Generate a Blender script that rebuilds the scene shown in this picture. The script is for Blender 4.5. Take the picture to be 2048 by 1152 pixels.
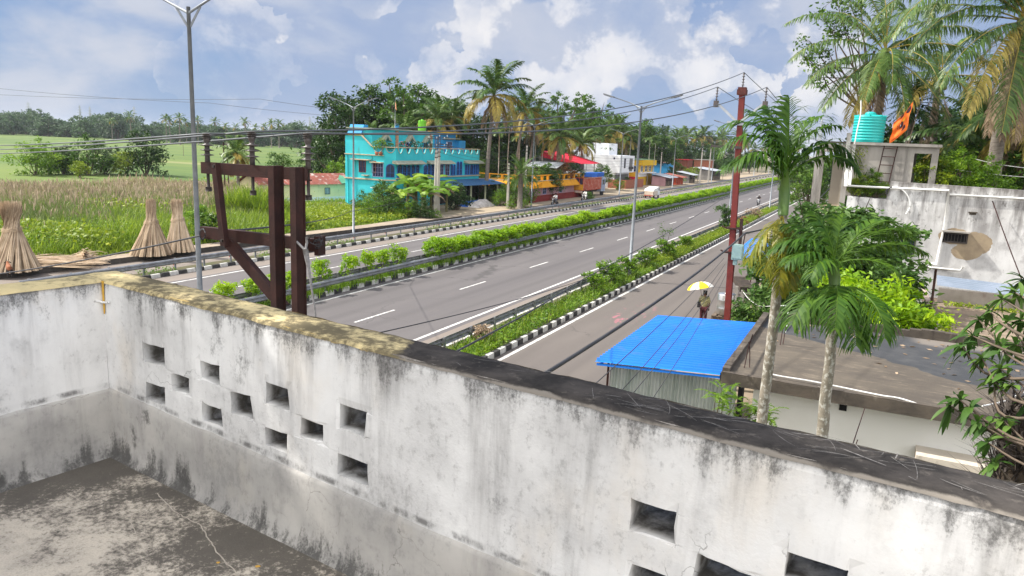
import bpy, math, random
import numpy as np
from mathutils import Matrix, Vector, noise as mnoise

S = bpy.context.scene
for _o in list(bpy.data.objects):
 bpy.data.objects.remove(_o)
R_ = math.radians
# ------------------------------------------------------------------ camera
EYE = 7.8
CR = np.array([[0.8976143966619725, 0.11966792528788396, -0.4242263341218418],
      [0.43894395345201853, -0.15488621790745613, 0.8850641023283208],
      [0.04020697244353669, -0.980657864476504, -0.1915556112655206]])
FOC = 1480.0
cam_d = bpy.data.cameras.new('camera')
cam = bpy.data.objects.new('camera', cam_d)
S.collection.objects.link(cam)
M3 = Matrix(((CR[0, 0], -CR[0, 1], -CR[0, 2]), (CR[1, 0], -CR[1, 1], -CR[1, 2]), (CR[2, 0], -CR[2, 1], -CR[2, 2])))
cam.matrix_world = Matrix.Translation((0, 0, EYE)) @ M3.to_4x4()
cam_d.sensor_fit = 'HORIZONTAL'
cam_d.sensor_width = 36.0
cam_d.lens = FOC / 2048 * 36
cam_d.clip_start = 0.05
cam_d.clip_end = 20000
S.camera = cam
# ------------------------------------------------------------------ sky, sun, exposure
SUN_EL, SUN_AZ = 48.0, math.atan2(-0.97, -0.25)
W = bpy.data.worlds.new('World')
S.world = W
W.use_nodes = True
nt = W.node_tree
for n in list(nt.nodes):
 nt.nodes.remove(n)


def N(t, kind, **kw):
 n = t.nodes.new(kind)
 for k, v in kw.items():
  if k.startswith('i_'):
   key = k[2:]
   key = int(key) if key.isdigit() else key
   n.inputs[key].default_value = v
  else:
   setattr(n, k, v)
 return n


def math_n(t, op, a, b=None, clamp=False):
 n = t.nodes.new('ShaderNodeMath')
 n.operation = op
 n.use_clamp = clamp
 for i, q in enumerate((a, b)):
  if q is None:
   continue
  if isinstance(q, (int, float)):
   n.inputs[i].default_value = q
  else:
   t.links.new(q, n.inputs[i])
 return n.outputs[0]


def maprange(t, v, a, b, c=0.0, d=1.0):
 n = t.nodes.new('ShaderNodeMapRange')
 n.interpolation_type = 'SMOOTHSTEP'
 t.links.new(v, n.inputs[0])
 for i, q in enumerate((a, b, c, d)):
  n.inputs[i + 1].default_value = q
 return n.outputs[0]


def mixc(t, fac, a, b):
 n = t.nodes.new('ShaderNodeMix')
 n.data_type = 'RGBA'
 for sock, q in ((n.inputs[0], fac), (n.inputs[6], a), (n.inputs[7], b)):
  if isinstance(q, (int, float)):
   sock.default_value = q
  elif isinstance(q, tuple):
   sock.default_value = (*q, 1) if len(q) == 3 else q
  else:
   t.links.new(q, sock)
 return n.outputs[2]


def noise_n(t, vec, scale, detail=6, rough=0.55, dist=0.0):
 n = t.nodes.new('ShaderNodeTexNoise')
 n.inputs['Scale'].default_value = scale
 n.inputs['Detail'].default_value = detail
 n.inputs['Roughness'].default_value = rough
 n.inputs['Distortion'].default_value = dist
 if vec is not None:
  t.links.new(vec, n.inputs['Vector'])
 return n.outputs['Fac']


def vscale(t, vec, s, loc=(0, 0, 0), rot=(0, 0, 0)):
 n = t.nodes.new('ShaderNodeMapping')
 n.inputs['Scale'].default_value = s
 n.inputs['Location'].default_value = loc
 n.inputs['Rotation'].default_value = rot
 t.links.new(vec, n.inputs['Vector'])
 return n.outputs[0]


SKY_STRENGTH = 0.105
tc = nt.nodes.new('ShaderNodeTexCoord')
DIRV = tc.outputs['Generated']
sky = N(nt, 'ShaderNodeTexSky', sky_type='NISHITA', sun_disc=False, sun_elevation=R_(SUN_EL), sun_rotation=SUN_AZ,
  air_density=1.0, dust_density=0.6, ozone_density=2.0)
# cloud cover laid on the sky by direction
sep = nt.nodes.new('ShaderNodeSeparateXYZ')
nt.links.new(DIRV, sep.inputs[0])


def pxdir(x, y):
 v = CR @ np.array([x - 1024, y - 576, FOC])
 return v / np.linalg.norm(v)


# the directions are warped by noise first, so that every patch gets a ragged billowing outline
wn = nt.nodes.new('ShaderNodeTexNoise')
wn.inputs['Scale'].default_value = 8.0
wn.inputs['Detail'].default_value = 9
wn.inputs['Roughness'].default_value = 0.50
nt.links.new(DIRV, wn.inputs['Vector'])
wm = nt.nodes.new('ShaderNodeVectorMath')
wm.operation = 'MULTIPLY_ADD'
nt.links.new(wn.outputs['Color'], wm.inputs[0])
wm.inputs[1].default_value = (0.14, 0.14, 0.10)
sb_ = nt.nodes.new('ShaderNodeVectorMath')
sb_.operation = 'SUBTRACT'
nt.links.new(DIRV, sb_.inputs[0])
sb_.inputs[1].default_value = (0.07, 0.07, 0.05)
nt.links.new(sb_.outputs[0], wm.inputs[2])
WARP = wm.outputs[0]


def lobe(px, py, r_out, r_in, vec=None):
 """soft patch of sky round one direction, radii in degrees"""
 d = pxdir(px, py)
 dp = nt.nodes.new('ShaderNodeVectorMath')
 dp.operation = 'DOT_PRODUCT'
 nt.links.new(vec or WARP, dp.inputs[0])
 dp.inputs[1].default_value = tuple(d)
 return maprange(nt, dp.outputs['Value'], math.cos(R_(r_out)), math.cos(R_(r_in)))


def addm(*a):
 o = a[0]
 for b in a[1:]:
  o = math_n(nt, 'MAXIMUM', o, b)
 return o


# soft layered cloud (flattened noise) and crisp cumulus (round noise)
zc = math_n(nt, 'MULTIPLY', sep.outputs['Z'], 2.4)
cmb = nt.nodes.new('ShaderNodeCombineXYZ')
nt.links.new(sep.outputs['X'], cmb.inputs[0])
nt.links.new(sep.outputs['Y'], cmb.inputs[1])
nt.links.new(zc, cmb.inputs[2])
soft = noise_n(nt, vscale(nt, cmb.outputs[0], (1, 1, 1), (3.1, 0.4, 1.7)), 4.2, 8, 0.55, 0.4)
puff = noise_n(nt, vscale(nt, DIRV, (1, 1, 1.2), (1.3, 5.2, 2.2)), 8.5, 12, 0.60, 0.15)
big = noise_n(nt, vscale(nt, DIRV, (1, 1, 1.3), (7.7, 2.2, 0.4)), 5.5, 9, 0.6, 0.3)


def wl(k, *a):
 return math_n(nt, 'MULTIPLY', lobe(*a), k)


cov = addm(wl(.34, 780, 60, 18, 5, DIRV), wl(.34, 980, 90, 13, 3, DIRV), wl(.34, 1450, 60, 20, 6, DIRV), wl(.30, 1700, 150, 20, 6, DIRV), wl(.22, 500, 20, 12, 3, DIRV), wl(.20, 1080, 190, 9, 2, DIRV), wl(.12, 300, 90, 14, 3, DIRV))
soft_m = maprange(nt, math_n(nt, 'ADD', soft, cov), 0.48, 0.84)
pc = addm(lobe(1235, 50, 8.5, 1.5), lobe(1220, 110, 8.0, 2.0), lobe(1300, 130, 7.2, 2.0), lobe(1230, 165, 6.0, 1.5), wl(.9, 1360, 165, 5.0, 1.0), wl(.9, 1165, 170, 4.6, .8),
    wl(.92, 985, 95, 3.6, .8), wl(.92, 900, 10, 6.5, 2.0), wl(.88, 950, 40, 5.0, 1.2), wl(.66, 475, 152, 3.4, .5), wl(.45, 720, 60, 9, 1),
    wl(.85, 1555, 190, 2.4, .6), wl(.82, 1480, 130, 4.0, 1.0), wl(.86, 1400, 20, 6.0, 1.6), wl(.62, 820, 130, 8, 1), wl(.84, 1060, 165, 3.2, .8), wl(.8, 1560, 60, 6, 1.5))
puff_m = maprange(nt, math_n(nt, 'ADD', math_n(nt, 'MULTIPLY', pc, 0.50), math_n(nt, 'ADD', math_n(nt, 'MULTIPLY', puff, 0.50), math_n(nt, 'MULTIPLY', big, 0.50))), 0.76, 1.10)
lit = noise_n(nt, vscale(nt, DIRV, (1, 1, 1.2), (1.345, 5.215, 2.15)), 8.5, 12, 0.60, 0.15)
shade_m = maprange(nt, math_n(nt, 'SUBTRACT', puff, lit), -0.07, 0.05)
puff_c = mixc(nt, shade_m, (3.6, 3.9, 4.7), (6.0, 5.9, 5.95))
soft_c = mixc(nt, maprange(nt, soft, .45, .7), (2.6, 3.15, 4.4), (4.3, 4.45, 4.95))
blue = mixc(nt, maprange(nt, sep.outputs['Z'], -0.02, 0.30), (1.4, 2.3, 4.0), (0.72, 1.65, 3.7))
base_sky = mixc(nt, 0.88, sky.outputs[0], blue)
c1 = mixc(nt, math_n(nt, 'MULTIPLY', soft_m, 0.85), base_sky, soft_c)
c2 = mixc(nt, math_n(nt, 'MULTIPLY', puff_m, 0.90), c1, puff_c)
# bright cloud veil added round the sun, out of view left, as soft fill
_sd = (math.sin(SUN_AZ) * math.cos(R_(SUN_EL)), math.cos(SUN_AZ) * math.cos(R_(SUN_EL)), math.sin(R_(SUN_EL)))
vd = nt.nodes.new('ShaderNodeVectorMath')
vd.operation = 'DOT_PRODUCT'
nt.links.new(DIRV, vd.inputs[0])
vd.inputs[1].default_value = _sd
c2 = mixc(nt, maprange(nt, vd.outputs['Value'], 0.60, 0.97, 0.0, 0.95), c2, (14.0, 13.4, 12.6))
# bright cloud bank added behind the viewer to fill the parapet walls with light
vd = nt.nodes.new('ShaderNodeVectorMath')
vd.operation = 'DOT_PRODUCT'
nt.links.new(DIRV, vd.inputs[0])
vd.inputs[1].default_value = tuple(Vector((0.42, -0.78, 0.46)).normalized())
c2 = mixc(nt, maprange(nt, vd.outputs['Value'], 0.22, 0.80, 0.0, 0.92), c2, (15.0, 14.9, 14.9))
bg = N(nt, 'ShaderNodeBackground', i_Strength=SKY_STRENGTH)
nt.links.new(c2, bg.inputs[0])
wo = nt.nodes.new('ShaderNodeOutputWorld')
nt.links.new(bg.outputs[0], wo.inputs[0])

sd = bpy.data.lights.new('sun', 'SUN')
sd.energy = 4.9
sd.angle = R_(1.0)
sd.color = (1.0, 0.955, 0.88)
sun = bpy.data.objects.new('sun', sd)
S.collection.objects.link(sun)
_s = Vector((math.sin(SUN_AZ) * math.cos(R_(SUN_EL)), math.cos(SUN_AZ) * math.cos(R_(SUN_EL)), math.sin(R_(SUN_EL))))
sun.rotation_euler = _s.to_track_quat('Z', 'Y').to_euler()
sun.location = _s * 100

S.view_settings.view_transform = 'Standard'
S.view_settings.look = 'None'
S.view_settings.exposure = 0.58
S.view_settings.gamma = 1.0
S.view_settings.use_curve_mapping = False
S.render.engine = 'CYCLES'
S.cycles.use_denoising = True
S.cycles.max_bounces = 6
S.cycles.transparent_max_bounces = 8

# ------------------------------------------------------------------ helpers


def ray(x, y):
 return CR @ np.array([x - 1024, y - 576, FOC])


def G(x, y, z=0.0):
 """ground point (world) that the camera calibration gives for a point of the photo"""
 v = ray(x, y)
 t = (z - EYE) / v[2]
 return np.array([0, 0, EYE]) + t * v


def AY(x, y, Y):
 v = ray(x, y)
 return np.array([0, 0, EYE]) + v * (Y / v[1])


def AX(x, y, X):
 v = ray(x, y)
 return np.array([0, 0, EYE]) + v * (X / v[0])


def AD(x, y, d):
 v = ray(x, y)
 return np.array([0, 0, EYE]) + v * (d / FOC)


class MB:
 """collects chunks of geometry, then links them as ONE mesh object"""

 def __init__(s):
  s.V = []
  s.F = []
  s.n = 0
  s.attr = []

 def add(s, V, F, mi=0, smooth=False, attr=None):
  V = np.asarray(V, float).reshape(-1, 3)
  s.V.append(V)
  if isinstance(F, np.ndarray):
   s.F.append((F + s.n, mi, smooth))
  else:
   by = {}
   for f in F:
    by.setdefault(len(f), []).append(f)
   for k, fs in by.items():
    s.F.append((np.array(fs, int) + s.n, mi, smooth))
  s.attr.append(np.full(len(V), 0.5) if attr is None else np.asarray(attr, float))
  s.n += len(V)
  return s

 def box(s, c, d, rz=0.0, mi=0, taper=1.0):
  x, y, z = (q / 2 for q in d)
  V = np.array([[-x, -y, -z], [x, -y, -z], [x, y, -z], [-x, y, -z], [-x * taper, -y * taper, z], [x * taper, -y * taper, z], [x * taper, y * taper, z], [-x * taper, y * taper, z]])
  if rz:
   cs, sn = math.cos(rz), math.sin(rz)
   V = V @ np.array([[cs, sn, 0], [-sn, cs, 0], [0, 0, 1]])
  return s.add(V + np.array(c), [(0, 3, 2, 1), (4, 5, 6, 7), (0, 1, 5, 4), (1, 2, 6, 5), (2, 3, 7, 6), (3, 0, 4, 7)], mi)

 def span(s, a, b, mi=0):
  a = np.array(a, float)
  b = np.array(b, float)
  return s.box((a + b) / 2, np.abs(b - a), 0, mi)

 def bar(s, a, b, w, h, mi=0, up=(0, 0, 1)):
  """square bar from a to b"""
  a = np.array(a, float)
  b = np.array(b, float)
  d = b - a
  d /= np.linalg.norm(d)
  u = np.array(up, float)
  if abs(np.dot(u, d)) > 0.97:
   u = np.array([1.0, 0, 0])
  r = np.cross(d, u)
  r /= np.linalg.norm(r)
  u = np.cross(r, d)
  q = [r * sx * w / 2 + u * sy * h / 2 for sx, sy in ((-1, -1), (1, -1), (1, 1), (-1, 1))]
  V = [a + k for k in q] + [b + k for k in q]
  return s.add(V, [(3, 2, 1, 0), (4, 5, 6, 7), (0, 1, 5, 4), (1, 2, 6, 5), (2, 3, 7, 6), (3, 0, 4, 7)], mi)

 def tube(s, pts, rad, k=8, mi=0, smooth=True, caps=True, attr=None):
  P = np.asarray(pts, float)
  n = len(P)
  rad = np.full(n, rad) if np.isscalar(rad) else np.asarray(rad, float)
  T = np.gradient(P, axis=0)
  T /= np.linalg.norm(T, axis=1)[:, None] + 1e-12
  ref = np.array([0, 0, 1.0]) if abs(T[0][2]) < 0.9 else np.array([1.0, 0, 0])
  A = np.cross(T, ref)
  bad = np.linalg.norm(A, axis=1) < 1e-3
  A[bad] = np.cross(T[bad], np.array([0.3, 1.0, 0.1]))
  A /= np.linalg.norm(A, axis=1)[:, None]
  B = np.cross(T, A)
  an = np.linspace(0, 2 * math.pi, k, endpoint=False)
  V = P[:, None, :] + rad[:, None, None] * (np.cos(an)[None, :, None] * A[:, None, :] + np.sin(an)[None, :, None] * B[:, None, :])
  i = np.arange(n - 1)[:, None] * k
  j = np.arange(k)[None, :]
  j2 = (j + 1) % k
  F = np.stack([i + j, i + j2, i + k + j2, i + k + j], -1).reshape(-1, 4)
  s.add(V.reshape(-1, 3), F, mi, smooth, None if attr is None else np.full(n * k, attr))
  if caps:
   base = s.n - n * k
   s.F.append((np.array([list(range(base, base + k))]), mi, False))
   s.F.append((np.array([list(range(s.n - 1, s.n - k - 1, -1))]), mi, False))
  return s

 def cyl(s, a, b, r, k=16, mi=0, r2=None):
  return s.tube([a, b], [r, r if r2 is None else r2], k, mi)

 def lathe(s, prof, c=(0, 0, 0), k=24, mi=0, smooth=True):
  P = np.asarray(prof, float)
  an = np.linspace(0, 2 * math.pi, k, endpoint=False)
  V = np.stack([P[:, 0][:, None] * np.cos(an), P[:, 0][:, None] * np.sin(an), np.repeat(P[:, 1][:, None], k, 1)], -1)
  n = len(P)
  i = np.arange(n - 1)[:, None] * k
  j = np.arange(k)[None, :]
  j2 = (j + 1) % k
  F = np.stack([i + j, i + j2, i + k + j2, i + k + j], -1).reshape(-1, 4)
  return s.add(V.reshape(-1, 3) + np.array(c), F, mi, smooth)

 def prism(s, poly, off, mi=0):
  """poly: list of 3-D points; off: extrusion vector"""
  P = np.asarray(poly, float)
  n = len(P)
  V = np.vstack([P, P + np.array(off, float)])
  F = [tuple(range(n - 1, -1, -1)), tuple(range(n, 2 * n))] + [(i, (i + 1) % n, n + (i + 1) % n, n + i) for i in range(n)]
  return s.add(V, F, mi)

 def quad(s, a, b, c, d, mi=0, attr=None):
  return s.add([a, b, c, d], [(0, 1, 2, 3)], mi, False, None if attr is None else np.full(4, attr))

 def mesh(s, name, mats):
  me = bpy.data.meshes.new(name)
  V = np.concatenate(s.V)
  me.vertices.add(len(V))
  me.vertices.foreach_set('co', V.astype(np.float32).ravel())
  idx = np.concatenate([f.ravel() for f, _, _ in s.F])
  sizes = np.concatenate([np.full(len(f), f.shape[1]) for f, _, _ in s.F])
  mi = np.concatenate([np.full(len(f), m) for f, m, _ in s.F])
  sm = np.concatenate([np.full(len(f), q) for f, _, q in s.F])
  st = np.concatenate([[0], np.cumsum(sizes)[:-1]])
  me.loops.add(len(idx))
  me.loops.foreach_set('vertex_index', idx.astype(np.int32))
  me.polygons.add(len(sizes))
  me.polygons.foreach_set('loop_start', st.astype(np.int32))
  me.polygons.foreach_set('material_index', mi.astype(np.int32))
  me.polygons.foreach_set('use_smooth', sm.astype(bool))
  a = me.attributes.new('v', 'FLOAT', 'POINT')
  a.data.foreach_set('value', np.concatenate(s.attr).astype(np.float32))
  me.update(calc_edges=True)
  me.validate()
  for m in (mats if isinstance(mats, (list, tuple)) else [mats]):
   me.materials.append(m)
  return me

 def obj(s, name, mats, parent=None, loc=None, rz=None):
  return mobj(name, s.mesh(name, mats), parent, loc, rz)


def mobj(name, me, parent=None, loc=None, rz=None):
 o = bpy.data.objects.new(name, me)
 S.collection.objects.link(o)
 if parent is not None:
  o.parent = parent
 if loc is not None:
  o.location = tuple(float(q) for q in loc)
 if rz is not None:
  o.rotation_euler = (0, 0, rz)
 return o


def tag(o, label, cat, group=None, kind=None):
 if label:
  o['label'] = label
 if cat:
  o['category'] = cat
 if group:
  o['group'] = group
 if kind:
  o['kind'] = kind
 return o


def thing(name, label, cat, loc=(0, 0, 0), rz=0.0, group=None):
 o = bpy.data.objects.new(name, None)
 S.collection.objects.link(o)
 o.location = tuple(float(q) for q in loc)
 o.rotation_euler = (0, 0, rz)
 o.empty_display_size = 0.3
 return tag(o, label, cat, group)


def struct(name, mb, mats, kind='structure'):
 o = mb.obj(name, mats)
 o['kind'] = kind
 return o


def dup(root, loc=None, rz=None, label=None, group=None, scale=None):
 r = root.copy()
 S.collection.objects.link(r)
 if loc is not None:
  r.location = tuple(float(q) for q in loc)
 if rz is not None:
  r.rotation_euler = (0, 0, rz)
 if scale is not None:
  r.scale = (scale,) * 3 if np.isscalar(scale) else scale
 if label:
  r['label'] = label
 if group:
  r['group'] = group
 for ch in root.children:
  c = ch.copy()
  S.collection.objects.link(c)
  c.parent = r
  for g in ch.children:
   d = g.copy()
   S.collection.objects.link(d)
   d.parent = c
 return r


# ------------------------------------------------------------------ materials


def newmat(name):
 m = bpy.data.materials.new(name)
 m.use_nodes = True
 t = m.node_tree
 b = t.nodes['Principled BSDF']
 return m, t, b


def objco(t):
 n = t.nodes.new('ShaderNodeTexCoord')
 return n.outputs['Object']


def geoco(t):
 n = t.nodes.new('ShaderNodeNewGeometry')
 return n.outputs['Position']


def bump(t, b, h, strength=0.4, dist=0.01):
 n = t.nodes.new('ShaderNodeBump')
 n.inputs['Strength'].default_value = strength
 n.inputs['Distance'].default_value = dist
 t.links.new(h, n.inputs['Height'])
 t.links.new(n.outputs[0], b.inputs['Normal'])


def mat(name, c1, c2=None, scale=2.0, rough=0.85, metal=0.0, bmp=0.0, bscale=30.0, stain=None, stain_amt=0.5, stretch=(1, 1, 1), spec=0.3):
 """painted / weathered surface: two tones by noise, optional dirt of its own"""
 m, t, b = newmat(name)
 co = vscale(t, geoco(t), stretch)
 if c2 is None:
  c2 = tuple(q * 0.8 for q in c1)
 f = maprange(t, noise_n(t, co, scale, 8, 0.6), 0.32, 0.68)
 col = mixc(t, f, c1, c2)
 if stain:
  sm = maprange(t, noise_n(t, vscale(t, co, (1, 1, 0.35), (4, 2, 7)), scale * 1.7, 9, 0.68), 0.62 - 0.22 * stain_amt, 0.78 - 0.15 * stain_amt)
  col = mixc(t, math_n(t, 'MULTIPLY', sm, 0.85), col, stain)
 t.links.new(col, b.inputs['Base Color'])
 b.inputs['Roughness'].default_value = rough
 b.inputs['Metallic'].default_value = metal
 b.inputs['Specular IOR Level'].default_value = spec
 if bmp:
  bump(t, b, noise_n(t, co, bscale, 6, 0.6), bmp, 0.02)
 return m


def leafmat(name, dark, mid, light, trans=0.35, rough=0.5, clump=0.35, spec=0.35, gain=1.45):
 dark, mid, light = (tuple(min(.8, q * gain) for q in c) for c in (dark, mid, light))
 m, t, b = newmat(name)
 at = t.nodes.new('ShaderNodeAttribute')
 at.attribute_name = 'v'
 oi = t.nodes.new('ShaderNodeObjectInfo')
 nz = noise_n(t, geoco(t), clump, 3, 0.5)
 v = math_n(t, 'ADD', math_n(t, 'MULTIPLY', at.outputs['Fac'], 0.6), math_n(t, 'ADD', math_n(t, 'MULTIPLY', nz, 0.5), math_n(t, 'MULTIPLY', oi.outputs['Random'], 0.15)))
 r = t.nodes.new('ShaderNodeValToRGB')
 t.links.new(v, r.inputs[0])
 e = r.color_ramp.elements
 e[0].position, e[0].color = 0.25, (*dark, 1)
 e[1].position, e[1].color = 0.95, (*light, 1)
 k = e.new(0.6)
 k.color = (*mid, 1)
 t.links.new(r.outputs[0], b.inputs['Base Color'])
 b.inputs['Roughness'].default_value = rough
 b.inputs['Specular IOR Level'].default_value = spec
 tr = t.nodes.new('ShaderNodeBsdfTranslucent')
 t.links.new(r.outputs[0], tr.inputs[0])
 mx = t.nodes.new('ShaderNodeMixShader')
 mx.inputs[0].default_value = trans
 out = t.nodes['Material Output']
 t.links.new(b.outputs[0], mx.inputs[1])
 t.links.new(tr.outputs[0], mx.inputs[2])
 t.links.new(mx.outputs[0], out.inputs[0])
 return m


M = {}
M['bark'] = mat('bark', (0.16, 0.12, 0.09), (0.09, 0.07, 0.05), 4, bmp=0.5, bscale=12)
M['palm_bark'] = mat('palm_bark', (0.22, 0.19, 0.16), (0.12, 0.10, 0.085), 5, bmp=0.4, bscale=9, stretch=(1, 1, 3))
M['leaf_dark'] = leafmat('leaf_dark', (0.008, 0.026, 0.004), (0.022, 0.062, 0.007), (0.065, 0.13, 0.014), gain=.92, trans=.25)
M['leaf_mid'] = leafmat('leaf_mid', (0.018, 0.048, 0.005), (0.048, 0.110, 0.009), (0.115, 0.19, 0.018), gain=1.25)
M['leaf_bright'] = leafmat('leaf_bright', (0.055, 0.12, 0.003), (0.145, 0.265, 0.005), (0.29, 0.40, 0.012), trans=0.45)
M['leaf_shrub'] = leafmat('leaf_shrub', (0.03, 0.072, 0.004), (0.080, 0.160, 0.008), (0.18, 0.27, 0.016), trans=0.4)
M['leaf_palm'] = leafmat('leaf_palm', (0.018, 0.042, 0.008), (0.048, 0.095, 0.017), (0.125, 0.17, 0.035), trans=0.3, rough=0.4)
M['leaf_palm_yellow'] = leafmat('leaf_palm_yellow', (0.08, 0.07, 0.018), (0.21, 0.17, 0.035), (0.34, 0.25, 0.05), trans=0.3, rough=0.5)
M['leaf_dry'] = leafmat('leaf_dry', (0.07, 0.045, 0.025), (0.17, 0.12, 0.075), (0.30, 0.23, 0.16), trans=0.2, rough=0.8)
M['leaf_areca'] = leafmat('leaf_areca', (0.012, 0.042, 0.003), (0.036, 0.100, 0.006), (0.10, 0.19, 0.014), gain=1.05, trans=0.35, rough=0.55, spec=0.3)
M['leaf_areca_yellow'] = leafmat('leaf_areca_yellow', (0.06, 0.10, 0.006), (0.19, 0.20, 0.012), (0.38, 0.29, 0.02), gain=1.1, trans=0.4, rough=0.4)
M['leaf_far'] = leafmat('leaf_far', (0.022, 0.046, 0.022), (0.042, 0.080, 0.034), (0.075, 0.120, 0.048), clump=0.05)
M['leaf_mango'] = leafmat('leaf_mango', (0.016, 0.040, 0.008), (0.038, 0.085, 0.014), (0.095, 0.16, 0.03), trans=0.3, rough=0.55, clump=1.2, spec=0.3)
M['leaf_red'] = leafmat('leaf_red', (0.08, 0.03, 0.012), (0.17, 0.075, 0.03), (0.26, 0.14, 0.04), trans=0.3)
M['grass_green'] = leafmat('grass_green', (0.035, 0.070, 0.006), (0.11, 0.175, 0.012), (0.26, 0.32, 0.03), trans=0.45, clump=0.25)
M['grass_reed'] = leafmat('grass_reed', (0.05, 0.09, 0.016), (0.13, 0.165, 0.045), (0.29, 0.24, 0.12), trans=0.35, clump=0.12)
M['grass_plume'] = leafmat('grass_plume', (0.20, 0.155, 0.10), (0.35, 0.275, 0.185), (0.52, 0.43, 0.31), gain=1.1, trans=0.3, clump=0.2, rough=0.9)
M['creeper'] = leafmat('creeper', (0.09, 0.14, 0.008), (0.19, 0.27, 0.012), (0.33, 0.38, 0.02), gain=1.0, trans=0.4, clump=0.3)
M['straw'] = leafmat('straw', (0.15, 0.10, 0.065), (0.40, 0.30, 0.20), (0.60, 0.48, 0.35), gain=1.15, trans=0.0, rough=0.9, clump=2)
M['galv'] = mat('galvanised_steel', (0.46, 0.48, 0.50), (0.36, 0.38, 0.41), 6, rough=0.45, metal=0.35)
M['lamp_steel'] = mat('lamp_steel', (0.25, 0.27, 0.29), (0.19, 0.205, 0.225), 6, rough=0.5, metal=0.3)
M['rail'] = mat('rail_steel', (0.30, 0.31, 0.32), (0.20, 0.20, 0.21), 3, rough=0.55, metal=0.3, stain=(0.10, 0.07, 0.05), stain_amt=0.3)
M['lamp_head'] = mat('lamp_head', (0.16, 0.17, 0.18), rough=0.4)
M['rust'] = mat('red_oxide_steel', (0.054, 0.021, 0.017), (0.032, 0.015, 0.013), 7, rough=0.75, bmp=0.25, bscale=70, stain=(0.035, 0.016, 0.013), stain_amt=0.5)
M['pole_red'] = mat('red_painted_steel', (0.19, 0.030, 0.024), (0.14, 0.025, 0.021), 5, rough=0.6, stain=(0.10, 0.03, 0.025), stain_amt=0.4)
M['wire'] = mat('wire_black', (0.05, 0.05, 0.055), rough=0.6)
M['wire_alu'] = mat('wire_aluminium', (0.13, 0.14, 0.15), rough=0.5, metal=0.3)
M['concrete'] = mat('concrete', (0.40, 0.37, 0.33), (0.30, 0.28, 0.25), 3, bmp=0.3, bscale=30, stain=(0.12, 0.11, 0.10), stain_amt=0.4)
M['concrete_pole'] = mat('concrete_pole', (0.46, 0.43, 0.38), (0.36, 0.33, 0.29), 2, stain=(0.2, 0.18, 0.15), stain_amt=0.4)
M['pvc'] = mat('white_pvc', (0.74, 0.74, 0.72), (0.62, 0.61, 0.58), 4, rough=0.45)
M['black'] = mat('black_plastic', (0.02, 0.02, 0.022), rough=0.5)
M['dark'] = mat('dark_interior', (0.012, 0.012, 0.014), rough=0.9)
M['tyre'] = mat('tyre_rubber', (0.025, 0.025, 0.026), rough=0.85)
M['white_paint'] = mat('white_paint', (0.78, 0.78, 0.77), (0.68, 0.68, 0.67), 2, rough=0.6)
M['glass'] = mat('dark_glass', (0.03, 0.035, 0.045), rough=0.1, spec=0.8)
M['iron'] = mat('dark_iron', (0.06, 0.05, 0.045), rough=0.7)
M['skin'] = mat('skin', (0.20, 0.105, 0.065), (0.17, 0.09, 0.055), 5, rough=0.6)
M['hair'] = mat('hair', (0.015, 0.012, 0.01), rough=0.6)
# ------------------------------------------------------------------ ground, roads
rng = np.random.default_rng(7)


def strip(pts_l, pts_r, z, mi=0, mb=None):
 """sheet between two polylines given as (X, Y) lists of equal length"""
 n = len(pts_l)
 V = [(x, y, z) for x, y in pts_l] + [(x, y, z) for x, y in pts_r]
 F = [(i, n + i, n + i + 1, i + 1) for i in range(n - 1)]
 return mb.add(V, F, mi)


m, t, b = newmat('earth')
co = geoco(t)
f1 = maprange(t, noise_n(t, co, 0.12, 8, 0.6), 0.35, 0.65)
f2 = maprange(t, noise_n(t, co, 1.6, 8, 0.65), 0.4, 0.62)
c = mixc(t, f1, (0.15, 0.12, 0.075), (0.09, 0.105, 0.035))
c = mixc(t, math_n(t, 'MULTIPLY', f2, 0.5), c, (0.20, 0.165, 0.12))
t.links.new(c, b.inputs['Base Color'])
b.inputs['Roughness'].default_value = 0.95
M['earth'] = m
mb = MB()
mb.add([(-9000, -3000, -0.06), (9000, -3000, -0.06), (9000, 12000, -0.06), (-9000, 12000, -0.06)], [(0, 1, 2, 3)])
struct('ground', mb, M['earth'])

# paddy field beyond the reeds
m, t, b = newmat('paddy')
co = geoco(t)
rows = noise_n(t, vscale(t, co, (0.012, 0.05, 1)), 1.0, 5, 0.6)
fine = noise_n(t, vscale(t, co, (0.3, 0.9, 1)), 1.0, 8, 0.7)
c = mixc(t, maprange(t, rows, 0.35, 0.65), (0.055, 0.105, 0.008), (0.115, 0.155, 0.014))
c = mixc(t, math_n(t, 'MULTIPLY', maprange(t, fine, 0.4, 0.7), 0.5), c, (0.06, 0.13, 0.02))
bunds = noise_n(t, vscale(t, co, (0.006, 0.035, 1), (3, 1, 0)), 1.0, 2, 0.4)
c = mixc(t, math_n(t, 'MULTIPLY', maprange(t, bunds, 0.62, 0.68), 0.7), c, (0.22, 0.21, 0.08))
t.links.new(c, b.inputs['Base Color'])
b.inputs['Roughness'].default_value = 0.9
M['paddy'] = m
mb = MB()
mb.add([(-1500, -100, 0.12), (-85, 20, 0.12), (-70, 110, 0.12), (-110, 330, 0.12), (-260, 760, 0.12), (-1500, 760, 0.12)], [(0, 1, 2, 3, 4, 5)])
struct('paddy_field', mb, M['paddy'])


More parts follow.
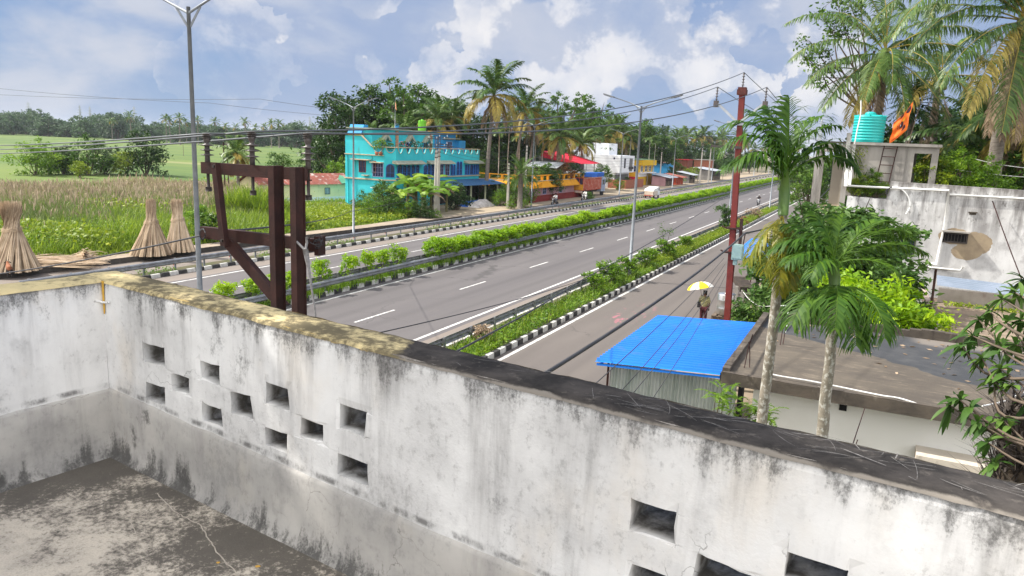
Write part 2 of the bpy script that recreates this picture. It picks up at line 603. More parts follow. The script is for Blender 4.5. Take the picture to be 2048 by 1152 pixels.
def asphalt(name, base, tint, pink=False):
 m, t, b = newmat(name)
 co = geoco(t)
 lanes = noise_n(t, vscale(t, co, (0.55, 0.012, 1)), 1.0, 5, 0.55)
 patch = patch_ = noise_n(t, vscale(t, co, (0.16, 0.05, 1), (9, 3, 0)), 1.0, 7, 0.6)
 grit = noise_n(t, co, 26.0, 6, 0.7)
 sxx = t.nodes.new('ShaderNodeSeparateXYZ')
 t.links.new(co, sxx.inputs[0])
 trk = math_n(t, 'ABSOLUTE', math_n(t, 'SUBTRACT', math_n(t, 'ABSOLUTE', math_n(t, 'SUBTRACT', math_n(t, 'PINGPONG', math_n(t, 'ADD', sxx.outputs[0], 0.5), 4.75), 1.9)), .8))
 trk = math_n(t, 'MULTIPLY', maprange(t, trk, .45, .05), maprange(t, noise_n(t, vscale(t, co, (.5, .02, 1), (5, 0, 0)), 1.0, 6, .6), .3, .7))
 seam = noise_n(t, vscale(t, co, (.9, .9, 1)), 1.0, 4, .6)
 vor = t.nodes.new('ShaderNodeTexVoronoi')
 vor.feature = 'DISTANCE_TO_EDGE'
 vor.inputs['Scale'].default_value = .16
 vw = t.nodes.new('ShaderNodeVectorMath')
 vw.operation = 'ADD'
 cb_ = t.nodes.new('ShaderNodeCombineXYZ')
 t.links.new(math_n(t, 'MULTIPLY', seam, 2.2), cb_.inputs[0])
 t.links.new(math_n(t, 'MULTIPLY', noise_n(t, co, 1.7, 4, .6), 1.6), cb_.inputs[1])
 t.links.new(co, vw.inputs[0])
 t.links.new(cb_.outputs[0], vw.inputs[1])
 t.links.new(vw.outputs[0], vor.inputs['Vector'])
 crk = math_n(t, 'MULTIPLY', maprange(t, vor.outputs['Distance'], .010, .003), maprange(t, patch_, .50, .62))
 c = mixc(t, maprange(t, lanes, 0.34, 0.66), base, tint)
 c = mixc(t, math_n(t, 'MULTIPLY', maprange(t, patch, 0.52, 0.7), 0.45), c, tuple(q * 1.25 for q in tint))
 c = mixc(t, math_n(t, 'MULTIPLY', maprange(t, grit, 0.3, 0.7), 0.35), c, tuple(q * 0.72 for q in base))
 dust = noise_n(t, vscale(t, co, (1.1, 0.22, 1), (2, 8, 0)), 1.0, 9, 0.7)
 c = mixc(t, math_n(t, 'MULTIPLY', maprange(t, dust, 0.60, 0.78), 0.35), c, (0.23, 0.195, 0.16))
 c = mixc(t, math_n(t, 'MULTIPLY', trk, .45), c, tuple(q * .62 for q in base))
 c = mixc(t, math_n(t, 'MULTIPLY', crk, .6), c, (0.035, 0.032, 0.03))
 if pink:
  sx = t.nodes.new('ShaderNodeSeparateXYZ')
  t.links.new(co, sx.inputs[0])
  dx = math_n(t, 'SUBTRACT', sx.outputs[0], -9.75)
  dy = math_n(t, 'MULTIPLY', math_n(t, 'SUBTRACT', sx.outputs[1], 33.6), 0.30)
  r2 = math_n(t, 'ADD', math_n(t, 'MULTIPLY', dx, dx), math_n(t, 'MULTIPLY', dy, dy))
  pk = math_n(t, 'MULTIPLY', maprange(t, r2, 1.1, 0.0), maprange(t, noise_n(t, vscale(t, co, (2.2, 0.8, 1), (0.6, 0, 0), (0, 0, 0.5)), 1.0, 8, 0.6, 0.8), 0.52, 0.64))
  c = mixc(t, math_n(t, 'MULTIPLY', pk, 0.75), c, (0.42, 0.13, 0.17))
 t.links.new(c, b.inputs['Base Color'])
 b.inputs['Roughness'].default_value = 0.82
 bump(t, b, grit, 0.25, 0.01)
 return m


M['asph_main'] = asphalt('asphalt_main', (0.098, 0.088, 0.088), (0.122, 0.110, 0.107))
M['asph_serv'] = asphalt('asphalt_service', (0.110, 0.094, 0.085), (0.136, 0.117, 0.103), True)
M['asph_shoulder'] = asphalt('asphalt_shoulder', (0.175, 0.145, 0.122), (0.21, 0.175, 0.148))
mb = MB()
Y0, Y1 = -120, 900
for a, c, mi in ((-23.9, -15.3, 0), (-15.3, -13.9, 1), (-32.5, -24.9, 0), (-34.0, -32.5, 1), (-12.0, -5.6, 2), (-39.5, -35.2, 1)):
 mb.add([(a, Y0, 0), (c, Y0, 0), (c, Y1, 0), (a, Y1, 0)], [(0, 1, 2, 3)], mi)
struct('road', mb, [M['asph_main'], M['asph_shoulder'], M['asph_serv']])

m, t, b = newmat('road_paint')
wear = noise_n(t, geoco(t), 3.5, 9, 0.7)
c = mixc(t, maprange(t, wear, 0.40, 0.66), (0.66, 0.65, 0.62), (0.34, 0.32, 0.30))
t.links.new(c, b.inputs['Base Color'])
M['road_paint'] = m
mb = MB()
for x, w in ((-15.65, 0.16), (-23.25, 0.15), (-25.5, 0.14), (-32.1, 0.15)):
 mb.add([(x - w / 2, Y0, .005), (x + w / 2, Y0, .005), (x + w / 2, Y1, .005), (x - w / 2, Y1, .005)], [(0, 1, 2, 3)])
mb.add([(-11.68, Y0, .005), (-11.52, Y0, .005), (-11.45, Y1, .005), (-11.62, Y1, .005)], [(0, 1, 2, 3)])
y = -60.2
for k in range(90):
 for x in (-19.35, -28.85):
  yy = y + k * 9.0 + (24.9 + 60.2) % 9.0 + (0.6 if x < -25 else 0)
  mb.add([(x - .06, yy, .005), (x + .06, yy, .005), (x + .06, yy + 2.95, .005), (x - .06, yy + 2.95, .005)], [(0, 1, 2, 3)])
struct('road_marking', mb, M['road_paint'])

# kerbs: painted in black and white blocks
M['kerb_white'] = mat('kerb_white', (0.60, 0.59, 0.56), (0.46, 0.45, 0.42), 3, stain=(0.16, 0.14, 0.11), stain_amt=0.35)
M['kerb_black'] = mat('kerb_black', (0.035, 0.035, 0.037), (0.06, 0.058, 0.055), 4, stain=(0.18, 0.16, 0.13), stain_amt=0.15)
M['kerb_grey'] = mat('kerb_grey', (0.42, 0.40, 0.37), (0.30, 0.28, 0.25), 3, stain=(0.13, 0.11, 0.09), stain_amt=0.4)


def kerb(x, w, h, block, y0, y1, seq, jit=0.012):
 mb = MB()
 y, k = y0, 0
 while y < y1:
  L = block * (1 if y < 220 else 6)
  j = rng.uniform(-jit, jit, 2)
  mb.box((x + j[0], y + L / 2, h / 2 - 0.05 + j[1] / 2), (w, L - 0.025, h + 0.1), rng.uniform(-.01, .01), seq[k % len(seq)], 0.92)
  y += L
  k += 1
 return struct('kerb', mb, [M['kerb_white'], M['kerb_black'], M['kerb_grey']])


kerb(-11.95, 0.16, 0.22, 0.50, -20, 400, (0, 1))
kerb(-13.92, 0.16, 0.16, 1.0, -20, 300, (0, 0, 2, 0, 0, 2, 2))
kerb(-23.86, 0.18, 0.22, 0.62, -20, 400, (0, 1))
kerb(-24.92, 0.18, 0.22, 0.62, -20, 300, (0, 1))
kerb(-33.92, 0.18, 0.20, 0.58, -20, 420, (0, 1))

# soil of the planted strips
M['soil'] = mat('soil', (0.10, 0.085, 0.05), (0.065, 0.075, 0.028), 0.9, rough=0.95, bmp=0.5, bscale=8)
mb = MB()
for a, c, z in ((-13.9, -12.0, 0.15), (-24.86, -23.9, 0.17), (-35.2, -34.0, 0.10)):
 mb.add([(a, -40, z), (c, -40, z), (c, 700, z), (a, 700, z)], [(0, 1, 2, 3)])
 mb.add([(a, -40, -.05), (a, -40, z), (a, 700, z), (a, 700, -.05)], [(0, 1, 2, 3)])
struct('verge', mb, M['soil'])

# pavement on the far side with its dark drain kerb
front = [(-40.4, -20), (-39.35, 21.9), (-39.05, 29), (-38.55, 44), (-37.75, 60), (-37.6, 66)]
back = [(-41.7, -20), (-40.6, 22), (-40.3, 29.3), (-40.0, 45.3), (-39.6, 53), (-40.2, 66)]
M['pavement'] = mat('pavement', (0.33, 0.265, 0.20), (0.25, 0.20, 0.15), 1.2, stain=(0.14, 0.11, 0.08), stain_amt=0.35)
M['drain_kerb'] = mat('drain_kerb', (0.05, 0.045, 0.04), (0.085, 0.075, 0.065), 1.5, stain=(0.02, 0.02, 0.02), stain_amt=0.4)
mb = MB()
strip(front, back, 0.32, 0, mb)
n = len(front)
for i in range(n - 1):
 (x0, y0), (x1, y1) = front[i], front[i + 1]
 mb.quad((x0, y0, -.02), (x1, y1, -.02), (x1, y1, .322), (x0, y0, .322), 1)
struct('pavement', mb, [M['pavement'], M['drain_kerb']])
# sandy forecourt in front of the houses
M['sand'] = mat('sand', (0.36, 0.285, 0.205), (0.27, 0.22, 0.15), 0.5, rough=0.95, stain=(0.12, 0.13, 0.05), stain_amt=0.25)
mb = MB()
strip([(-39.0, 66), (-38.6, 130), (-39.2, 330)], [(-48, 64), (-50, 130), (-50, 330)], 0.03, 0, mb)
struct('forecourt_ground', mb, M['sand'])
M['dirt'] = mat('dirt', (0.29, 0.225, 0.165), (0.20, 0.16, 0.115), 0.9, rough=0.95, stain=(0.10, 0.09, 0.05), stain_amt=0.35)
mb = MB()
mb.add([(-5.6, -30, .02), (-0.5, -30, .02), (-1.5, 130, .02), (-5.7, 130, .02)], [(0, 1, 2, 3)])
struct('roadside_ground', mb, M['dirt'])

# ------------------------------------------------------------------ the roof terrace the picture is taken from
TH = R_(-8)
OX, OY, OZ = -3.57, 2.49, 6.05
home = thing('terrace_building', 'weathered white roof terrace with pierced parapet walls in the foreground', 'building', (OX, OY, OZ), TH)
HT, TK = 0.962, 0.20


def sn(x, y, z, s=1.0):
 return mnoise.noise(Vector((x * s, y * s, z * s)))


def wall_grid(L0, L1, H, T, holes, step=0.035):
 """upright wall along local x (inner face y=0, outer y=T) pierced by rectangular holes, slightly uneven"""
 def cuts(lo, hi, marks):
  c = sorted(set([round(lo, 4), round(hi, 4)] + [round(q, 4) for q in marks]))
  out = []
  for a, b in zip(c, c[1:]):
   k = max(1, int(round((b - a) / step)))
   out += [a + (b - a) * i / k for i in range(k)]
  return out + [c[-1]]
 xs = cuts(L0, L1, [q for h in holes for q in (h[0], h[2])])
 zs = cuts(0, H, [q for h in holes for q in (h[1], h[3])])
 nx, nz = len(xs), len(zs)

 def solid(i, j):
  if i < 0 or j < 0 or i >= nx - 1 or j >= nz - 1:
   return False
  x, z = (xs[i] + xs[i + 1]) / 2, (zs[j] + zs[j + 1]) / 2
  return not any(h[0] < x < h[2] and h[1] < z < h[3] for h in holes)
 V, idx = [], {}

 def vid(i, j, side):
  k = (i, j, side)
  if k not in idx:
   x, z, y = xs[i], zs[j], (0 if side == 0 else T if side == 2 else T * side / 2)
   edge = any(abs(x - h[0]) < 1e-3 or abs(x - h[2]) < 1e-3 or abs(z - h[1]) < 1e-3 or abs(z - h[3]) < 1e-3 for h in holes if h[0] - .01 <= x <= h[2] + .01 and h[1] - .01 <= z <= h[3] + .01)
   a = 0.0035 + (0.013 if edge else 0)
   x2 = x + a * sn(x, y, z, 9)
   z2 = z + a * sn(x + 7, y, z + 3, 9) + (0.004 * sn(x, y + 5, 0, 5) + 0.004 * sn(x, y + 5, 0, 17) if j == nz - 1 else 0)
   y2 = y + (0.004 * sn(x, 3, z, 2.2) + 0.0012 * sn(x, 9, z, 11)) * (1 if side == 0 else -1 if side == 2 else 0)
   if j == nz - 1 and side == 0:
    y2 += 0.008
   if edge and side == 0:
    y2 += 0.006
   idx[k] = len(V)
   V.append((x2, y2, z2))
  return idx[k]
 F = []
 for i in range(nx - 1):
  for j in range(nz - 1):
   if not solid(i, j):
    continue
   F.append((vid(i, j, 0), vid(i + 1, j, 0), vid(i + 1, j + 1, 0), vid(i, j + 1, 0)))
   F.append((vid(i, j, 2), vid(i, j + 1, 2), vid(i + 1, j + 1, 2), vid(i + 1, j, 2)))
   for (di, dj, a, b_) in ((-1, 0, (i, j), (i, j + 1)), (1, 0, (i + 1, j + 1), (i + 1, j)), (0, -1, (i + 1, j), (i, j)), (0, 1, (i, j + 1), (i + 1, j + 1))):
    if not solid(i + di, j + dj) and not (dj == 1 and j == nz - 2):
     for s0, s1 in ((0, 1), (1, 2)):
      F.append((vid(*a, s0), vid(*b_, s0), vid(*b_, s1), vid(*a, s1)))
 return V, F


zt, zm, zb = (0.603, 0.690), (0.497, 0.588), (0.397, 0.486)
holes = []
for x0, x1, r in ((.352, .528, zt), (.348, .527, zb), (.589, .727, zm), (.839, .981, zt), (.842, .984, zb), (1.052, 1.204, zm), (1.303, 1.451, zt),
      (1.292, 1.436, zb), (1.521, 1.664, zm), (1.763, 1.909, zt), (1.746, 1.916, zb),
      (3.04, 3.19, zt), (3.055, 3.195, zb), (3.262, 3.425, zm), (3.505, 3.66, zt), (3.51, 3.655, zb), (3.74, 3.885, zm), (3.975, 4.12, zt), (3.98, 4.12, zb),
      (4.21, 4.35, zm), (4.44, 4.59, zt), (4.44, 4.59, zb)):
 holes.append((x0, r[0] + rng.uniform(-.006, .004), x1, r[1] + rng.uniform(-.004, .006)))


def plaster(name, band, yellow_to=None):
 """lime plaster: streaks of black algae under the top edge and from the foot, hair cracks, stucco grain"""
 m, t, b = newmat(name)
 co = objco(t)
 sx = t.nodes.new('ShaderNodeSeparateXYZ')
 t.links.new(co, sx.inputs[0])
 X, Z = sx.outputs[0], sx.outputs[2]
 big = noise_n(t, co, 1.6, 6, 0.6)
 med = noise_n(t, co, 6.0, 8, 0.65)
 fine = noise_n(t, co, 75.0, 4, 0.6)
 speck = math_n(t, 'ADD', math_n(t, 'MULTIPLY', noise_n(t, vscale(t, co, (1, 1, 0.6)), 17.0, 10, 0.8), 0.6), math_n(t, 'MULTIPLY', noise_n(t, vscale(t, co, (1, 1, 0.75), (3, 3, 3)), 95.0, 5, 0.75), 0.4))
 streak = noise_n(t, vscale(t, co, (5.2, 5.2, 0.75), (2, 1, 4)), 1.0, 7, 0.62)
 if band:
  ca, cb, cc = (0.47, 0.45, 0.42), (0.34, 0.33, 0.315), (0.49, 0.44, 0.37)
 else:
  ca, cb, cc = (0.75, 0.745, 0.735), (0.55, 0.545, 0.54), (0.66, 0.60, 0.52)
 c = mixc(t, maprange(t, big, 0.36, 0.66), ca, cb)
 c = mixc(t, math_n(t, 'MULTIPLY', maprange(t, noise_n(t, vscale(t, co, (1, 1, .6), (5, 5, 5)), 2.1, 5, 0.6), 0.52, 0.72), 0.55), c, cc)
 c = mixc(t, math_n(t, 'MULTIPLY', maprange(t, med, 0.52, 0.72), 0.38), c, tuple(q * 0.66 for q in cb))
 # soft grey drip streaks
 top = maprange(t, Z, 0.45, 0.96) if not band else maprange(t, Z, 0.0, 0.35, 0.2, 0.7)
 g = math_n(t, 'MULTIPLY', maprange(t, streak, 0.50, 0.70), math_n(t, 'ADD', math_n(t, 'MULTIPLY', top, 0.46), 0.22))
 c = mixc(t, g, c, (0.225, 0.215, 0.21))
 # black algae specks: dense just below the top edge, in patches elsewhere, and along the foot
 e_top = maprange(t, math_n(t, 'ADD', Z, math_n(t, 'MULTIPLY', math_n(t, 'SUBTRACT', streak, 0.5), 0.55)), 0.80, 0.985) if not band else maprange(t, Z, 0.30, 0.40, 0, .35)
 e_foot = maprange(t, math_n(t, 'ADD', Z, math_n(t, 'MULTIPLY', math_n(t, 'SUBTRACT', streak, 0.5), 0.9)), 0.20, -0.06)
 patch = math_n(t, 'MULTIPLY', maprange(t, noise_n(t, vscale(t, co, (1, 1, 0.7), (8, 3, 1)), 2.7, 5, 0.6), 0.52, 0.70), 0.60 if not band else 0.95)
 dens = math_n(t, 'MAXIMUM', math_n(t, 'MAXIMUM', math_n(t, 'MULTIPLY', e_top, .8), patch), math_n(t, 'MULTIPLY', e_foot, 1.0))
 sm0 = noise_n(t, vscale(t, co, (1, 1, .7), (4, 4, 2)), 8.0, 9, .7)
 thr = math_n(t, 'ADD', speck, math_n(t, 'MULTIPLY', dens, 0.33))
 blk = math_n(t, 'MULTIPLY', maprange(t, thr, 0.62, 0.84), 0.78)
 c = mixc(t, math_n(t, 'MULTIPLY', math_n(t, 'MAXIMUM', math_n(t, 'MULTIPLY', e_foot, .55), math_n(t, 'MULTIPLY', e_top, .30)), maprange(t, sm0, .3, .7)), c, (0.10, 0.096, 0.092))
 c = mixc(t, blk, c, (0.035, 0.034, 0.033))
 # broad soft mould smears running down the face
 sm1 = noise_n(t, vscale(t, co, (3.0, 3.0, 0.45), (6, 2, 1)), 1.0, 9, 0.66)
 sm2 = noise_n(t, vscale(t, co, (11, 11, 1.1), (1, 7, 3)), 1.0, 9, 0.7)
 smv = math_n(t, 'MULTIPLY', maprange(t, sm1, 0.50, 0.70), maprange(t, sm2, 0.36, 0.66))
 c = mixc(t, math_n(t, 'MULTIPLY', smv, 0.52), c, (0.115, 0.11, 0.107))
 gr = noise_n(t, vscale(t, co, (1, 1, .8), (9, 1, 6)), 26.0, 8, .75)
 c = mixc(t, math_n(t, 'MULTIPLY', maprange(t, math_n(t, 'ADD', gr, math_n(t, 'MULTIPLY', math_n(t, 'SUBTRACT', big, .5), .5)), .52, .70), .42), c, (0.20, 0.195, 0.19))
 # cracks
 def crack(scale, w, keep, loc):
  dv = t.nodes.new('ShaderNodeTexNoise')
  dv.inputs['Scale'].default_value = 5.0
  dv.inputs['Detail'].default_value = 6
  t.links.new(co, dv.inputs['Vector'])
  vm = t.nodes.new('ShaderNodeVectorMath')
  vm.operation = 'MULTIPLY_ADD'
  t.links.new(dv.outputs['Color'], vm.inputs[0])
  vm.inputs[1].default_value = (0.22, 0.22, 0.22)
  t.links.new(vscale(t, co, (1, 0.3, 0.75), loc), vm.inputs[2])
  vo = t.nodes.new('ShaderNodeTexVoronoi')
  vo.feature = 'DISTANCE_TO_EDGE'
  vo.inputs['Scale'].default_value = scale
  t.links.new(vm.outputs[0], vo.inputs['Vector'])
  ln = maprange(t, vo.outputs['Distance'], w, w * 0.2)
  return math_n(t, 'MULTIPLY', ln, maprange(t, noise_n(t, vscale(t, co, (1, 1, 1), loc), 1.3, 3, 0.5), keep, keep + 0.06))
 ck = math_n(t, 'MAXIMUM', crack(1.25, 0.0020, 0.50 if not band else 0.46, (3, 0, 1)), crack(3.4, 0.0042, 0.60 if not band else 0.55, (7, 0, 5)))
 c = mixc(t, math_n(t, 'MULTIPLY', ck, 0.50), c, (0.085, 0.078, 0.07))
 # chips of ochre paint
 if band:
  dots = noise_n(t, vscale(t, co, (11, 11, 3.4), (1, 4, 2)), 1.0, 2, 0.4)
  c = mixc(t, maprange(t, dots, 0.775, 0.80), c, (0.55, 0.30, 0.04))
 if yellow_to is not None:
  wob = math_n(t, 'MULTIPLY', math_n(t, 'SUBTRACT', noise_n(t, co, 14.0, 5, 0.6), 0.5), 0.05)
  ye = math_n(t, 'MULTIPLY', maprange(t, math_n(t, 'ADD', Z, wob), 0.949, 0.955), maprange(t, math_n(t, 'ADD', X, math_n(t, 'MULTIPLY', wob, 3)), yellow_to + .02, yellow_to))
  c = mixc(t, math_n(t, 'MULTIPLY', ye, 0.85), c, (0.56, 0.40, 0.14))
 if not band:
  ln_ = maprange(t, math_n(t, 'ABSOLUTE', math_n(t, 'SUBTRACT', Z, math_n(t, 'ADD', 0.392, math_n(t, 'MULTIPLY', X, -.023)))), .022, .004)
  c = mixc(t, math_n(t, 'MULTIPLY', ln_, maprange(t, sm0, .42, .62, .05, .75)), c, (0.06, 0.057, 0.055))
 rim = maprange(t, math_n(t, 'ADD', Z, math_n(t, 'MULTIPLY', math_n(t, 'SUBTRACT', med, 0.5), 0.03)), 0.945, 0.962)
 if not band:
  c = mixc(t, math_n(t, 'MULTIPLY', math_n(t, 'MULTIPLY', rim, maprange(t, X, 1.95, 2.1)), 0.5), c, (0.20, 0.165, 0.135))
  # grime in the pierced holes, darkened further to paint in their inner shade
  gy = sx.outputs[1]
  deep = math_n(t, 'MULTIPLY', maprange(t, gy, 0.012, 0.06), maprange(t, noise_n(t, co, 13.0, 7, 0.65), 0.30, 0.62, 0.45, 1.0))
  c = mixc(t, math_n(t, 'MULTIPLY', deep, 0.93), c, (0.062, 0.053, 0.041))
 t.links.new(c, b.inputs['Base Color'])
 b.inputs['Roughness'].default_value = 0.93
 b.inputs['Specular IOR Level'].default_value = 0.2
 grainy = maprange(t, noise_n(t, vscale(t, co, (1, 1, 1), (2, 9, 4)), 1.1, 4, 0.5), 0.42, 0.62, 0.25, 1.1)
 h = math_n(t, 'ADD', math_n(t, 'MULTIPLY', math_n(t, 'MULTIPLY', fine, grainy), 1.0 if not band else 0.4), math_n(t, 'MULTIPLY', med, 0.9))
 h = math_n(t, 'SUBTRACT', h, math_n(t, 'MULTIPLY', ck, 0.6))
 bump(t, b, h, 0.42 if not band else 0.3, 0.005)
 return m


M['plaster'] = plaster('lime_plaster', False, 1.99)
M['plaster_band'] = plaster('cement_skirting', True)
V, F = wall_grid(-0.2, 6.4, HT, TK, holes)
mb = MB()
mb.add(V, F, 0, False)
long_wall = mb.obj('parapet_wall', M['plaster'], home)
long_wall['label'] = 'long pierced parapet wall under the half yellow half black top'

# cement skirting band along the foot, its top edge wavering
def skirting(L0, L1, z_of):
 mb = MB()
 xs = np.linspace(L0, L1, int((L1 - L0) / 0.04))
 rows = []
 for x in xs:
  zt_ = z_of(x) + 0.006 * sn(x, 1, 0, 6) + 0.004 * sn(x, 1, 0, 23)
  d = 0.013 + 0.003 * sn(x, 4, 0, 5)
  rows.append([(x, 0.004, zt_ + 0.006), (x, -d * .6, zt_), (x, -d, zt_ - 0.012), (x, -d - 0.002 * sn(x, 8, 0, 3), zt_ * 0.66), (x, -d - 0.002 * sn(x, 8, 4, 3), zt_ * 0.33), (x, -d - 0.008, 0.03), (x, -d - 0.03, 0.0)])
 n, k = len(rows), len(rows[0])
 V = [p for r in rows for p in r]
 F = [(i * k + j, i * k + j + 1, (i + 1) * k + j + 1, (i + 1) * k + j) for i in range(n - 1) for j in range(k - 1)]
 mb.add(V, F, 0, True)
 return mb


skirting(0.0, 6.4, lambda x: 0.37 - 0.023 * x).obj('skirting', M['plaster_band'], home)

# coping on top: yellow with black lichen, then black with pale scratches
m, t, b = newmat('coping')
co = objco(t)
sx = t.nodes.new('ShaderNodeSeparateXYZ')
t.links.new(co, sx.inputs[0])
n1 = noise_n(t, co, 5.0, 9, 0.68)
n2 = noise_n(t, co, 22.0, 7, 0.7)
yl = mixc(t, maprange(t, n1, 0.38, 0.66), (0.66, 0.54, 0.29), (0.52, 0.43, 0.24))
side = maprange(t, math_n(t, 'ADD', sx.outputs[0], math_n(t, 'MULTIPLY', sx.outputs[1], 1.5)), 0.0, 0.4, 0.12, 0.0)
lich = math_n(t, 'ADD', math_n(t, 'MULTIPLY', n2, 0.55), math_n(t, 'MULTIPLY', noise_n(t, vscale(t, co, (0.8, 2.2, 1), (3, 3, 0)), 3.2, 7, 0.65), 0.55))
yl = mixc(t, math_n(t, 'MULTIPLY', maprange(t, math_n(t, 'SUBTRACT', lich, side), 0.43, 0.60), 0.85), yl, (0.060, 0.052, 0.038))
bk = mixc(t, maprange(t, n1, 0.36, 0.66), (0.026, 0.024, 0.023), (0.070, 0.062, 0.057))
bk = mixc(t, math_n(t, 'MULTIPLY', maprange(t, n2, 0.54, 0.72), 0.55), bk, (0.17, 0.15, 0.13))
bk = mixc(t, math_n(t, 'MULTIPLY', maprange(t, math_n(t, 'ADD', sx.outputs[1], math_n(t, 'MULTIPLY', math_n(t, 'SUBTRACT', n1, 0.5), 0.05)), 0.008, -0.002), 0.8), bk, (0.25, 0.225, 0.195))
sw = math_n(t, 'ADD', sx.outputs[0], math_n(t, 'MULTIPLY', math_n(t, 'SUBTRACT', n1, 0.5), 0.35))
sw = math_n(t, 'ADD', sw, math_n(t, 'MULTIPLY', sx.outputs[1], 0.5))
c = mixc(t, maprange(t, sw, 2.06, 2.10), yl, bk)
t.links.new(c, b.inputs['Base Color'])
b.inputs['Roughness'].default_value = 0.9
b.inputs['Specular IOR Level'].default_value = 0.12
bump(t, b, math_n(t, 'ADD', n1, math_n(t, 'MULTIPLY', n2, 0.6)), 0.5, 0.008)
M['coping'] = m


def coping(L0, L1, T):
 xs = np.linspace(L0, L1, int((L1 - L0) / 0.03))
 ys = [-0.004, 0.0, 0.012, T * 0.3, T * 0.55, T * 0.8, T - 0.012, T, T + 0.002]
 zz = [-0.011, -0.004, 0.004, 0.007, 0.008, 0.007, 0.004, -0.004, -0.02]
 mb = MB()
 V = []
 for x in xs:
  o0, o1 = 0.006 * sn(x, 2, 0, 4) + 0.005 * sn(x, 2, 0, 19), 0.008 * sn(x, 6, 0, 4)
  for k, (y, z) in enumerate(zip(ys, zz)):
   V.append((x, y + (o0 if k < 3 else o1 if k > 5 else 0), HT + z + 0.003 * sn(x, y * 4, 1, 12) + 0.004 * sn(x, y, 5, 3)))
 n, k = len(xs), len(ys)
 F = [(i * k + j, (i + 1) * k + j, (i + 1) * k + j + 1, i * k + j + 1) for i in range(n - 1) for j in range(k - 1)]
 mb.add(V, F, 0, True)
 return mb


coping(-0.2, 6.4, TK).obj('coping', M['coping'], home)
# pale scratches scored into the black coping
M['scratch'] = mat('scratch_mark', (0.27, 0.255, 0.24), (0.10, 0.095, 0.09), 60)
mb = MB()
for k in range(90):
 s0 = rng.choice([rng.uniform(2.15, 3.0), rng.normal(3.1, 0.16), rng.normal(3.85, 0.22), rng.uniform(2.9, 4.6)], p=[.14, .32, .40, .14])
 y0 = rng.uniform(0.02, 0.19)
 an = rng.choice([rng.normal(0.35, 0.35), rng.normal(-0.5, 0.4), rng.uniform(-1.6, 1.6)], p=[.5, .25, .25])
 L = rng.uniform(0.02, 0.15)
 w = rng.choice([rng.uniform(0.0003, 0.0007), rng.uniform(0.0008, 0.0014)], p=[.75, .25])
 cv = rng.uniform(-0.6, 0.6)
 P = []
 x, y, a = s0, y0, an
 for q in range(6):
  P.append((x, y))
  x += math.cos(a) * L / 5
  y += math.sin(a) * L / 5
  a += cv / 5
 P = [p for p in P if 0.012 < p[1] < TK - 0.01]
 if len(P) < 2:
  continue
 V = []
 for i, (x, y) in enumerate(P):
  ww = w * (0.4 + 1.2 * math.sin(math.pi * (i + .5) / len(P)))
  V += [(x - math.sin(an) * ww, y + math.cos(an) * ww, HT + .0125), (x + math.sin(an) * ww, y - math.cos(an) * ww, HT + .0125)]
 mb.add(V, [(2 * i, 2 * i + 1, 2 * i + 3, 2 * i + 2) for i in range(len(P) - 1)])
mb.obj('scratch_marks', M['scratch'], home)['kind'] = 'stuff'

# short wall: its local x runs from the corner towards the viewer, inner face looks right
V, F = wall_grid(0.0, 4.6, HT, TK, [])
V2 = [(-y, -x, z) for x, y, z in V]
mb = MB()
mb.add(V2, F, 0, False)
m2 = plaster('lime_plaster_side', False)
sw_ = mb.obj('parapet_wall', m2, home)
sw_['label'] = 'short unpierced parapet wall under the yellow top'
mbs = skirting(0.0, 4.6, lambda x: 0.365)
mb = MB()
for Vv in mbs.V:
 pass
Vs = np.concatenate(mbs.V)
Vs = np.stack([-Vs[:, 1], -Vs[:, 0], Vs[:, 2]], -1)
mb.add(Vs, mbs.F[0][0], 0, True)
mb.obj('skirting', M['plaster_band'], home)
mbs = coping(0.0, 4.6, TK)
Vs = np.concatenate(mbs.V)
Vs = np.stack([-Vs[:, 1], -Vs[:, 0], Vs[:, 2] + 0.0015], -1)
mb = MB()
mb.add(Vs, mbs.F[0][0][:, ::-1], 0, True)
mb.obj('coping', M['coping'], home)

# roof floor of stained cement
m, t, b = newmat('terrace_floor')
co = objco(t)
sx = t.nodes.new('ShaderNodeSeparateXYZ')
t.links.new(co, sx.inputs[0])
a1 = noise_n(t, co, 1.1, 5, 0.55)
a2 = noise_n(t, co, 5.0, 9, 0.72)
a3 = noise_n(t, co, 38.0, 7, 0.75)
a4 = noise_n(t, co, 110.0, 3, 0.6)
c = mixc(t, maprange(t, a2, 0.36, 0.66), (0.54, 0.485, 0.41), (0.39, 0.35, 0.30))
c = mixc(t, math_n(t, 'MULTIPLY', maprange(t, a4, 0.45, 0.7), 0.3), c, (0.24, 0.20, 0.16))
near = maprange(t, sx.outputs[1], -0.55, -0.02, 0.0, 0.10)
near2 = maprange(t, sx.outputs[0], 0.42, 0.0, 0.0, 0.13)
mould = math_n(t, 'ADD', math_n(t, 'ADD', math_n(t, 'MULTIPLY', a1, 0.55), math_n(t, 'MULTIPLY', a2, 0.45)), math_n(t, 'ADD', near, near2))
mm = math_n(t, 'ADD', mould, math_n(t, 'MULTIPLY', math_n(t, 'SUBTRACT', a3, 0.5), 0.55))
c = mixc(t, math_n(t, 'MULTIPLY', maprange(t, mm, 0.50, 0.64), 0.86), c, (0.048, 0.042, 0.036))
t.links.new(c, b.inputs['Base Color'])
b.inputs['Roughness'].default_value = 0.9
bump(t, b, math_n(t, 'ADD', a4, math_n(t, 'MULTIPLY', a3, 1.2)), 0.45, 0.006)
M['floor'] = m
mb = MB()
mb.add([(-0.2, -4.6, 0), (6.4, -4.6, 0), (6.4, 0.0, 0), (-0.2, 0.0, 0)], [(0, 1, 2, 3)])
mb.obj('roof_floor', M['floor'], home)
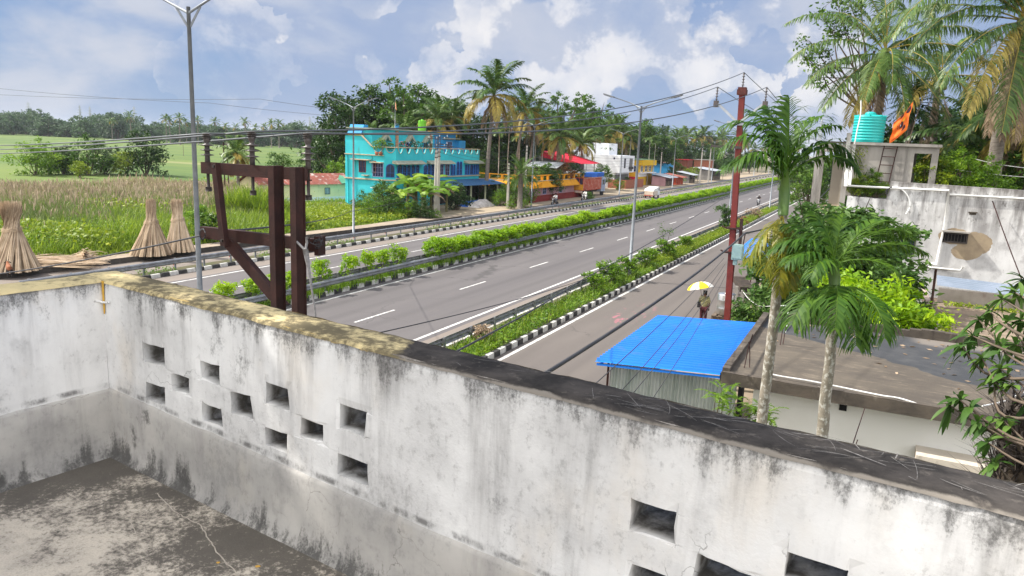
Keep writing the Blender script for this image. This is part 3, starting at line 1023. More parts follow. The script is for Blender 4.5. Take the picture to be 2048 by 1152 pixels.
# thread of cement that cracked open across the floor, and dropped paint spots
M['floor_line'] = mat('crack_line', (0.46, 0.42, 0.36), (0.34, 0.30, 0.26), 20)
mb = MB()
for P, w in (([(0.62, -0.12), (0.85, -0.17), (1.05, -0.17), (1.30, -0.26), (1.62, -0.33), (2.1, -0.45), (2.8, -0.62)], .0028), ([(0.75, -0.33), (1.0, -0.42)], .002), ([(1.42, -0.29), (1.36, -0.36)], .002)):
 q = []
 for (a0, b0), (a1_, b1) in zip(P, P[1:]):
  for k in range(12):
   f = k / 12
   q.append((a0 + (a1_ - a0) * f + .006 * sn(a0 + f, 1, b0, 11), b0 + (b1 - b0) * f + .008 * sn(a0 + f, 5, b0, 9)))
 V = []
 for x, y in q:
  V += [(x, y - w, .0022), (x, y + w, .0022)]
 mb.add(V, [(2 * i, 2 * i + 1, 2 * i + 3, 2 * i + 2) for i in range(len(q) - 1)])
mb.obj('crack_line', M['floor_line'], home)
M['paint_spot'] = mat('ochre_paint_spot', (0.60, 0.36, 0.08), (0.50, 0.30, 0.06), 9)
mb = MB()
for k in range(15):
 x, y, r = rng.uniform(1.35, 2.3), rng.uniform(-0.62, -0.2), rng.uniform(.004, .012)
 an = np.linspace(0, 2 * math.pi, 9, endpoint=False)
 rr = r * rng.uniform(.6, 1.25, 9)
 mb.add([(x + rr[i] * math.cos(a), y + rr[i] * .8 * math.sin(a), .0026) for i, a in enumerate(an)], [tuple(range(9))])
mb.obj('paint_spots', M['paint_spot'], home)['kind'] = 'stuff'
# yellow paint run at the corner with the white bracket under it
mb = MB()
P = [(0.012, 0.962, .012), (0.01, 0.93, .012), (0.009, 0.88, .010), (0.011, 0.84, .009), (0.012, 0.80, .006), (0.012, 0.785, .003)]
V = []
for x, z, w in P:
 V += [(x - w, -0.004, z), (x + w, -0.004, z), (x + w * .2, -0.010, z)]
mb.add(V, [f for i in range(len(P) - 1) for f in ((3 * i, 3 * i + 2, 3 * i + 5, 3 * i + 3), (3 * i + 2, 3 * i + 1, 3 * i + 4, 3 * i + 5))])
mb.obj('paint_run', mat('ochre_paint', (0.60, 0.36, 0.05), (0.45, 0.26, 0.04), 20, rough=0.6), home)
mb = MB()
mb.tube([(-.002, -.05, .86), (.0, -.022, .853), (.02, -.014, .850), (.06, -.012, .853), (.075, -.012, .858)], .006, 7)
mb.obj('bracket', M['white_paint'], home)
# the house below the terrace
M['body_wall'] = mat('house_wall', (0.62, 0.61, 0.58), (0.50, 0.49, 0.46), 0.8, stain=(0.15, 0.14, 0.13), stain_amt=0.4)
mb = MB()
mb.span((-0.19, -9, -6.1), (6.39, TK - .01, -0.02))
mb.obj('wall', M['body_wall'], home)
# ------------------------------------------------------------------ guard rails
def wbeam(mb, x, y0, y1, zc, face, mi=0):
 """corrugated steel beam along Y; face = +1/-1 side its ribs bulge to"""
 prof = [(0, -.155), (.05, -.125), (.08, -.085), (.08, -.06), (.02, -.02), (.02, .02), (.08, .06), (.08, .085), (.05, .125), (0, .155)]
 ys = np.arange(y0, y1 + .1, 4.0)
 V = []
 for y in ys:
  dz, dx = 0.022 * sn(y, x, 0, .06), 0.03 * sn(x, y, 5, .05)
  V += [(x + dx + face * p[0], y, zc + dz + p[1]) for p in prof]
  V += [(x + dx + face * (p[0] - .012), y, zc + dz + p[1]) for p in prof[::-1]]
 k = 20
 F = [(i * k + j, i * k + (j + 1) % k, (i + 1) * k + (j + 1) % k, (i + 1) * k + j) for i in range(len(ys) - 1) for j in range(k)]
 mb.add(V, F, mi, False)


pm = MB()
pm.box((0, 0, .38), (.05, .11, .82)).box((.05, 0, .64), (.07, .16, .2))
post_me = pm.mesh('rail_post', M['rail'])
M['reflector'] = mat('red_reflector', (0.50, 0.035, 0.03), rough=0.4)
rm = MB()
rm.box((0, 0, 0), (.06, .09, .12))
refl_me = rm.mesh('reflector', M['reflector'])


def guardrail(x, face, y0, y1, label, refl=False, npost=96):
 g = thing('guardrail', label, 'guardrail', (x, 0, 0))
 mb = MB()
 wbeam(mb, face * .06, y0, y1, .62, face)
 mb.obj('beam', M['rail'], g)
 k = 0
 y = max(y0, 8.0) + .5
 while y < y1 and k < npost:
  p = mobj('post', post_me, g, (0, y, 0))
  if face < 0:
   p.rotation_euler = (0, 0, math.pi)
  if refl and k % 2 == 0:
   mobj('reflector', refl_me, p, (-.06 * face * (1 if face > 0 else -1), 0, .42))
  y += 2.0
  k += 1
 return g


guardrail(-13.42, -1, -20, 260, 'steel guard rail along the planted strip beside the near service road')
guardrail(-23.98, 1, -20, 420, 'steel guard rail on the near side of the median hedge')
guardrail(-24.78, -1, -20, 300, 'dark steel guard rail on the far side of the median hedge')
guardrail(-34.55, 1, 20, 420, 'steel guard rail between the far carriageway and far service road', True)

# ------------------------------------------------------------------ street lamps
def lamp_meshes(H, rr=1.0):
 mb = MB()
 mb.tube([(0, 0, 0), (0, 0, H * .5), (0, 0, H)], [.10 * rr, .08 * rr, .055 * rr], 10)
 mb.box((0, 0, .02), (.4, .4, .04))
 pole = mb.mesh('pole', M['lamp_steel'])
 arms, heads = [], []
 for s in (-1, 1):
  mb = MB()
  mb.tube([(0, 0, H - .12), (s * .7, 0, H + .18), (s * 1.75, 0, H + .50)], [.042 * rr, .032 * rr, .026 * rr], 7)
  mb.bar((0, 0, H - .42), (s * .32, 0, H + .0), .012, .05)
  arms.append(mb.mesh('arm', M['lamp_steel']))
  mb = MB()
  a, b_ = np.array([s * 1.68, 0, H + .48]), np.array([s * 2.32, 0, H + .66])
  mb.bar(a, b_, .22, .075)
  mb.bar(a + (b_ - a) * .25 + (0, 0, -.045), a + (b_ - a) * .92 + (0, 0, -.045), .16, .03, 1)
  heads.append(mb.mesh('lamp_head', [M['lamp_head'], M['glass']]))
 return pole, arms, heads


LM = lamp_meshes(10.2)
LMN = lamp_meshes(10.2, .68)


def lamp(x, y, label, rz=0, group=None, LM=LM):
 l = thing('street_lamp', label, 'street lamp', (x, y, 0.0), rz, group or 'double armed street lamps along the highway')
 mobj('pole', LM[0], l)
 for k in (0, 1):
  a = mobj('arm', LM[1][k], l)
  mobj('lamp_head', LM[2][k], a)
 return l


p = AX(377, 26, -12.65)
lamp(-12.65, p[1], 'tall grey double armed street lamp rising behind the corner of the near parapet', 0.05, None, LMN)
lamp(-12.6, 42.5, 'double armed street lamp in the near planted strip in front of the minitruck')
lamp(-12.75, 76, 'double armed street lamp beside the upright round bush and the red pole')
lamp(-12.9, 109, 'street lamp half hidden behind the drooping fronds of the taller areca palm')
lamp(-13.1, 145, 'far street lamp seen between the areca palm and the roof stair frame')
lamp(-38.1, 48.9, 'double armed street lamp in front of the left end of the turquoise house')
lamp(-39.0, 86.0, 'double armed street lamp in front of the orange walled house')
lamp(-37.8, 118.3, 'double armed street lamp in front of the white house')
lamp(-37.2, 151.3, 'double armed street lamp beside the roadside stall with a tin roof')
lamp(-36.3, 186.6, 'double armed street lamp beside the twin concrete poles far down the road')
for y, w in ((222, 'first'), (258, 'second'), (295, 'third')):
 lamp(-36.6, y, w + ' of the three farthest street lamps seen against the palm grove')

# ------------------------------------------------------------------ concrete electricity poles
def concrete_pole(x, y, h, label, arms=1, az=0.0, steel=1.2, two=None):
 t = thing('electricity_pole', label, 'electricity pole', (x, y, 0), az)
 mb = MB()
 mb.box((0, 0, h / 2), (.34, .26, h), 0, 0, .6)
 mb.obj('pole', M['concrete_pole'], t)
 mb = MB()
 mb.bar((-.09, 0, h - .8), (-.09, 0, h + steel), .07, .05).bar((.09, 0, h - .8), (.09, 0, h + steel), .07, .05)
 mb.box((0, 0, h - .3), (.3, .25, .08)).box((0, 0, h - .75), (.32, .27, .08))
 mb.obj('steel_extension', M['iron'], t)
 for k in range(arms):
  z = h + steel - .15 - k * .75
  mb = MB()
  mb.bar((-1.0, -.08, z), ((two or 1.0), -.08, z), .08, .08)
  a = mb.obj('crossarm', M['iron'], t)
  mb = MB()
  for q in (-.85, 0.0, .85):
   mb.lathe([(.02, z), (.05, z + .05), (.03, z + .1), (.06, z + .15), (.03, z + .2), (.0, z + .24)], (q, -.08, 0), 8)
  mb.obj('insulators', M['galv'], a)
 return t


pa = G(870, 430)
pb = G(887, 424)
concrete_pole(pa[0], pa[1], 6.8, 'concrete electricity pole in the banana clump with a long crossarm to its twin', 2, .9, 1.3, 1.9)
concrete_pole(pb[0] + .8, pb[1] - 2.5, 6.9, 'second concrete pole of the pair before the turquoise house, nearer its blue porch', 2, .9, 1.4)
pc_ = G(1015, 415)
concrete_pole(pc_[0], pc_[1], 5.4, 'short plain concrete pole with a red painted foot before the date palm', 0, 0, .2)
pd = G(1053, 409)
concrete_pole(pd[0] - .3, pd[1], 7.6, 'leaning concrete pole close beside the lamp post before the orange house', 1, .5, 1.6)
pe = G(1319, 366)
concrete_pole(pe[0], pe[1], 7.2, 'concrete pole standing behind the small stall past the yellow house', 1, .3, 1.0)
pf = G(1399, 368)
concrete_pole(pf[0], pf[1], 8.5, 'left one of the far twin concrete poles beside the roadside shed', 1, .4, 3.0)
concrete_pole(pf[0] + 1.5, pf[1] + 2.5, 8.5, 'right one of the far twin concrete poles beside the roadside shed', 1, .4, 3.0)
pg = G(1172, 372)
concrete_pole(pg[0] - 3, pg[1] + 8, 7.0, 'leaning concrete pole in front of the white house wall', 0, .2, .5).rotation_euler = (0.02, .07, 0)

# rusty pole and crossarm in the reeds
t = thing('steel_pole', 'thin rusty steel double pole standing in the reeds beside the lone coconut palm', 'electricity pole', G(452, 398))
mb = MB()
mb.bar((-.12, 0, 0), (-.12, 0, 6.6), .1, .1).bar((.16, .3, 0), (.16, .3, 6.6), .09, .09)
mb.obj('pole', M['rust'], t)
mb = MB()
mb.bar((-.9, .1, 5.2), (.9, .3, 5.2), .1, .1).bar((-.5, .1, 6.3), (.5, .3, 6.3), .08, .08)
mb.obj('crossarm', M['rust'], t)
t = thing('wooden_pole', 'thin bare pole standing alone at the edge of the paddy field', 'pole', G(367, 313))
MB().tube([(0, 0, -.2), (.03, 0, 2), (0, 0, 4.2)], [.07, .06, .05], 6).obj('pole', M['bark'], t)

# ------------------------------------------------------------------ rust red transformer frame beside the terrace
FL, FR = AD(400, 472, 8.4), AD(640, 488, 7.7)
ee = (FR - FL)
ee[2] = 0
EL = np.linalg.norm(ee)
ee /= EL
en = np.array([ee[1], -ee[0], 0])           # towards the viewer
frame = thing('pole_structure', 'rust red steel frame of two posts and crossarms behind the terrace parapet', 'transformer frame', (FL[0], FL[1], 0), math.atan2(ee[1], ee[0]))


def on(px, py, y=0.0):
 """frame coordinates (along, up) of a photo point lying in the frame's plane, or y behind it"""
 v = ray(px, py)
 c0 = np.array([0, 0, EYE])
 tt = np.dot(FL - en * y - c0, en) / np.dot(v, en)
 q = c0 + v * tt
 return np.dot(q - FL, ee), q[2]


def ibeam(mb, u, z0, z1, w, d, y=0.0, tf=.014):
 """rolled section standing upright: web faces along the frame, flanges fore and aft"""
 mb.span((u - w / 2, y - d / 2, z0), (u + w / 2, y - d / 2 + tf, z1))
 mb.span((u - w / 2, y + d / 2 - tf, z0), (u + w / 2, y + d / 2, z1))
 mb.span((u - w * .22, y - d / 2 + tf, z0), (u + w * .30, y + d / 2 - tf, z1))


u1, zt1 = on(548, 328, -.14)
u1b, _ = on(563, 612, -.14)
u2, zt2 = on(590, 334, -.14)
u2b, _ = on(606, 622, -.14)
zb0 = on(500, 338)[1]
zl0 = on(500, 476)[1]
ztop = on(430, 337)[1]
for u in ((u1 + u1b) / 2 - .01, (u2 + u2b) / 2 - .01):
 mb = MB()
 ibeam(mb, u, 0, ztop + .08, .075, .15, -.14)
 mb.obj('post', M['rust'], frame)
uL, _ = on(440, 337)
uL2, zL2 = on(458, 480)
mb = MB()
mb.prism([(uL - .06, -.06, ztop + .07), (uL + .07, -.06, ztop + .07), (uL2 + .07, -.06, zL2 - .06), (uL2 - .06, -.06, zL2 - .06)], (0, -.012, 0))
mb.prism([(uL + .058, -.07, ztop + .07), (uL + .07, -.07, ztop + .07), (uL2 + .07, -.07, zL2 - .06), (uL2 + .058, -.07, zL2 - .06)], (0, -.06, 0))
mb.obj('hanger', M['rust'], frame)


def channel(mb, a, b_, h, d, y):
 """channel lying between two points (along, up); open side away from the viewer"""
 (ua, za), (ub, zb_) = a, b_
 L = math.hypot(ub - ua, zb_ - za)
 nx, nz = -(zb_ - za) / L, (ub - ua) / L
 for o0, o1, y0, y1 in ((-h / 2, h / 2, y - .01, y), (h / 2 - .012, h / 2, y, y + d), (-h / 2, -h / 2 + .012, y, y + d)):
  mb.prism([(ua + nx * o0, y0, za + nz * o0), (ub + nx * o0, y0, zb_ + nz * o0), (ub + nx * o1, y0, zb_ + nz * o1), (ua + nx * o1, y0, za + nz * o1)], (0, y1 - y0, 0))
 return mb


ux0, ux1 = on(403, 337)[0], on(616, 345)[0]
ca = channel(MB(), (ux0, ztop), (ux1, ztop), .125, .06, .0).obj('crossarm', M['rust'], frame)
channel(MB(), (on(402, 470)[0], zl0), (on(632, 480)[0], zl0), .13, .06, .0).obj('crossarm', M['rust'], frame)
channel(MB(), (uL2 + .02, zL2 - .02), (on(572, 606)[0], on(572, 606)[1] - .05), .12, .06, -.05).obj('brace', M['rust'], frame)
mb = MB()
ue = on(632, 480)[0]
mb.span((ue, -.03, zl0 - .10), (ue + .05, .09, zl0 + .10))
mb.obj('bracket', M['rust'], frame)
mb = MB()
for u, z in ((uL, ztop + .03), (uL2 - .02, zL2 + .0), (u2 + .0, ztop + .02)):
 MB().cyl((u, -.075, z), (u, -.10, z), .018, 8).obj('bolt', M['iron'], frame)
M['porcelain'] = mat('brown_porcelain', (0.12, 0.10, 0.095), (0.075, 0.065, 0.062), 6, rough=0.35)
INS = []
for px, top in ((410, 267), (500, 263), (612, 266)):
 u = on(px, 300)[0]
 z0 = ztop + .06
 z1 = on(px, top)[1]
 h = z1 - z0
 mb = MB()
 prof = [(.0, z0), (.029, z0), (.027, z0 + .2 * h)]
 for k in range(3):
  zz = z0 + h * (.26 + .17 * k)
  prof += [(.027, zz - .01), (.072, zz - .003), (.073, zz + .003), (.027, zz + .012)]
 prof += [(.026, z0 + .70 * h), (.038, z0 + .76 * h), (.038, z0 + .84 * h), (.024, z0 + .9 * h), (.034, z0 + .96 * h), (.0, z1)]
 mb.lathe(prof, (u, .03, 0), 14)
 i_ = mb.obj('insulator', M['porcelain'], ca)
 mb = MB()
 mb.cyl((u, .03, z0 - .32), (u, .03, z0), .017, 8).cyl((u, .03, z0 - .32), (u, .03, z0 - .27), .035, 6)
 mb.obj('bolt', M['iron'], i_)
 mb = MB()
 mb.tube([(u + .045 * math.cos(q), .03 + .045 * math.sin(q), z1 - .06 + .003 * q) for q in np.linspace(0, 18.8, 30)], .007, 4)
 mb.obj('wire_tie', M['iron'], i_)
 INS.append(FL * [1, 1, 0] + ee * u - en * .03 + np.array([0, 0, z1]))
# twisted cable tied to the right post and hanging down, loops of wire at the bar end
mb = MB()


def fr(u, y, z):
 return (u, y, z)


def fpx(px, py, y=-.2):
 u, z = on(px, py, y)
 return (u, y, z)


mb.tube([fpx(588, 470), fpx(592, 482), fpx(602, 492), fpx(610, 500), fpx(613, 512)], .013, 6)
mb.tube([fpx(613, 474), fpx(614, 485), fpx(611, 500)], .013, 6)
mb.tube([fpx(611, 498), fpx(614, 515), fpx(618, 540), fpx(624, 580), fpx(630, 620), fpx(634, 660), fpx(636, 720)], [.03, .026, .014, .011, .010, .009, .009], 7)
mb.obj('cable', mat('grey_cable', (0.30, 0.29, 0.29), (0.2, 0.19, 0.19), 40), frame)
mb = MB()
for k in range(4):
 cx, cy = 637 + rng.uniform(-9, 8), 484 + rng.uniform(-6, 6)
 r1, r2, ph = rng.uniform(6, 14), rng.uniform(5, 11), rng.uniform(0, 6)
 mb.tube([fpx(cx + r1 * math.cos(q + ph), cy + r2 * math.sin(q + ph), -.05 - .03 * k) for q in np.linspace(0, rng.uniform(3.5, 6.2), 14)], .005, 4)
mb.obj('wire_loops', M['wire'], frame)
mb = MB()
for k in range(5):
 r1, r2 = rng.uniform(4, 7), rng.uniform(9, 13)
 mb.tube([fpx(405 + r1 * math.cos(q), 468 + r2 * math.sin(q), -.03 - .02 * k) for q in np.linspace(0, 6, 12)], .005, 4)
mb.obj('wire_loops', M['wire'], frame)

# ------------------------------------------------------------------ red electricity pole
RP = np.array([-3.83, 24.5, 0])
RZ = 9.75
rp = thing('electricity_pole', 'tall red painted steel pole with a V shaped crossarm beside the blue shed roof', 'electricity pole', RP)
mb = MB()
mb.tube([(0.10, 0, 0), (0.0, 0, 5), (-.10, 0, RZ)], .001, 3)
mb = MB()


def leanx(z):
 return 0.05 - 0.03 * z


for a, c_, y0, y1 in ((-.10, .10, -.10, -.075), (-.10, .10, .075, .10), (-.04, .04, -.075, .075)):
 mb.prism([(a + leanx(0), y0, 0), (c_ + leanx(0), y0, 0), (c_ * .8 + leanx(RZ), y0, RZ), (a * .8 + leanx(RZ), y0, RZ)], (0, y1 - y0, 0))
mb.obj('pole', M['pole_red'], rp)
mb = MB()
xl = leanx(RZ)
mb.span((xl - .14, -.14, RZ - .18), (xl + .14, .14, RZ - .02)).span((xl - .12, -.12, RZ - .02), (xl + .12, .12, RZ + .05))
mb.obj('cap', mat('rusty_cap', (0.12, 0.035, 0.03), (0.07, 0.025, 0.02), 6), rp)
za = RZ - 1.05
V_ = {}
va = MB()
va.bar((xl, -.14, za), (xl - .72, -.14, za + .62), .10, .07).bar((xl, -.14, za), (xl + .72, -.14, za + .62), .10, .07).box((xl, -.14, za), (.7, .05, .12))
varm = va.obj('crossarm', M['galv'], rp)
RI = []
for dx, dz in ((-.74, .60), (.74, .60), (0, 1.05)):
 mb = MB()
 z0 = za + dz
 if dx:
  mb.box((xl + dx, -.14, z0 - .02), (.14, .14, .2))
 prof = [(.0, z0), (.018, z0)]
 for k in range(4):
  zz = z0 + .12 + .085 * k
  prof += [(.018, zz - .01), (.055, zz), (.018, zz + .02)]
 prof += [(.03, z0 + .46), (0, z0 + .5)]
 mb.lathe(prof, (xl + dx, -.14 if dx else 0, 0), 10)
 mb.obj('insulator', M['porcelain'], varm)
 RI.append(RP + np.array([xl + dx, -.14 if dx else 0, z0 + .5]))
zA = 7.98
mb = MB()
mb.bar((leanx(zA) - .85, -.02, zA), (leanx(zA) + .1, -.12, zA - .02), .08, .08)
mb.obj('crossarm', M['iron'], rp)
zB = AY(1470, 503, 24.3)[2]
mb = MB()
mb.span((leanx(zB) + .06, -.35, zB - .25), (leanx(zB) + .40, -.10, zB + .24)).span((leanx(zB) + .12, -.3, zB - .42), (leanx(zB) + .24, -.18, zB - .25)).box((leanx(zB) + .23, -.36, zB), (.28, .02, .40))
mb.obj('meter_box', mat('green_grey_box', (0.27, 0.39, 0.37), (0.22, 0.33, 0.32), 8, rough=.5), rp)
mb = MB()
for z in (zB + .72, zB - .06):
 mb.box((leanx(z), 0, z), (.42, .34, .05)).bar((leanx(z) - .2, -.15, z), (leanx(z) - .33, -.15, z + .06), .04, .04)
mb.bar((leanx(zB) + .26, -.1, zB - .15), (leanx(zB + 1) + .26, -.1, zB + 1.05), .09, .09)
mb.bar((leanx(zB) + .36, -.2, zB + .2), (leanx(zB) + .40, -.2, zB + .62), .03, .03)
mb.obj('clamps', M['rust'], rp)

# ------------------------------------------------------------------ wires
def wire(name, pts, sag, r, m, label, n=28, cat='wire'):
 mb = MB()
 P = []
 for (a, b_), s in zip(zip(pts, pts[1:]), sag):
  a, b_ = np.array(a, float), np.array(b_, float)
  for k in range(n):
   f = k / n
   q = a + (b_ - a) * f
   q[2] -= 4 * s * f * (1 - f)
   P.append(q)
 P.append(np.array(pts[-1], float))
 mb.tube(P, r, 5)
 return tag(mb.obj(name, m), label, cat)


left_end = [AD(-160, 286, 30), AD(-160, 297, 29), AD(-160, 305, 28)]
right_end = [AY(1700, 292, 62), AY(1712, 300, 62), AY(1690, 306, 62)]
for k, (i0, i1, i2) in enumerate(((0, 0, 'overhead line wire tied to the left insulator of the rusty frame'), (1, 2, 'overhead line wire tied to the middle insulator of the rusty frame'), (2, 1, 'overhead line wire tied to the right insulator of the rusty frame'))):
 j = (0, 2, 1)[k]
 wire('overhead_wire', [left_end[k], INS[k], RI[j], right_end[k]], [.12, .42, .5], .011, M['wire_alu'], i2)
wire('overhead_wire', [AD(-160, 562, 16), AD(402, 471, 8.45)], [.1], .011, M['wire'], 'dark cable running from the left edge to the lower crossarm of the frame')
wire('overhead_wire', [AD(456, 462, 8.2), AD(700, 423, 40), np.array([pa[0], pa[1], 2.6])], [.12, .2], .014, M['wire'], 'dark cable from the rusty frame to the concrete pole in the bananas')
wire('overhead_wire', [AD(560, 708, 8), AD(1158, 562, 22)], [.08], .009, M['wire'], 'thin wire crossing low over the near carriageway to the right')
wire('overhead_wire', [AD(880, 720, 9), AD(1158, 563, 22), AD(1470, 378, 75), AD(1545, 330, 110)], [.05, .25, .2], .016, M['wire'], 'black wire rising across both carriageways towards the far palms')
clampP = RP + np.array([leanx(zB) + .40, -.2, zB + .62])
wire('bundled_cable', [AD(1070, 760, 8.5), clampP, AY(1600, 430, 36), AY(1700, 330, 60)], [.15, .1, .2], .028, M['wire'], 'thick black twisted cable hanging across the service road to the red pole', cat='cable')
for k, (x0, y0, x1, y1) in enumerate(((1120, 830, 1448, 516), (1180, 850, 1450, 528), (1205, 858, 1449, 540), (1255, 870, 1452, 548))):
 wire('service_wire', [AD(x0, y0, 7.5 + k), AY(x1, y1, 24.4)], [.12 + .03 * k], .007, M['wire'], ('uppermost', 'second highest', 'third highest', 'lowest')[k] + ' of four thin house wires from the red pole over the blue roof')
for k, (y0, y1) in enumerate(((186, 225), (178, 218))):
 wire('distant_wire', [AD(-300, 140 + 30 * k, 600), AD(420 + 100 * k, y0 + 20, 620), AD(1000, y1 + 15, 700)], [4, 5], .16, M['wire_alu'], ('upper', 'lower')[k] + ' faint power line sagging across the sky between the distant pylons')
wire('overhead_wire', [AY(1950, 318, 38.5), AY(2100, 338, 38)], [.1], .012, M['pvc'], 'pale upper clothes line stretched behind the stair wall', cat='wire')
wire('overhead_wire', [AY(1880, 333, 38.5), AY(2100, 356, 38)], [.1], .012, M['pvc'], 'pale lower clothes line stretched behind the stair wall', cat='wire')
for k in range(4):
 a = AX(720 + 30 * k, 345 - 4 * k, -60)
 wire('house_wire', [np.array([pa[0], pa[1], 7.6 - .3 * k]), AX(1056, 300 + 9 * k, -41), AX(1319, 312 + 4 * k, -46)], [.6, .8], .018, M['wire'], ('topmost', 'second', 'third', 'lowest')[k] + ' of the thin wires strung along the far roadside poles')

# ------------------------------------------------------------------ lattice pylons on the horizon
def pylon(px, top, base, d, label):
 p0 = AD(px, base, d)
 p1 = AD(px, top, d)
 h = p1[2] + 2
 t = thing('pylon', label, 'pylon', (p0[0], p0[1], 0), rng.uniform(0, 1))
 mb = MB()
 w = h * .15
 wd = max(.12, d * .0003)
 lv = [(0, w / 2), (h * .3, w * .33), (h * .55, w * .2), (h * .75, w * .1), (h, w * .02)]
 for (z0, r0), (z1, r1) in zip(lv, lv[1:]):
  c0 = [(r0 * a, r0 * b_, z0) for a, b_ in ((-1, -1), (1, -1), (1, 1), (-1, 1))]
  c1 = [(r1 * a, r1 * b_, z1) for a, b_ in ((-1, -1), (1, -1), (1, 1), (-1, 1))]
  for k in range(4):
   mb.bar(c0[k], c1[k], wd * 1.3, wd * 1.3)
   mb.bar(c0[k], c1[(k + 1) % 4], wd, wd)
   mb.bar(c0[k], c0[(k + 1) % 4], wd, wd)
 mb.obj('tower', M['galv'], t)
 mb = MB()
 for z, L in ((h * .72, w * .75), (h * .82, w * .6), (h * .92, w * .45)):
  mb.bar((-L, 0, z), (L, 0, z), wd, wd * 1.2).bar((-L, 0, z), (0, 0, z + h * .04), wd, wd)
  mb.bar((L, 0, z), (0, 0, z + h * .04), wd, wd)
 mb.obj('crossarm', M['galv'], t)


pylon(60, 208, 255, 800, 'distant lattice pylon at the far left above the trees')
pylon(162, 214, 255, 900, 'faint distant lattice pylon left of the lamp post, second from the left')
pylon(182, 216, 255, 950, 'faint distant lattice pylon left of the lamp post, third from the left')
pylon(270, 216, 258, 850, 'distant lattice pylon nearest the left side of the tall lamp post')
pylon(620, 236, 275, 900, 'distant lattice pylon left of the turquoise house')
pylon(1637, 249, 300, 260, 'lattice pylon between the areca palm and the turquoise water tank')
# ------------------------------------------------------------------ buildings
def leaf_attr(rng, n):
 return np.clip(rng.normal(0.5, 0.22, n), 0, 1)


def leaves(mb, rng, C, size, outward=None, mi=0, aspect=2.2, droop=0.0, shade=None, fold=0.0, flat=0.35):
 """one rhombic leaf at each centre C (n,3); size scalar or (n,)"""
 n = len(C)
 size = np.full(n, size) if np.isscalar(size) else size
 size = size * rng.uniform(0.65, 1.3, n)
 d = rng.normal(0, 1, (n, 3))
 if outward is not None:
  d = d * 0.8 + outward * 1.0
 d[:, 2] = d[:, 2] * (1 - flat) - droop
 d /= np.linalg.norm(d, axis=1)[:, None] + 1e-9
 up = rng.normal(0, 0.55, (n, 3)) + np.array([0, 0, 1.0])
 w = np.cross(d, up)
 w /= np.linalg.norm(w, axis=1)[:, None] + 1e-9
 L, Wd = size[:, None], (size / aspect)[:, None]
 a = C - d * L * 0.5
 b_ = C + w * Wd * 0.5 - d * L * .05
 c_ = C + d * L * 0.5
 c_[:, 2] -= droop * size * 0.25
 e_ = C - w * Wd * 0.5 - d * L * .05
 V = np.stack([a, b_, c_, e_], 1).reshape(-1, 3)
 F = np.arange(n * 4).reshape(n, 4)
 at = leaf_attr(rng, n) if shade is None else np.clip(shade + rng.normal(0, .16, n), 0, 1)
 mb.add(V, F, mi, False, np.repeat(at, 4))
 return mb


def corrugated(mb, a, b_, c_, n, amp, mi=0, trap=False):
 """corrugated sheet: corner a, edge vectors b_ (across the ridges) and c_ (along the ridges), n ridges"""
 a, b_, c_ = (np.array(q, float) for q in (a, b_, c_))
 nv = np.cross(b_, c_)
 nv /= np.linalg.norm(nv)
 if nv[2] < 0:
  nv = -nv
 if trap:
  ts, hs = [], []
  for k in range(n):
   for f, h in ((0, 0), (.55, 0), (.65, 1), (.85, 1), (.95, 0)):
    ts.append((k + f) / n)
    hs.append(h)
  ts.append(1)
  hs.append(0)
 else:
  ts = np.linspace(0, 1, n * 6 + 1)
  hs = [0.5 + .5 * math.sin(q * n * 2 * math.pi) for q in ts]
 V = []
 for q, h in zip(ts, hs):
  p = a + b_ * q + nv * amp * h
  V += [p, p + c_ * .5 + nv * .0, p + c_]
 m_ = len(ts)
 F = [(3 * i + j, 3 * i + j + 1, 3 * i + j + 4, 3 * i + j + 3) for i in range(m_ - 1) for j in range(2)]
 mb.add(V, F, mi, False)
 return mb


def window(parent, o, u, w, h, mframe, mpane, bars=(1, 1), arch=False, t=.05, name='window', out=None, fw=.06):
 """framed window standing on wall point o (lower middle), u = unit vector along the wall, child with pane and bars"""
 o, u = np.array(o, float), np.array(u, float)
 nrm = np.array([u[1], -u[0], 0]) if out is None else np.array(out, float)
 Z = np.array([0, 0, 1.0])

 def P(a, z, d=0.0):
  return o + u * a + Z * z + nrm * d
 out_ = [(-w / 2, 0), (w / 2, 0)]
 inn = [(-w / 2 + fw, fw), (w / 2 - fw, fw)]
 if arch:
  r = w / 2
  k = 9
  an = np.linspace(0, math.pi, k)
  out_ += [(r * math.cos(q), h - r + r * math.sin(q)) for q in an]
  r2 = r - fw
  inn += [(r2 * math.cos(q), h - r + r2 * math.sin(q)) for q in an]
 else:
  out_ += [(w / 2, h), (-w / 2, h)]
  inn += [(w / 2 - fw, h - fw), (-w / 2 + fw, h - fw)]
 n = len(out_)
 mb = MB()
 V = [P(a, z, t) for a, z in out_] + [P(a, z, t) for a, z in inn] + [P(a, z, 0) for a, z in out_] + [P(a, z, .005) for a, z in inn]
 F = []
 for i in range(n):
  j = (i + 1) % n
  F += [(i, j, n + j, n + i), (2 * n + i, 2 * n + j, j, i), (n + i, n + j, 3 * n + j, 3 * n + i)]
 mb.add(V, F)
 hh = h - (w / 2 if arch else 0)
 for k in range(bars[0]):
  a = -w / 2 + w * (k + 1) / (bars[0] + 1)
  mb.bar(P(a, fw, t * .55), P(a, h - fw - (.1 * w if arch else 0), t * .55), .025, .025)
 for k in range(bars[1]):
  z = hh * (k + 1) / (bars[1] + 1)
  mb.bar(P(-w / 2 + fw, z, t * .6), P(w / 2 - fw, z, t * .6), .025, .025)
 f = mb.obj(name, mframe, parent)
 mb = MB()
 mb.add([P(a, z, .012) for a, z in inn], [tuple(range(n))])
 mb.obj('pane', mpane, f)
 return f


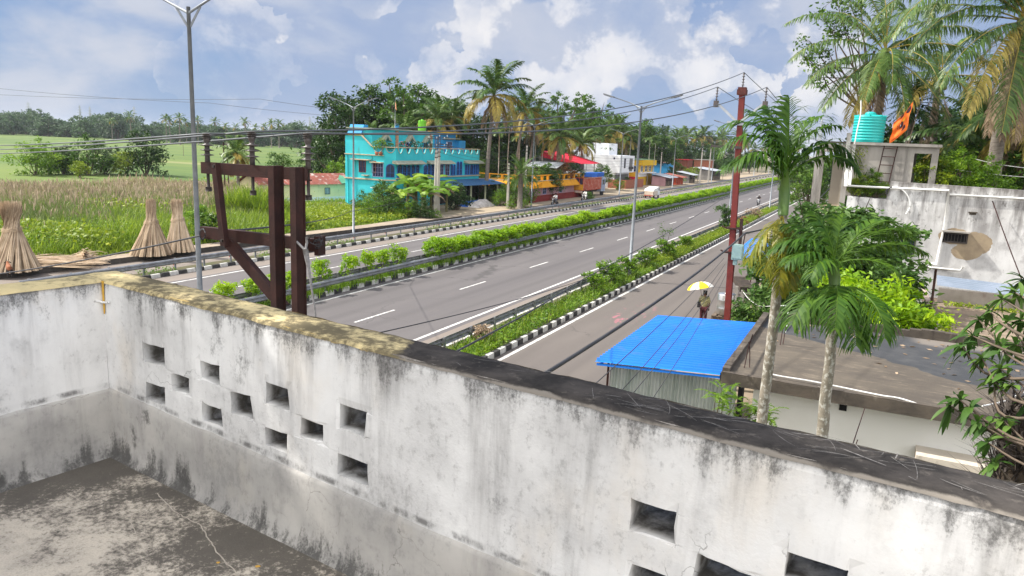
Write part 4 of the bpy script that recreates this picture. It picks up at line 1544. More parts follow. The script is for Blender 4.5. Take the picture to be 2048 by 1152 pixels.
# ---- turquoise house
C = {}
C['turq'] = mat('turquoise_wall', (0.045, 0.50, 0.55), (0.035, 0.43, 0.49), 0.7, rough=0.75, stain=(0.05, 0.22, 0.22), stain_amt=0.15)
C['blue'] = mat('blue_wall', (0.03, 0.27, 0.55), (0.028, 0.23, 0.48), 0.8, rough=0.7)
C['cream'] = mat('cream_trim', (0.52, 0.43, 0.30), (0.42, 0.35, 0.24), 1.5, stain=(0.2, 0.17, 0.12), stain_amt=0.2)
C['yellow'] = mat('yellow_slab', (0.62, 0.38, 0.02), (0.52, 0.31, 0.02), 1.0)
C['lilac'] = mat('lilac_frame', (0.33, 0.36, 0.55), (0.27, 0.30, 0.5), 3)
C['bluefr'] = mat('blue_frame', (0.035, 0.17, 0.50), (0.03, 0.14, 0.42), 3)
C['brown'] = mat('brown_shutter', (0.20, 0.06, 0.035), (0.15, 0.045, 0.03), 3)
C['navy'] = mat('navy_glass', (0.012, 0.02, 0.07), rough=0.25, spec=.6)
C['hood'] = mat('hood_tile', (0.36, 0.34, 0.26), (0.25, 0.26, 0.20), 3)
C['brick'] = mat('brick', (0.36, 0.13, 0.075), (0.27, 0.095, 0.055), 3, stain=(0.12, 0.06, 0.05), stain_amt=0.3)
C['bluetin'] = mat('blue_tin', (0.035, 0.11, 0.24), (0.03, 0.085, 0.18), 1.4, rough=0.5, stain=(0.10, 0.09, 0.09), stain_amt=0.3)
HX, HY = -48.0, 68.2
h = thing('turquoise_house', 'large turquoise two storey house with scalloped roof parapet and arched blue windows', 'house', (HX, HY, 0))
fp = [(-6.3, 0), (-.9, 0), (0, .9), (0, 20.2), (-6.3, 20.2)]
mb = MB()
mb.prism([(x, y, 0) for x, y in fp], (0, 0, 5.95))
mb.prism([(-6.3, 0.02, 5.95), (-2.6, 0.02, 5.95), (-2.6, .02, 6.85), (-4.0, .02, 8.0), (-6.3, .02, 8.0)], (0, .18, 0))
mb.span((-6.3, .2, 5.95), (-6.12, 6.0, 8.0))
mb.obj('wall', C['turq'], h)
# scalloped parapet


def scallop(mb, p0, p1, n, ogee, z0=5.95, z1=6.80, th=.14):
 p0, p1 = np.array(p0, float), np.array(p1, float)
 L = np.linalg.norm(p1 - p0)
 u = (p1 - p0) / L
 nr = np.array([u[1], -u[0]])
 w = L / n
 trims = []
 for k in range(n):
  r, c_ = w * .36, w / 2
  arc = []
  for q in np.linspace(0, 1, 13):
   a = math.pi * q
   zz = -math.sin(a) * .56 if not ogee else -(1 - abs(2 * q - 1) ** 1.35) * .62
   arc.append((c_ + r * math.cos(a) if not ogee else c_ + r * (1 - 2 * q) * (1 - .12 * math.sin(2 * math.pi * min(q, 1 - q) * 2)), z1 + zz))
  poly = [(0, z0), (w, z0), (w, z1)] + arc + [(0, z1)]
  P3 = [(*(p0 + u * (k * w + a)), z) for a, z in poly]
  mb.prism(P3, (-nr[0] * th, -nr[1] * th, 0))
  trims.append([(*(p0 + u * (k * w + a) + nr * .03), z) for a, z in arc])
 return trims


mb = MB()
tr = scallop(mb, (-2.6, 0), (-.9, 0), 1, False)
tr += scallop(mb, (-.9, 0), (0, .9), 1, False)
tr += scallop(mb, (0, .9), (0, 20.2), 12, True)
mb.obj('parapet', C['turq'], h)
mb = MB()
for q in tr:
 mb.tube(q, .035, 5)
for a, b_ in (((-2.6, 0), (-.9, 0)), ((-.9, 0), (0, .9)), ((0, .9), (0, 20.2))):
 mb.bar((*a, 6.85), (*b_, 6.85), .24, .09)
mb.bar((-2.62, -.02, 6.9), (-4.0, -.02, 8.03), .2, .09)
mb.bar((-6.35, -.05, 5.93), (-1.0, -.05, 5.93), .14, .10).bar((-6.4, -.06, 3.25), (-.9, -.06, 3.25), .16, .14).bar((-.9, -.05, 3.25), (.05, .9, 3.25), .16, .14)
mb.bar((.04, .9, 3.45), (.04, 20.3, 3.45), .3, .12)
mb.obj('trim', C['cream'], h)
mb = MB()
mb.span((-6.5, -.1, 8.0), (-4.05, 6.2, 8.14))
mb.span((-3.4, 12.6, 8.78), (-2.4, 20.6, 8.93))
mb.obj('roof_slab', C['yellow'], h)
mb = MB()
mb.span((-6.1, 2.2, 8.14), (-4.3, 5.5, 8.9))
mb.prism([(-6.1, .1, 8.14), (-6.1, 1.4, 8.14), (-6.1, 1.4, 9.2), (-6.1, .7, 9.2)], (1.9, 0, 0))
mb.obj('stair_head', C['blue'], h)
# drain pipes and grooves on the gable side
mb = MB()
for x, z0, z1 in ((-5.9, .3, 5.9), (-4.85, 1.0, 5.7), (-2.55, 3.4, 5.8), (-2.0, .4, 3.1)):
 mb.cyl((x, -.05, z0), (x, -.05, z1), .045, 8)
mb.obj('drain_pipes', C['turq'], h)
# set back upper storey
PXW = -3.0


def hy(px, X=HX + PXW, py=290):
 return AX(px, py, X)[1] - HY


y0p, y1p, y2p = hy(744), hy(867), hy(920)
mb = MB()
mb.span((-6.2, y0p, 5.95), (PXW, y1p, 8.75))
mb.obj('upper_wall', C['turq'], h)
mb = MB()
mb.span((-6.2, y1p, 5.95), (PXW, y2p - 1.2, 8.75)).span((-6.0, y2p - 1.2, 5.95), (PXW + .6, y2p + .4, 7.9))
mb.obj('upper_wall', C['blue'], h)
mb = MB()
mb.span((-6.4, y0p - .3, 8.75), (PXW + .35, y1p + .1, 8.88))
mb.obj('roof_slab', mat('grey_green_slab', (0.30, 0.33, 0.27), (0.24, 0.26, 0.22), 2), h)
mb = MB()
for px in (793, 861):
 yy = hy(px)
 for k in range(10):
  mb.span((PXW + .02, yy - .26, 6.0 + k * .27), (PXW + .12, yy + .26, 6.24 + k * .27))
mb.obj('striped_pillar', mat('salmon_brick', (0.55, 0.27, 0.14), (0.45, 0.21, 0.12), 4), h)
for px in (768, 817, 851):
 yy = hy(px)
 w_ = window(h, (PXW, yy, 6.1), (0, 1, 0), 1.0, 1.35, C['bluefr'], C['navy'], (1, 1), out=(1, 0, 0))
 mb = MB()
 for s in (-1, 1):
  mb.prism([(PXW, yy, 8.35), (PXW, yy + s * .85, 7.55), (PXW, yy + s * .85, 7.42), (PXW, yy + s * .35, 7.60), (PXW, yy, 8.0)], (.55, 0, 0))
 mb.obj('gable_hood', C['hood'], h)
yy = hy(898)
window(h, (PXW, yy, 6.2), (0, 1, 0), 1.5, 1.5, C['lilac'], C['navy'], (3, 2), out=(1, 0, 0))
mb = MB()
mb.span((PXW, yy - 1.6, 8.05), (PXW + .7, yy + 1.7, 8.15))
mb.obj('window_hood', C['hood'], h)
# first floor openings of the gable side
for px0, px1 in ((718, 732), (743, 752)):
 a0, a1 = AY(px0, 335, HY)[0] - HX, AY(px1, 335, HY)[0] - HX
 w_ = window(h, ((a0 + a1) / 2, 0, 3.95), (1, 0, 0), a1 - a0, 1.35, C['brown'], C['brown'] if px0 > 740 else C['navy'], (1, 1))
mb = MB()
for a_, b_ in (((-5.2, -.55, 5.32), (-2.7, 0, 5.42)), ((-3.75, -.4, 3.62), (-2.9, 0, 3.7)), ((-2.5, -.6, 5.1), (-1.0, 0, 5.2))):
 MB().span(a_, b_).obj('window_hood', C['cream'], h)
window(h, (-1.75, 0, 3.55), (1, 0, 0), 1.45, 1.55, C['lilac'], C['navy'], (3, 2))
# front: rows of arched windows under sloping hoods
for y_, w, a, hh in ((1.6, 1.0, True, 1.5), (2.55, .75, True, 1.4), (3.4, .75, True, 1.4), (4.3, .75, True, 1.4), (5.2, .75, True, 1.4), (6.9, .75, True, 1.4), (7.7, .7, True, 1.45), (8.5, .7, True, 1.45),
      (10.2, 1.6, False, 1.4), (11.9, 1.1, False, 1.4), (13.0, .55, True, 1.4), (13.65, .55, True, 1.4), (14.5, .7, True, 1.75), (15.25, .7, True, 1.75), (16.6, .55, True, 1.35), (17.25, .55, True, 1.35), (18.1, .85, True, 1.35), (18.85, .5, True, 1.35), (19.4, .45, True, 1.35), (19.9, .4, True, 1.35)):
 window(h, (0, y_, 3.55), (0, 1, 0), w, hh, C['lilac'] if not a else C['bluefr'], C['navy'], (1 if w < 1.2 else 3, 1 if a else 2), a, out=(1, 0, 0), t=.07)
window(h, (-.45, .45, 3.55), (.707, .707, 0), 1.0, 1.5, C['bluefr'], C['navy'], (1, 1), True)
mb = MB()
for a, b_ in ((.2, 6.2), (7.2, 12.9), (16.0, 20.5)):
 mb = MB()
 mb.prism([(0, a, 5.42), (0, a, 5.10), (.85, a - .2, 5.02), (.85, a - .2, 5.08)], (0, b_ - a, 0))
 mb.obj('window_hood', C['hood'], h)
# blue tin porch on pale posts
mb = MB()
corrugated(mb, (0.02, 8.2, 3.05), (0, 14.5, -.1), (3.1, 0, -.55), 40, .05)
pr = mb.obj('porch_roof', C['bluetin'], h)
for y_ in (9.0, 13.2, 17.0, 20.4, 22.2):
 mb = MB()
 mb.cyl((2.75, y_, 0), (2.75, y_, 2.5), .13, 10)
 mb.obj('porch_post', mat('pale_post', (0.42, 0.44, 0.28), (0.34, 0.36, 0.22), 3) if y_ == 9.0 else bpy.data.materials['pale_post'], h)
mb = MB()
mb.span((.01, 8.6, .1), (.06, 20.0, 2.9))
mb.obj('shop_front', C['navy'], h)
for k in range(4):
 mb = MB()
 mb.span((.06, 9.0 + k * 2.8, .15), (.1, 11.2 + k * 2.8, 2.5))
 mb.obj('shutter', M['iron'], h)
mb = MB()
mb.lathe([(0, 0), (.42, .02), (.40, .06), (.05, .12)], (-2.1, -.3, 2.3), 14)
mb.obj('satellite_dish', M['galv'], h).rotation_euler = (0, 0, 0)


def water_tank(name, label, loc, r, H, m, lid=True, cat='water tank'):
 t = thing(name, label, cat, loc)
 prof = [(0, 0), (r * .97, 0), (r, .02)]
 nb = 8
 for k in range(nb):
  z0 = .04 + (H * .86 - .04) * k / nb
  dz = (H * .86 - .04) / nb
  prof += [(r * .965, z0 + .01), (r, z0 + dz * .22), (r, z0 + dz * .78), (r * .965, z0 + dz * .99)]
 prof += [(r * 1.0, H * .88), (r * .99, H * .93), (r * .8, H * .955), (r * .3, H * 1.0), (0, H * 1.0)]
 MB().lathe(prof, (0, 0, 0), 32).obj('tank', m, t)
 if lid:
  mb = MB()
  mb.lathe([(0, H * .98), (r * .34, H * .98), (r * .36, H * 1.04), (r * .2, H * 1.09), (0, H * 1.09)], (0, 0, 0), 18)
  mb.obj('lid', m, t)
  mb = MB()
  for k in range(8):
   a = k * math.pi / 4
   mb.box((r * .82 * math.cos(a), r * .82 * math.sin(a), H * .955), (r * .42, .05, .035), a)
  mb.obj('ribs', m, t)
 return t


p = AX(844, 271, -52.5)
water_tank('water_tank', 'bright green ribbed water tank on the turquoise house roof', (-52.5, p[1], 8.88), .52, 1.35, mat('green_tank', (0.14, 0.42, 0.02), (0.11, 0.35, 0.02), 2, rough=.4))
p = AX(794, 262, -52)
mb = MB()
mb.cyl((0, 0, 0), (0, 0, .45), .2, 14, 0, .26).tube([(.24 * math.cos(q), 0, .45 + .2 * math.sin(q)) for q in np.linspace(0, math.pi, 8)], .012, 4)
tag(mb.obj('bucket', C['blue'], None, (-52, p[1], 8.88)), 'small blue tub on the turquoise house roof', 'tub')
fl = thing('flag', 'small faded orange flag on a thin pole above the turquoise house roof', 'flag', (-52.3, p[1], 8.88))
MB().cyl((0, 0, 0), (0, 0, 3.4), .025, 6).obj('pole', M['galv'], fl)
mb = MB()
mb.add([(0, 0, 3.35), (0, 0, 2.5), (.22, -.12, 2.3), (.34, -.2, 2.15), (.2, -.1, 2.9)], [(0, 1, 2, 4), (4, 2, 3)])
mb.obj('cloth', mat('faded_orange', (0.55, 0.24, 0.12), (0.45, 0.2, 0.1), 2), fl)
rngp = np.random.default_rng(31)
# terrace plants behind the scalloped parapet
for k, (px, s, mname) in enumerate(((755, 1.0, 'leaf_shrub'), (763, 1.1, 'leaf_shrub'), (782, .8, 'leaf_mid'), (808, .9, 'leaf_mid'), (828, .9, 'leaf_dark'), (838, 1.0, 'leaf_dark'), (857, .9, 'leaf_dark'))):
 yy = AX(px, 295, -49.2)[1]
 t = thing('potted_plant', ('leafy potted shrub at the left end of', 'second leafy shrub on', 'thin shrub by the striped pillar on', 'pink flowering plant on', 'dark bushy plant with white blooms on', 'dark bushy plant right of the blooms on', 'dark plant under the right gable hood on')[k] + ' the turquoise terrace', 'potted plant', (-49.3, yy, 5.95))
 MB().lathe([(0, 0), (.16, 0), (.22, .35), (.2, .35), (.18, .3), (0, .3)], (0, 0, 0), 12).obj('pot', C['brick'], t)
 mb = MB()
 n = 260
 d = rngp.normal(0, 1, (n, 3))
 d /= np.linalg.norm(d, axis=1)[:, None]
 Cc = d * rngp.uniform(.3, 1, n)[:, None] ** .5 * np.array([.55, .75, .6]) * s + np.array([0, 0, .95 * s + .2])
 leaves(mb, rngp, Cc, .2, d)
 mats = [M[mname]]
 if k in (3, 4):
  pk = Cc[:60] * np.array([1.08, 1.08, 1.05])
  leaves(mb, rngp, pk, .14, None, 1, 1.2)
  mats.append(mat('pink_petal', (0.55, 0.12, 0.22), (0.45, 0.09, 0.2), 3) if k == 3 else M['white_paint'])
 mb.obj('foliage', mats, t)

# ---- pale green shed with the rusty roof
A, B = G(520, 405), G(702, 399)
uu = (B - A)
L_ = np.linalg.norm(uu)
rz = math.atan2(uu[1], uu[0])
h = thing('long_shed', 'long pale yellow shed with a rusty red tin roof beside the turquoise house', 'shed', (A[0], A[1], 0), rz)
C['paleyel'] = mat('pale_yellow_wall', (0.80, 0.72, 0.42), (0.72, 0.64, 0.37), .8, stain=(0.26, 0.24, 0.15), stain_amt=0.3)
mb = MB()
mb.prism([(0, 0, 0), (0, 4.5, 0), (0, 4.5, 2.1), (0, 2.2, 3.1), (0, 0, 2.1)], (L_, 0, 0))
mb.obj('wall', C['paleyel'], h)
M['rusty_tin'] = mat('rusty_tin', (0.27, 0.075, 0.05), (0.19, 0.055, 0.04), .9, rough=.75, stain=(0.55, 0.50, 0.45), stain_amt=0.45)
mb = MB()
corrugated(mb, (-.4, -.45, 1.98), (L_ + .8, 0, 0), (0, 2.65, 1.2), 60, .03)
corrugated(mb, (-.4, 4.9, 1.98), (L_ + .8, 0, 0), (0, -2.68, 1.2), 60, .03)
mb.obj('roof', M['rusty_tin'], h)
mb = MB()
mb.span((-.05, -.12, 0), (L_, -.02, .45))
mb.obj('plinth', M['white_paint'], h)
for f, w, hh, z in ((.72, .75, .8, .75), (.40, .7, .8, .8), (.96, .5, .6, .7)):
 window(h, (L_ * f, -.01, z), (1, 0, 0), w, hh, M['iron'], M['galv'] if f < .9 else C['navy'], (2, 0))
t = thing('tarpaulin', 'torn green plastic sheet over the end of the rusty shed roof', 'tarpaulin', (0, 0, 0))
q = Matrix.Translation((A[0], A[1], 0)) @ Matrix.Rotation(rz, 4, 'Z')
mb = MB()
V = [q @ Vector(v) for v in ((L_ * .86, -.5, 2.06), (L_ * .99, -.52, 2.10), (L_ * 1.0, .7, 2.62), (L_ * .95, 1.6, 3.0), (L_ * .88, .6, 2.58))]
mb.add([tuple(v) for v in V], [(0, 1, 2, 4), (4, 2, 3)])
V2 = [v + Vector((0, 0, .03)) for v in V]
mb.add([tuple(v) for v in V2], [(0, 1, 2, 4), (4, 2, 3)])
mb.obj('sheet', mat('green_sheet', (0.10, 0.30, 0.18), (0.08, 0.24, 0.15), 2), t)

# ---- generic roadside house


def house(name, label, X0, Y0, X1, Y1, H, m, roofm=None, slab=.35, cat='house', z0=0):
 h = thing(name, label, cat, ((X0 + X1) / 2, (Y0 + Y1) / 2, z0))
 w, d = (X1 - X0) / 2, (Y1 - Y0) / 2
 MB().span((-w, -d, 0), (w, d, H)).obj('wall', m, h)
 if roofm:
  mb = MB()
  mb.span((-w - slab, -d - slab, H), (w + slab, d + slab, H + .16))
  mb.obj('roof', roofm, h)
 h['hw'], h['hd'] = w, d
 return h


def wins(h, face, items, mframe, mpane, **kw):
 w, d = h['hw'], h['hd']
 for a, z, ww, hh in items:
  if face == 'L':
   window(h, (a * w, -d, z), (1, 0, 0), ww, hh, mframe, mpane, **kw)
  else:
   window(h, (w, a * d, z), (0, 1, 0), ww, hh, mframe, mpane, out=(1, 0, 0), **kw)


C['orange'] = mat('orange_wall', (0.66, 0.29, 0.012), (0.55, 0.24, 0.012), 1.0, stain=(0.35, 0.16, 0.02), stain_amt=0.2)
C['pink'] = mat('pink_plaster', (0.42, 0.24, 0.26), (0.34, 0.20, 0.22), 1.0)
C['maroon'] = mat('maroon_plinth', (0.22, 0.03, 0.025), (0.17, 0.025, 0.022), 1.0)
h = house('orange_house', 'low orange house with an open railed roof terrace beside the date palm', -52, 91, -41.6, 111, 2.35, C['pink'])
w, d = h['hw'], h['hd']
mb = MB()
# flared orange eave and railed parapet
for (a, b_) in (((-w, -d), (w, -d)), ((w, -d), (w, d))):
 a, b_ = np.array(a), np.array(b_)
 u = (b_ - a) / np.linalg.norm(b_ - a)
 nn = np.array([u[1], -u[0]])
 o0, o1 = nn * .9, nn * .15
 mb.prism([(*(a + o0 - u * .9), 2.0), (*(a + o0 - u * .9), 2.12), (*(a + o1), 2.85), (*(a - nn * .1), 2.85), (*(a - nn * .1), 2.35)], tuple(np.append(b_ - a + u * 1.8 * (1 if a[0] < 0 else 1), 0)))
 L = np.linalg.norm(b_ - a)
 n = int(L / 1.9)
 for k in range(n + 1):
  q = a + u * L * k / n
  mb.box((*q, 3.25), (.3, .3, .8))
 mb.bar((*a, 3.62), (*b_, 3.62), .22, .12)
mb.span((-w, -d, 2.351), (w, d, 2.6))
mb.obj('parapet', C['orange'], h)
mb = MB()
mb.bar((-w, -d - .16, 2.9), (w + .1, -d - .16, 2.9), .12, .08).bar((w + .16, -d, 2.9), (w + .16, d, 2.9), .12, .08)
mb.obj('trim', C['cream'], h)
MB().span((w, -d, 0), (w + .12, d, .9)).obj('plinth', C['maroon'], h)
wins(h, 'F', ((-.5, 1.0, 1.2, 1.1), (.1, 1.0, 1.2, 1.1), (.7, .1, 1.0, 2.0)), C['lilac'], C['navy'])
mb = MB()
leaves(mb, rngp, np.column_stack([rngp.uniform(-w, w, 500), np.full(500, -d + .3) + rngp.normal(0, .15, 500), rngp.uniform(2.8, 3.5, 500)]), .22)
leaves(mb, rngp, np.column_stack([np.full(400, w - .3) + rngp.normal(0, .15, 400), rngp.uniform(-d, d, 400), rngp.uniform(2.8, 3.6, 400)]), .22)
mb.obj('planter_plants', M['leaf_mid'], h)
t = thing('tin_canopy', 'pale corrugated tin canopy standing on the orange house terrace', 'canopy', (-44.5, 104, 2.6))
mb = MB()
corrugated(mb, (-2.6, -3.2, 1.9), (5.2, 0, 0), (0, 3.2, .8), 18, .05).mesh
corrugated(mb, (-2.6, 3.2, 1.9), (5.2, 0, 0), (0, -3.25, .8), 18, .05)
mb.obj('roof', M['galv'], t)
for s in (-2.4, 2.4):
 for q in (-3.0, 3.0):
  MB().cyl((s, q, 0), (s, q, 1.95), .05, 6).obj('post', M['galv'], t)

# red roofed house
C['grey_pl'] = mat('grey_plaster', (0.20, 0.19, 0.18), (0.15, 0.145, 0.14), .8)
C['redtin'] = mat('crimson_tin', (0.55, 0.022, 0.045), (0.47, 0.02, 0.04), 1.2, rough=.5)
C['whitewall'] = mat('white_house_wall', (0.80, 0.81, 0.83), (0.74, 0.75, 0.77), .6, stain=(0.52, 0.52, 0.52), stain_amt=0.15)
pr0 = AY(1128, 310, 122)
h = thing('red_roofed_house', 'grey two storey house with a sloping crimson tin awning behind the lorry', 'house', (-49.0, 122, 0))
MB().span((-7, 0, 0), (0, 9, 5.6)).obj('wall', C['grey_pl'], h)
MB().span((.0, .2, 2.6), (2.4, 8.8, 3.6)).span((.01, .2, 0), (.05, 8, 2.5)).obj('balcony', C['whitewall'], h)
MB().span((.05, .2, 0), (2.2, 1.0, 2.59)).span((.05, 8.0, 0), (2.2, 8.6, 2.59)).obj('pillar', C['redtin'], h)
mb = MB()
corrugated(mb, (-4.6, -.6, 6.7), (0, 10.4, 0), (7.6, 0, -1.9), 40, .05)
mb.obj('awning', C['redtin'], h)
mb = MB()
mb.prism([(-4.5, -.62, 5.7), (.2, -.62, 4.9), (1.2, -.62, 4.9), (2.6, -.62, 5.0), (-4.5, -.62, 6.6)], (0, .05, 0))
mb.obj('valance', C['redtin'], h)
for k, (x, y_) in enumerate(((2.2, .1), (2.2, 4.4), (2.2, 8.7))):
 MB().cyl((x, y_, 3.6), (x, y_, 5.0), .05, 6).obj('post', M['galv'], h)
for y_ in (1.6, 4.4, 7.2):
 window(h, (0, y_, 3.7), (0, 1, 0), 1.1, 1.2, C['brown'], C['navy'], out=(1, 0, 0))

# white house
h = house('white_house', 'plain white two storey flat roofed house with one narrow dark window', -55, 140, -46, 149.5, 6.35, C['whitewall'])
w, d = h['hw'], h['hd']
MB().span((-w, -d + 3, 6.35), (-w + 6.5, d - 1, 8.6)).span((-w - 4, -d + 1, 6.35), (-w - .5, d, 8.1)).span((-w - 4, -d, 0), (-w, d, 6.35)).obj('stair_block', C['whitewall'], h)
MB().span((w, -d, 3.0), (w + 1.0, d, 6.3)).obj('balcony_wall', C['whitewall'], h)
window(h, (w + 1.0, -d * .35, 3.9), (0, 1, 0), .9, 1.9, M['iron'], C['navy'], (1, 2), out=(1, 0, 0))
window(h, (w + 1.0, d * .5, 3.15), (0, 1, 0), 2.4, 2.7, C['whitewall'], C['grey_pl'], (0, 0), out=(1, 0, 0))
MB().bar((w + 1.1, d * .2, 3.9), (w + 1.1, d * .85, 3.9), .06, .5).obj('railing', M['iron'], h)
window(h, (-w + .8, -d, 4.2), (1, 0, 0), 1.3, 1.7, C['pink'], C['pink'], (0, 0))
MB().span((w - .05, -d + .3, 0.2), (w + .04, d - .3, 2.6)).obj('shutter', C['grey_pl'], h)
MB().span((w - .35, -d - .05, 5.6), (w - .05, -d + .02, 5.95)).obj('vent', C['navy'], h)
t = thing('brick_wall', 'low red brick wall in front of the white house', 'wall', (-43.6, 140, 0))
MB().span((-.12, 0, 0), (.12, 12, 1.7)).span((-3.5, -.2, 0), (.12, 0, 1.7)).obj('wall', C['brick'], t)

# yellow house
C['yelwall'] = mat('yellow_wall', (0.68, 0.42, 0.015), (0.60, 0.36, 0.015), .8)
h = house('yellow_house', 'bright yellow two storey house with a green roof edge past the white house', -50.5, 155, -45.6, 166, 5.45, C['yelwall'], mat('green_edge', (0.20, 0.32, 0.18), (0.16, 0.26, 0.15), 1))
w, d = h['hw'], h['hd']
MB().span((-w - 2.5, -d + .4, 0), (-w, d, 5.3)).obj('side_block', C['cream'], h)
MB().span((w, -d, 4.3), (w + .8, d, 5.4)).obj('balcony_wall', C['yelwall'], h)
window(h, (w * .45, -d, 2.9), (1, 0, 0), 1.7, 1.3, C['whitewall'], C['navy'], (2, 1))
for a in (-.6, 0, .6):
 window(h, (w, a * d, 2.9), (0, 1, 0), 1.8, 1.3, C['whitewall'], C['navy'], (2, 1), out=(1, 0, 0))
MB().span((w + .02, -d, 1.9), (w + .12, -d + 6, 2.8)).obj('wall_sign', C['whitewall'], h)
MB().span((w, -d, 2.65), (w + .9, d, 2.78)).obj('ledge', C['whitewall'], h)
MB().span((-w + .4, -d - 2.4, 0), (w, -d - .05, 1.9)).obj('shop', C['redtin'], h)


def stall(name, label, x, y, w, d, H, roofm, wallm, cat='stall', front=None):
 t = thing(name, label, cat, (x, y, 0))
 mb = MB()
 mb.span((-w / 2, -d / 2, 0), (-w / 2 + .1, d / 2, H)).span((-w / 2, -d / 2, 0), (w / 2, -d / 2 + .08, H * .9)).span((-w / 2, d / 2 - .08, 0), (w / 2, d / 2, H * .9))
 mb.obj('wall', wallm, t)
 mb = MB()
 corrugated(mb, (-w / 2 - .3, -d / 2 - .4, H + .35), (0, d + .8, 0), (w + 1.3, 0, -.75), max(6, int(d / .3)), .05)
 mb.obj('roof', roofm, t)
 mb = MB()
 for s in (-1, 1):
  mb = MB()
  mb.cyl((w / 2 + .7, s * d / 2, 0), (w / 2 + .7, s * d / 2, H - .3), .05, 6)
  mb.obj('post', M['bark'], t)
 mb = MB()
 mb.span((-w / 2 + .1, -d / 2 + .1, 0), (w / 2 - .3, d / 2 - .1, 1.0))
 mb.obj('counter', M['bark'], t)
 if front:
  MB().span((w / 2 - .05, -d / 2, 0), (w / 2, d / 2, H * .85)).obj('shutter', front, t)
 return t


C['redshut'] = mat('red_orange_shutter', (0.42, 0.06, 0.02), (0.34, 0.05, 0.02), 1)
stall('roadside_stall', 'roadside stall with a bluish tin roof beside the yellow house', -42.6, 164, 3.2, 7, 2.2, M['galv'], C['pink'])
stall('roadside_stall', 'red orange shuttered stall just past the bluish tin roof', -42.0, 172, 3.0, 5, 2.1, M['rusty_tin'], C['redshut'], front=C['redshut'])
stall('roadside_stall', 'small grey roofed stall standing in front of a concrete pole', -42.0, 184, 3.0, 6, 2.4, M['galv'], C['grey_pl'])
stall('roadside_stall', 'long tin roofed shed beside the twin concrete poles', -43.0, 214, 5.0, 13, 3.0, M['galv'], C['grey_pl'])
h = house('blue_house', 'small blue house with a pink roof among the far trees', -57, 205, -52, 211, 4.2, C['blue'], C['pink'])
h = house('brown_house', 'small dark house with a red roof among the far trees', -58, 228, -52, 235, 5.0, C['brown'], C['redtin'])
h = house('brown_house', 'orange brick house peeping between the far trees right of the red roof', -54, 246, -49, 253, 5.0, C['brick'], M['concrete'])
h = house('grey_house', 'unfinished grey upper storey showing above the far trees', -66, 240, -61, 246, 8.0, C['grey_pl'], M['concrete'])
# ------------------------------------------------------------------ blue roofed shed beside the service road
C['bluesheet'] = mat('bright_blue_sheet', (0.007, 0.175, 0.66), (0.007, 0.15, 0.58), .9, rough=.42, stain=(0.06, 0.16, 0.42), stain_amt=0.35, spec=.4)
h = thing('tin_shed', 'corrugated tin shed with a bright blue sheet roof beside the low white house', 'shed', (-4.1, 19.7, 0))
zl, zr = 2.60, 2.80
mb = MB()
corrugated(mb, (-5.70 + 4.1, 16.80 - 19.7, zl), (0, 5.85, .0), (3.28, 0, zr - zl), 27, .06, 0, True)
mb.obj('roof', C['bluesheet'], h)
mb = MB()
mb.bar((-1.56, -2.86, zl - .07), (1.62, -2.86, zr - .07), .05, .05).bar((-1.5, -2.8, zl - .08), (-1.5, 2.8, zl - .08), .04, .05)
mb.obj('roof_edge', C['bluesheet'], h)
m, t, b = newmat('weathered_corrugated')
co = geoco(t)
f = noise_n(t, vscale(t, co, (2.5, 2.5, .5)), 1.0, 8, .65)
c = mixc(t, maprange(t, f, .35, .66), (0.40, 0.44, 0.42), (0.24, 0.29, 0.26))
c = mixc(t, math_n(t, 'MULTIPLY', maprange(t, noise_n(t, vscale(t, co, (4, 4, .6), (3, 1, 0)), 1.0, 7, .7), .56, .7), .6), c, (0.10, 0.14, 0.10))
t.links.new(c, b.inputs['Base Color'])
b.inputs['Metallic'].default_value = .35
b.inputs['Roughness'].default_value = .5
M['wcorr'] = m
mb = MB()
corrugated(mb, (-1.28, -2.55, 0), (3.05, 0, 0), (0, 0, zl - .02), 36, .035)
corrugated(mb, (-1.28, 2.6, 0), (0, -5.15, 0), (0, 0, zl), 58, .035)
mb.obj('wall', M['wcorr'], h)
for q in ((-1.34, -2.6), (-1.34, 2.65)):
 MB().cyl((*q, 0), (*q, zl - .02), .03, 8).obj('post', M['rust'], h)
mb = MB()
mb.span((1.80, -2.5, .1), (1.9, -2.2, 2.7))
mb.obj('door_gap', M['dark'], h)

# ------------------------------------------------------------------ low white house with the flat concrete roof
m, t, b = newmat('old_roof_concrete')
co = geoco(t)
sx = t.nodes.new('ShaderNodeSeparateXYZ')
t.links.new(co, sx.inputs[0])
a1 = noise_n(t, co, .8, 7, .6)
a2 = noise_n(t, vscale(t, co, (1.0, 3.0, 1)), 2.2, 9, .68)
c = mixc(t, maprange(t, a1, .36, .66), (0.105, 0.086, 0.064), (0.072, 0.059, 0.046))
c = mixc(t, math_n(t, 'MULTIPLY', maprange(t, a2, .52, .70), .7), c, (0.195, 0.158, 0.115))
c = mixc(t, math_n(t, 'MULTIPLY', maprange(t, noise_n(t, co, 9.0, 8, .7), .56, .72), .55), c, (0.055, 0.048, 0.04))
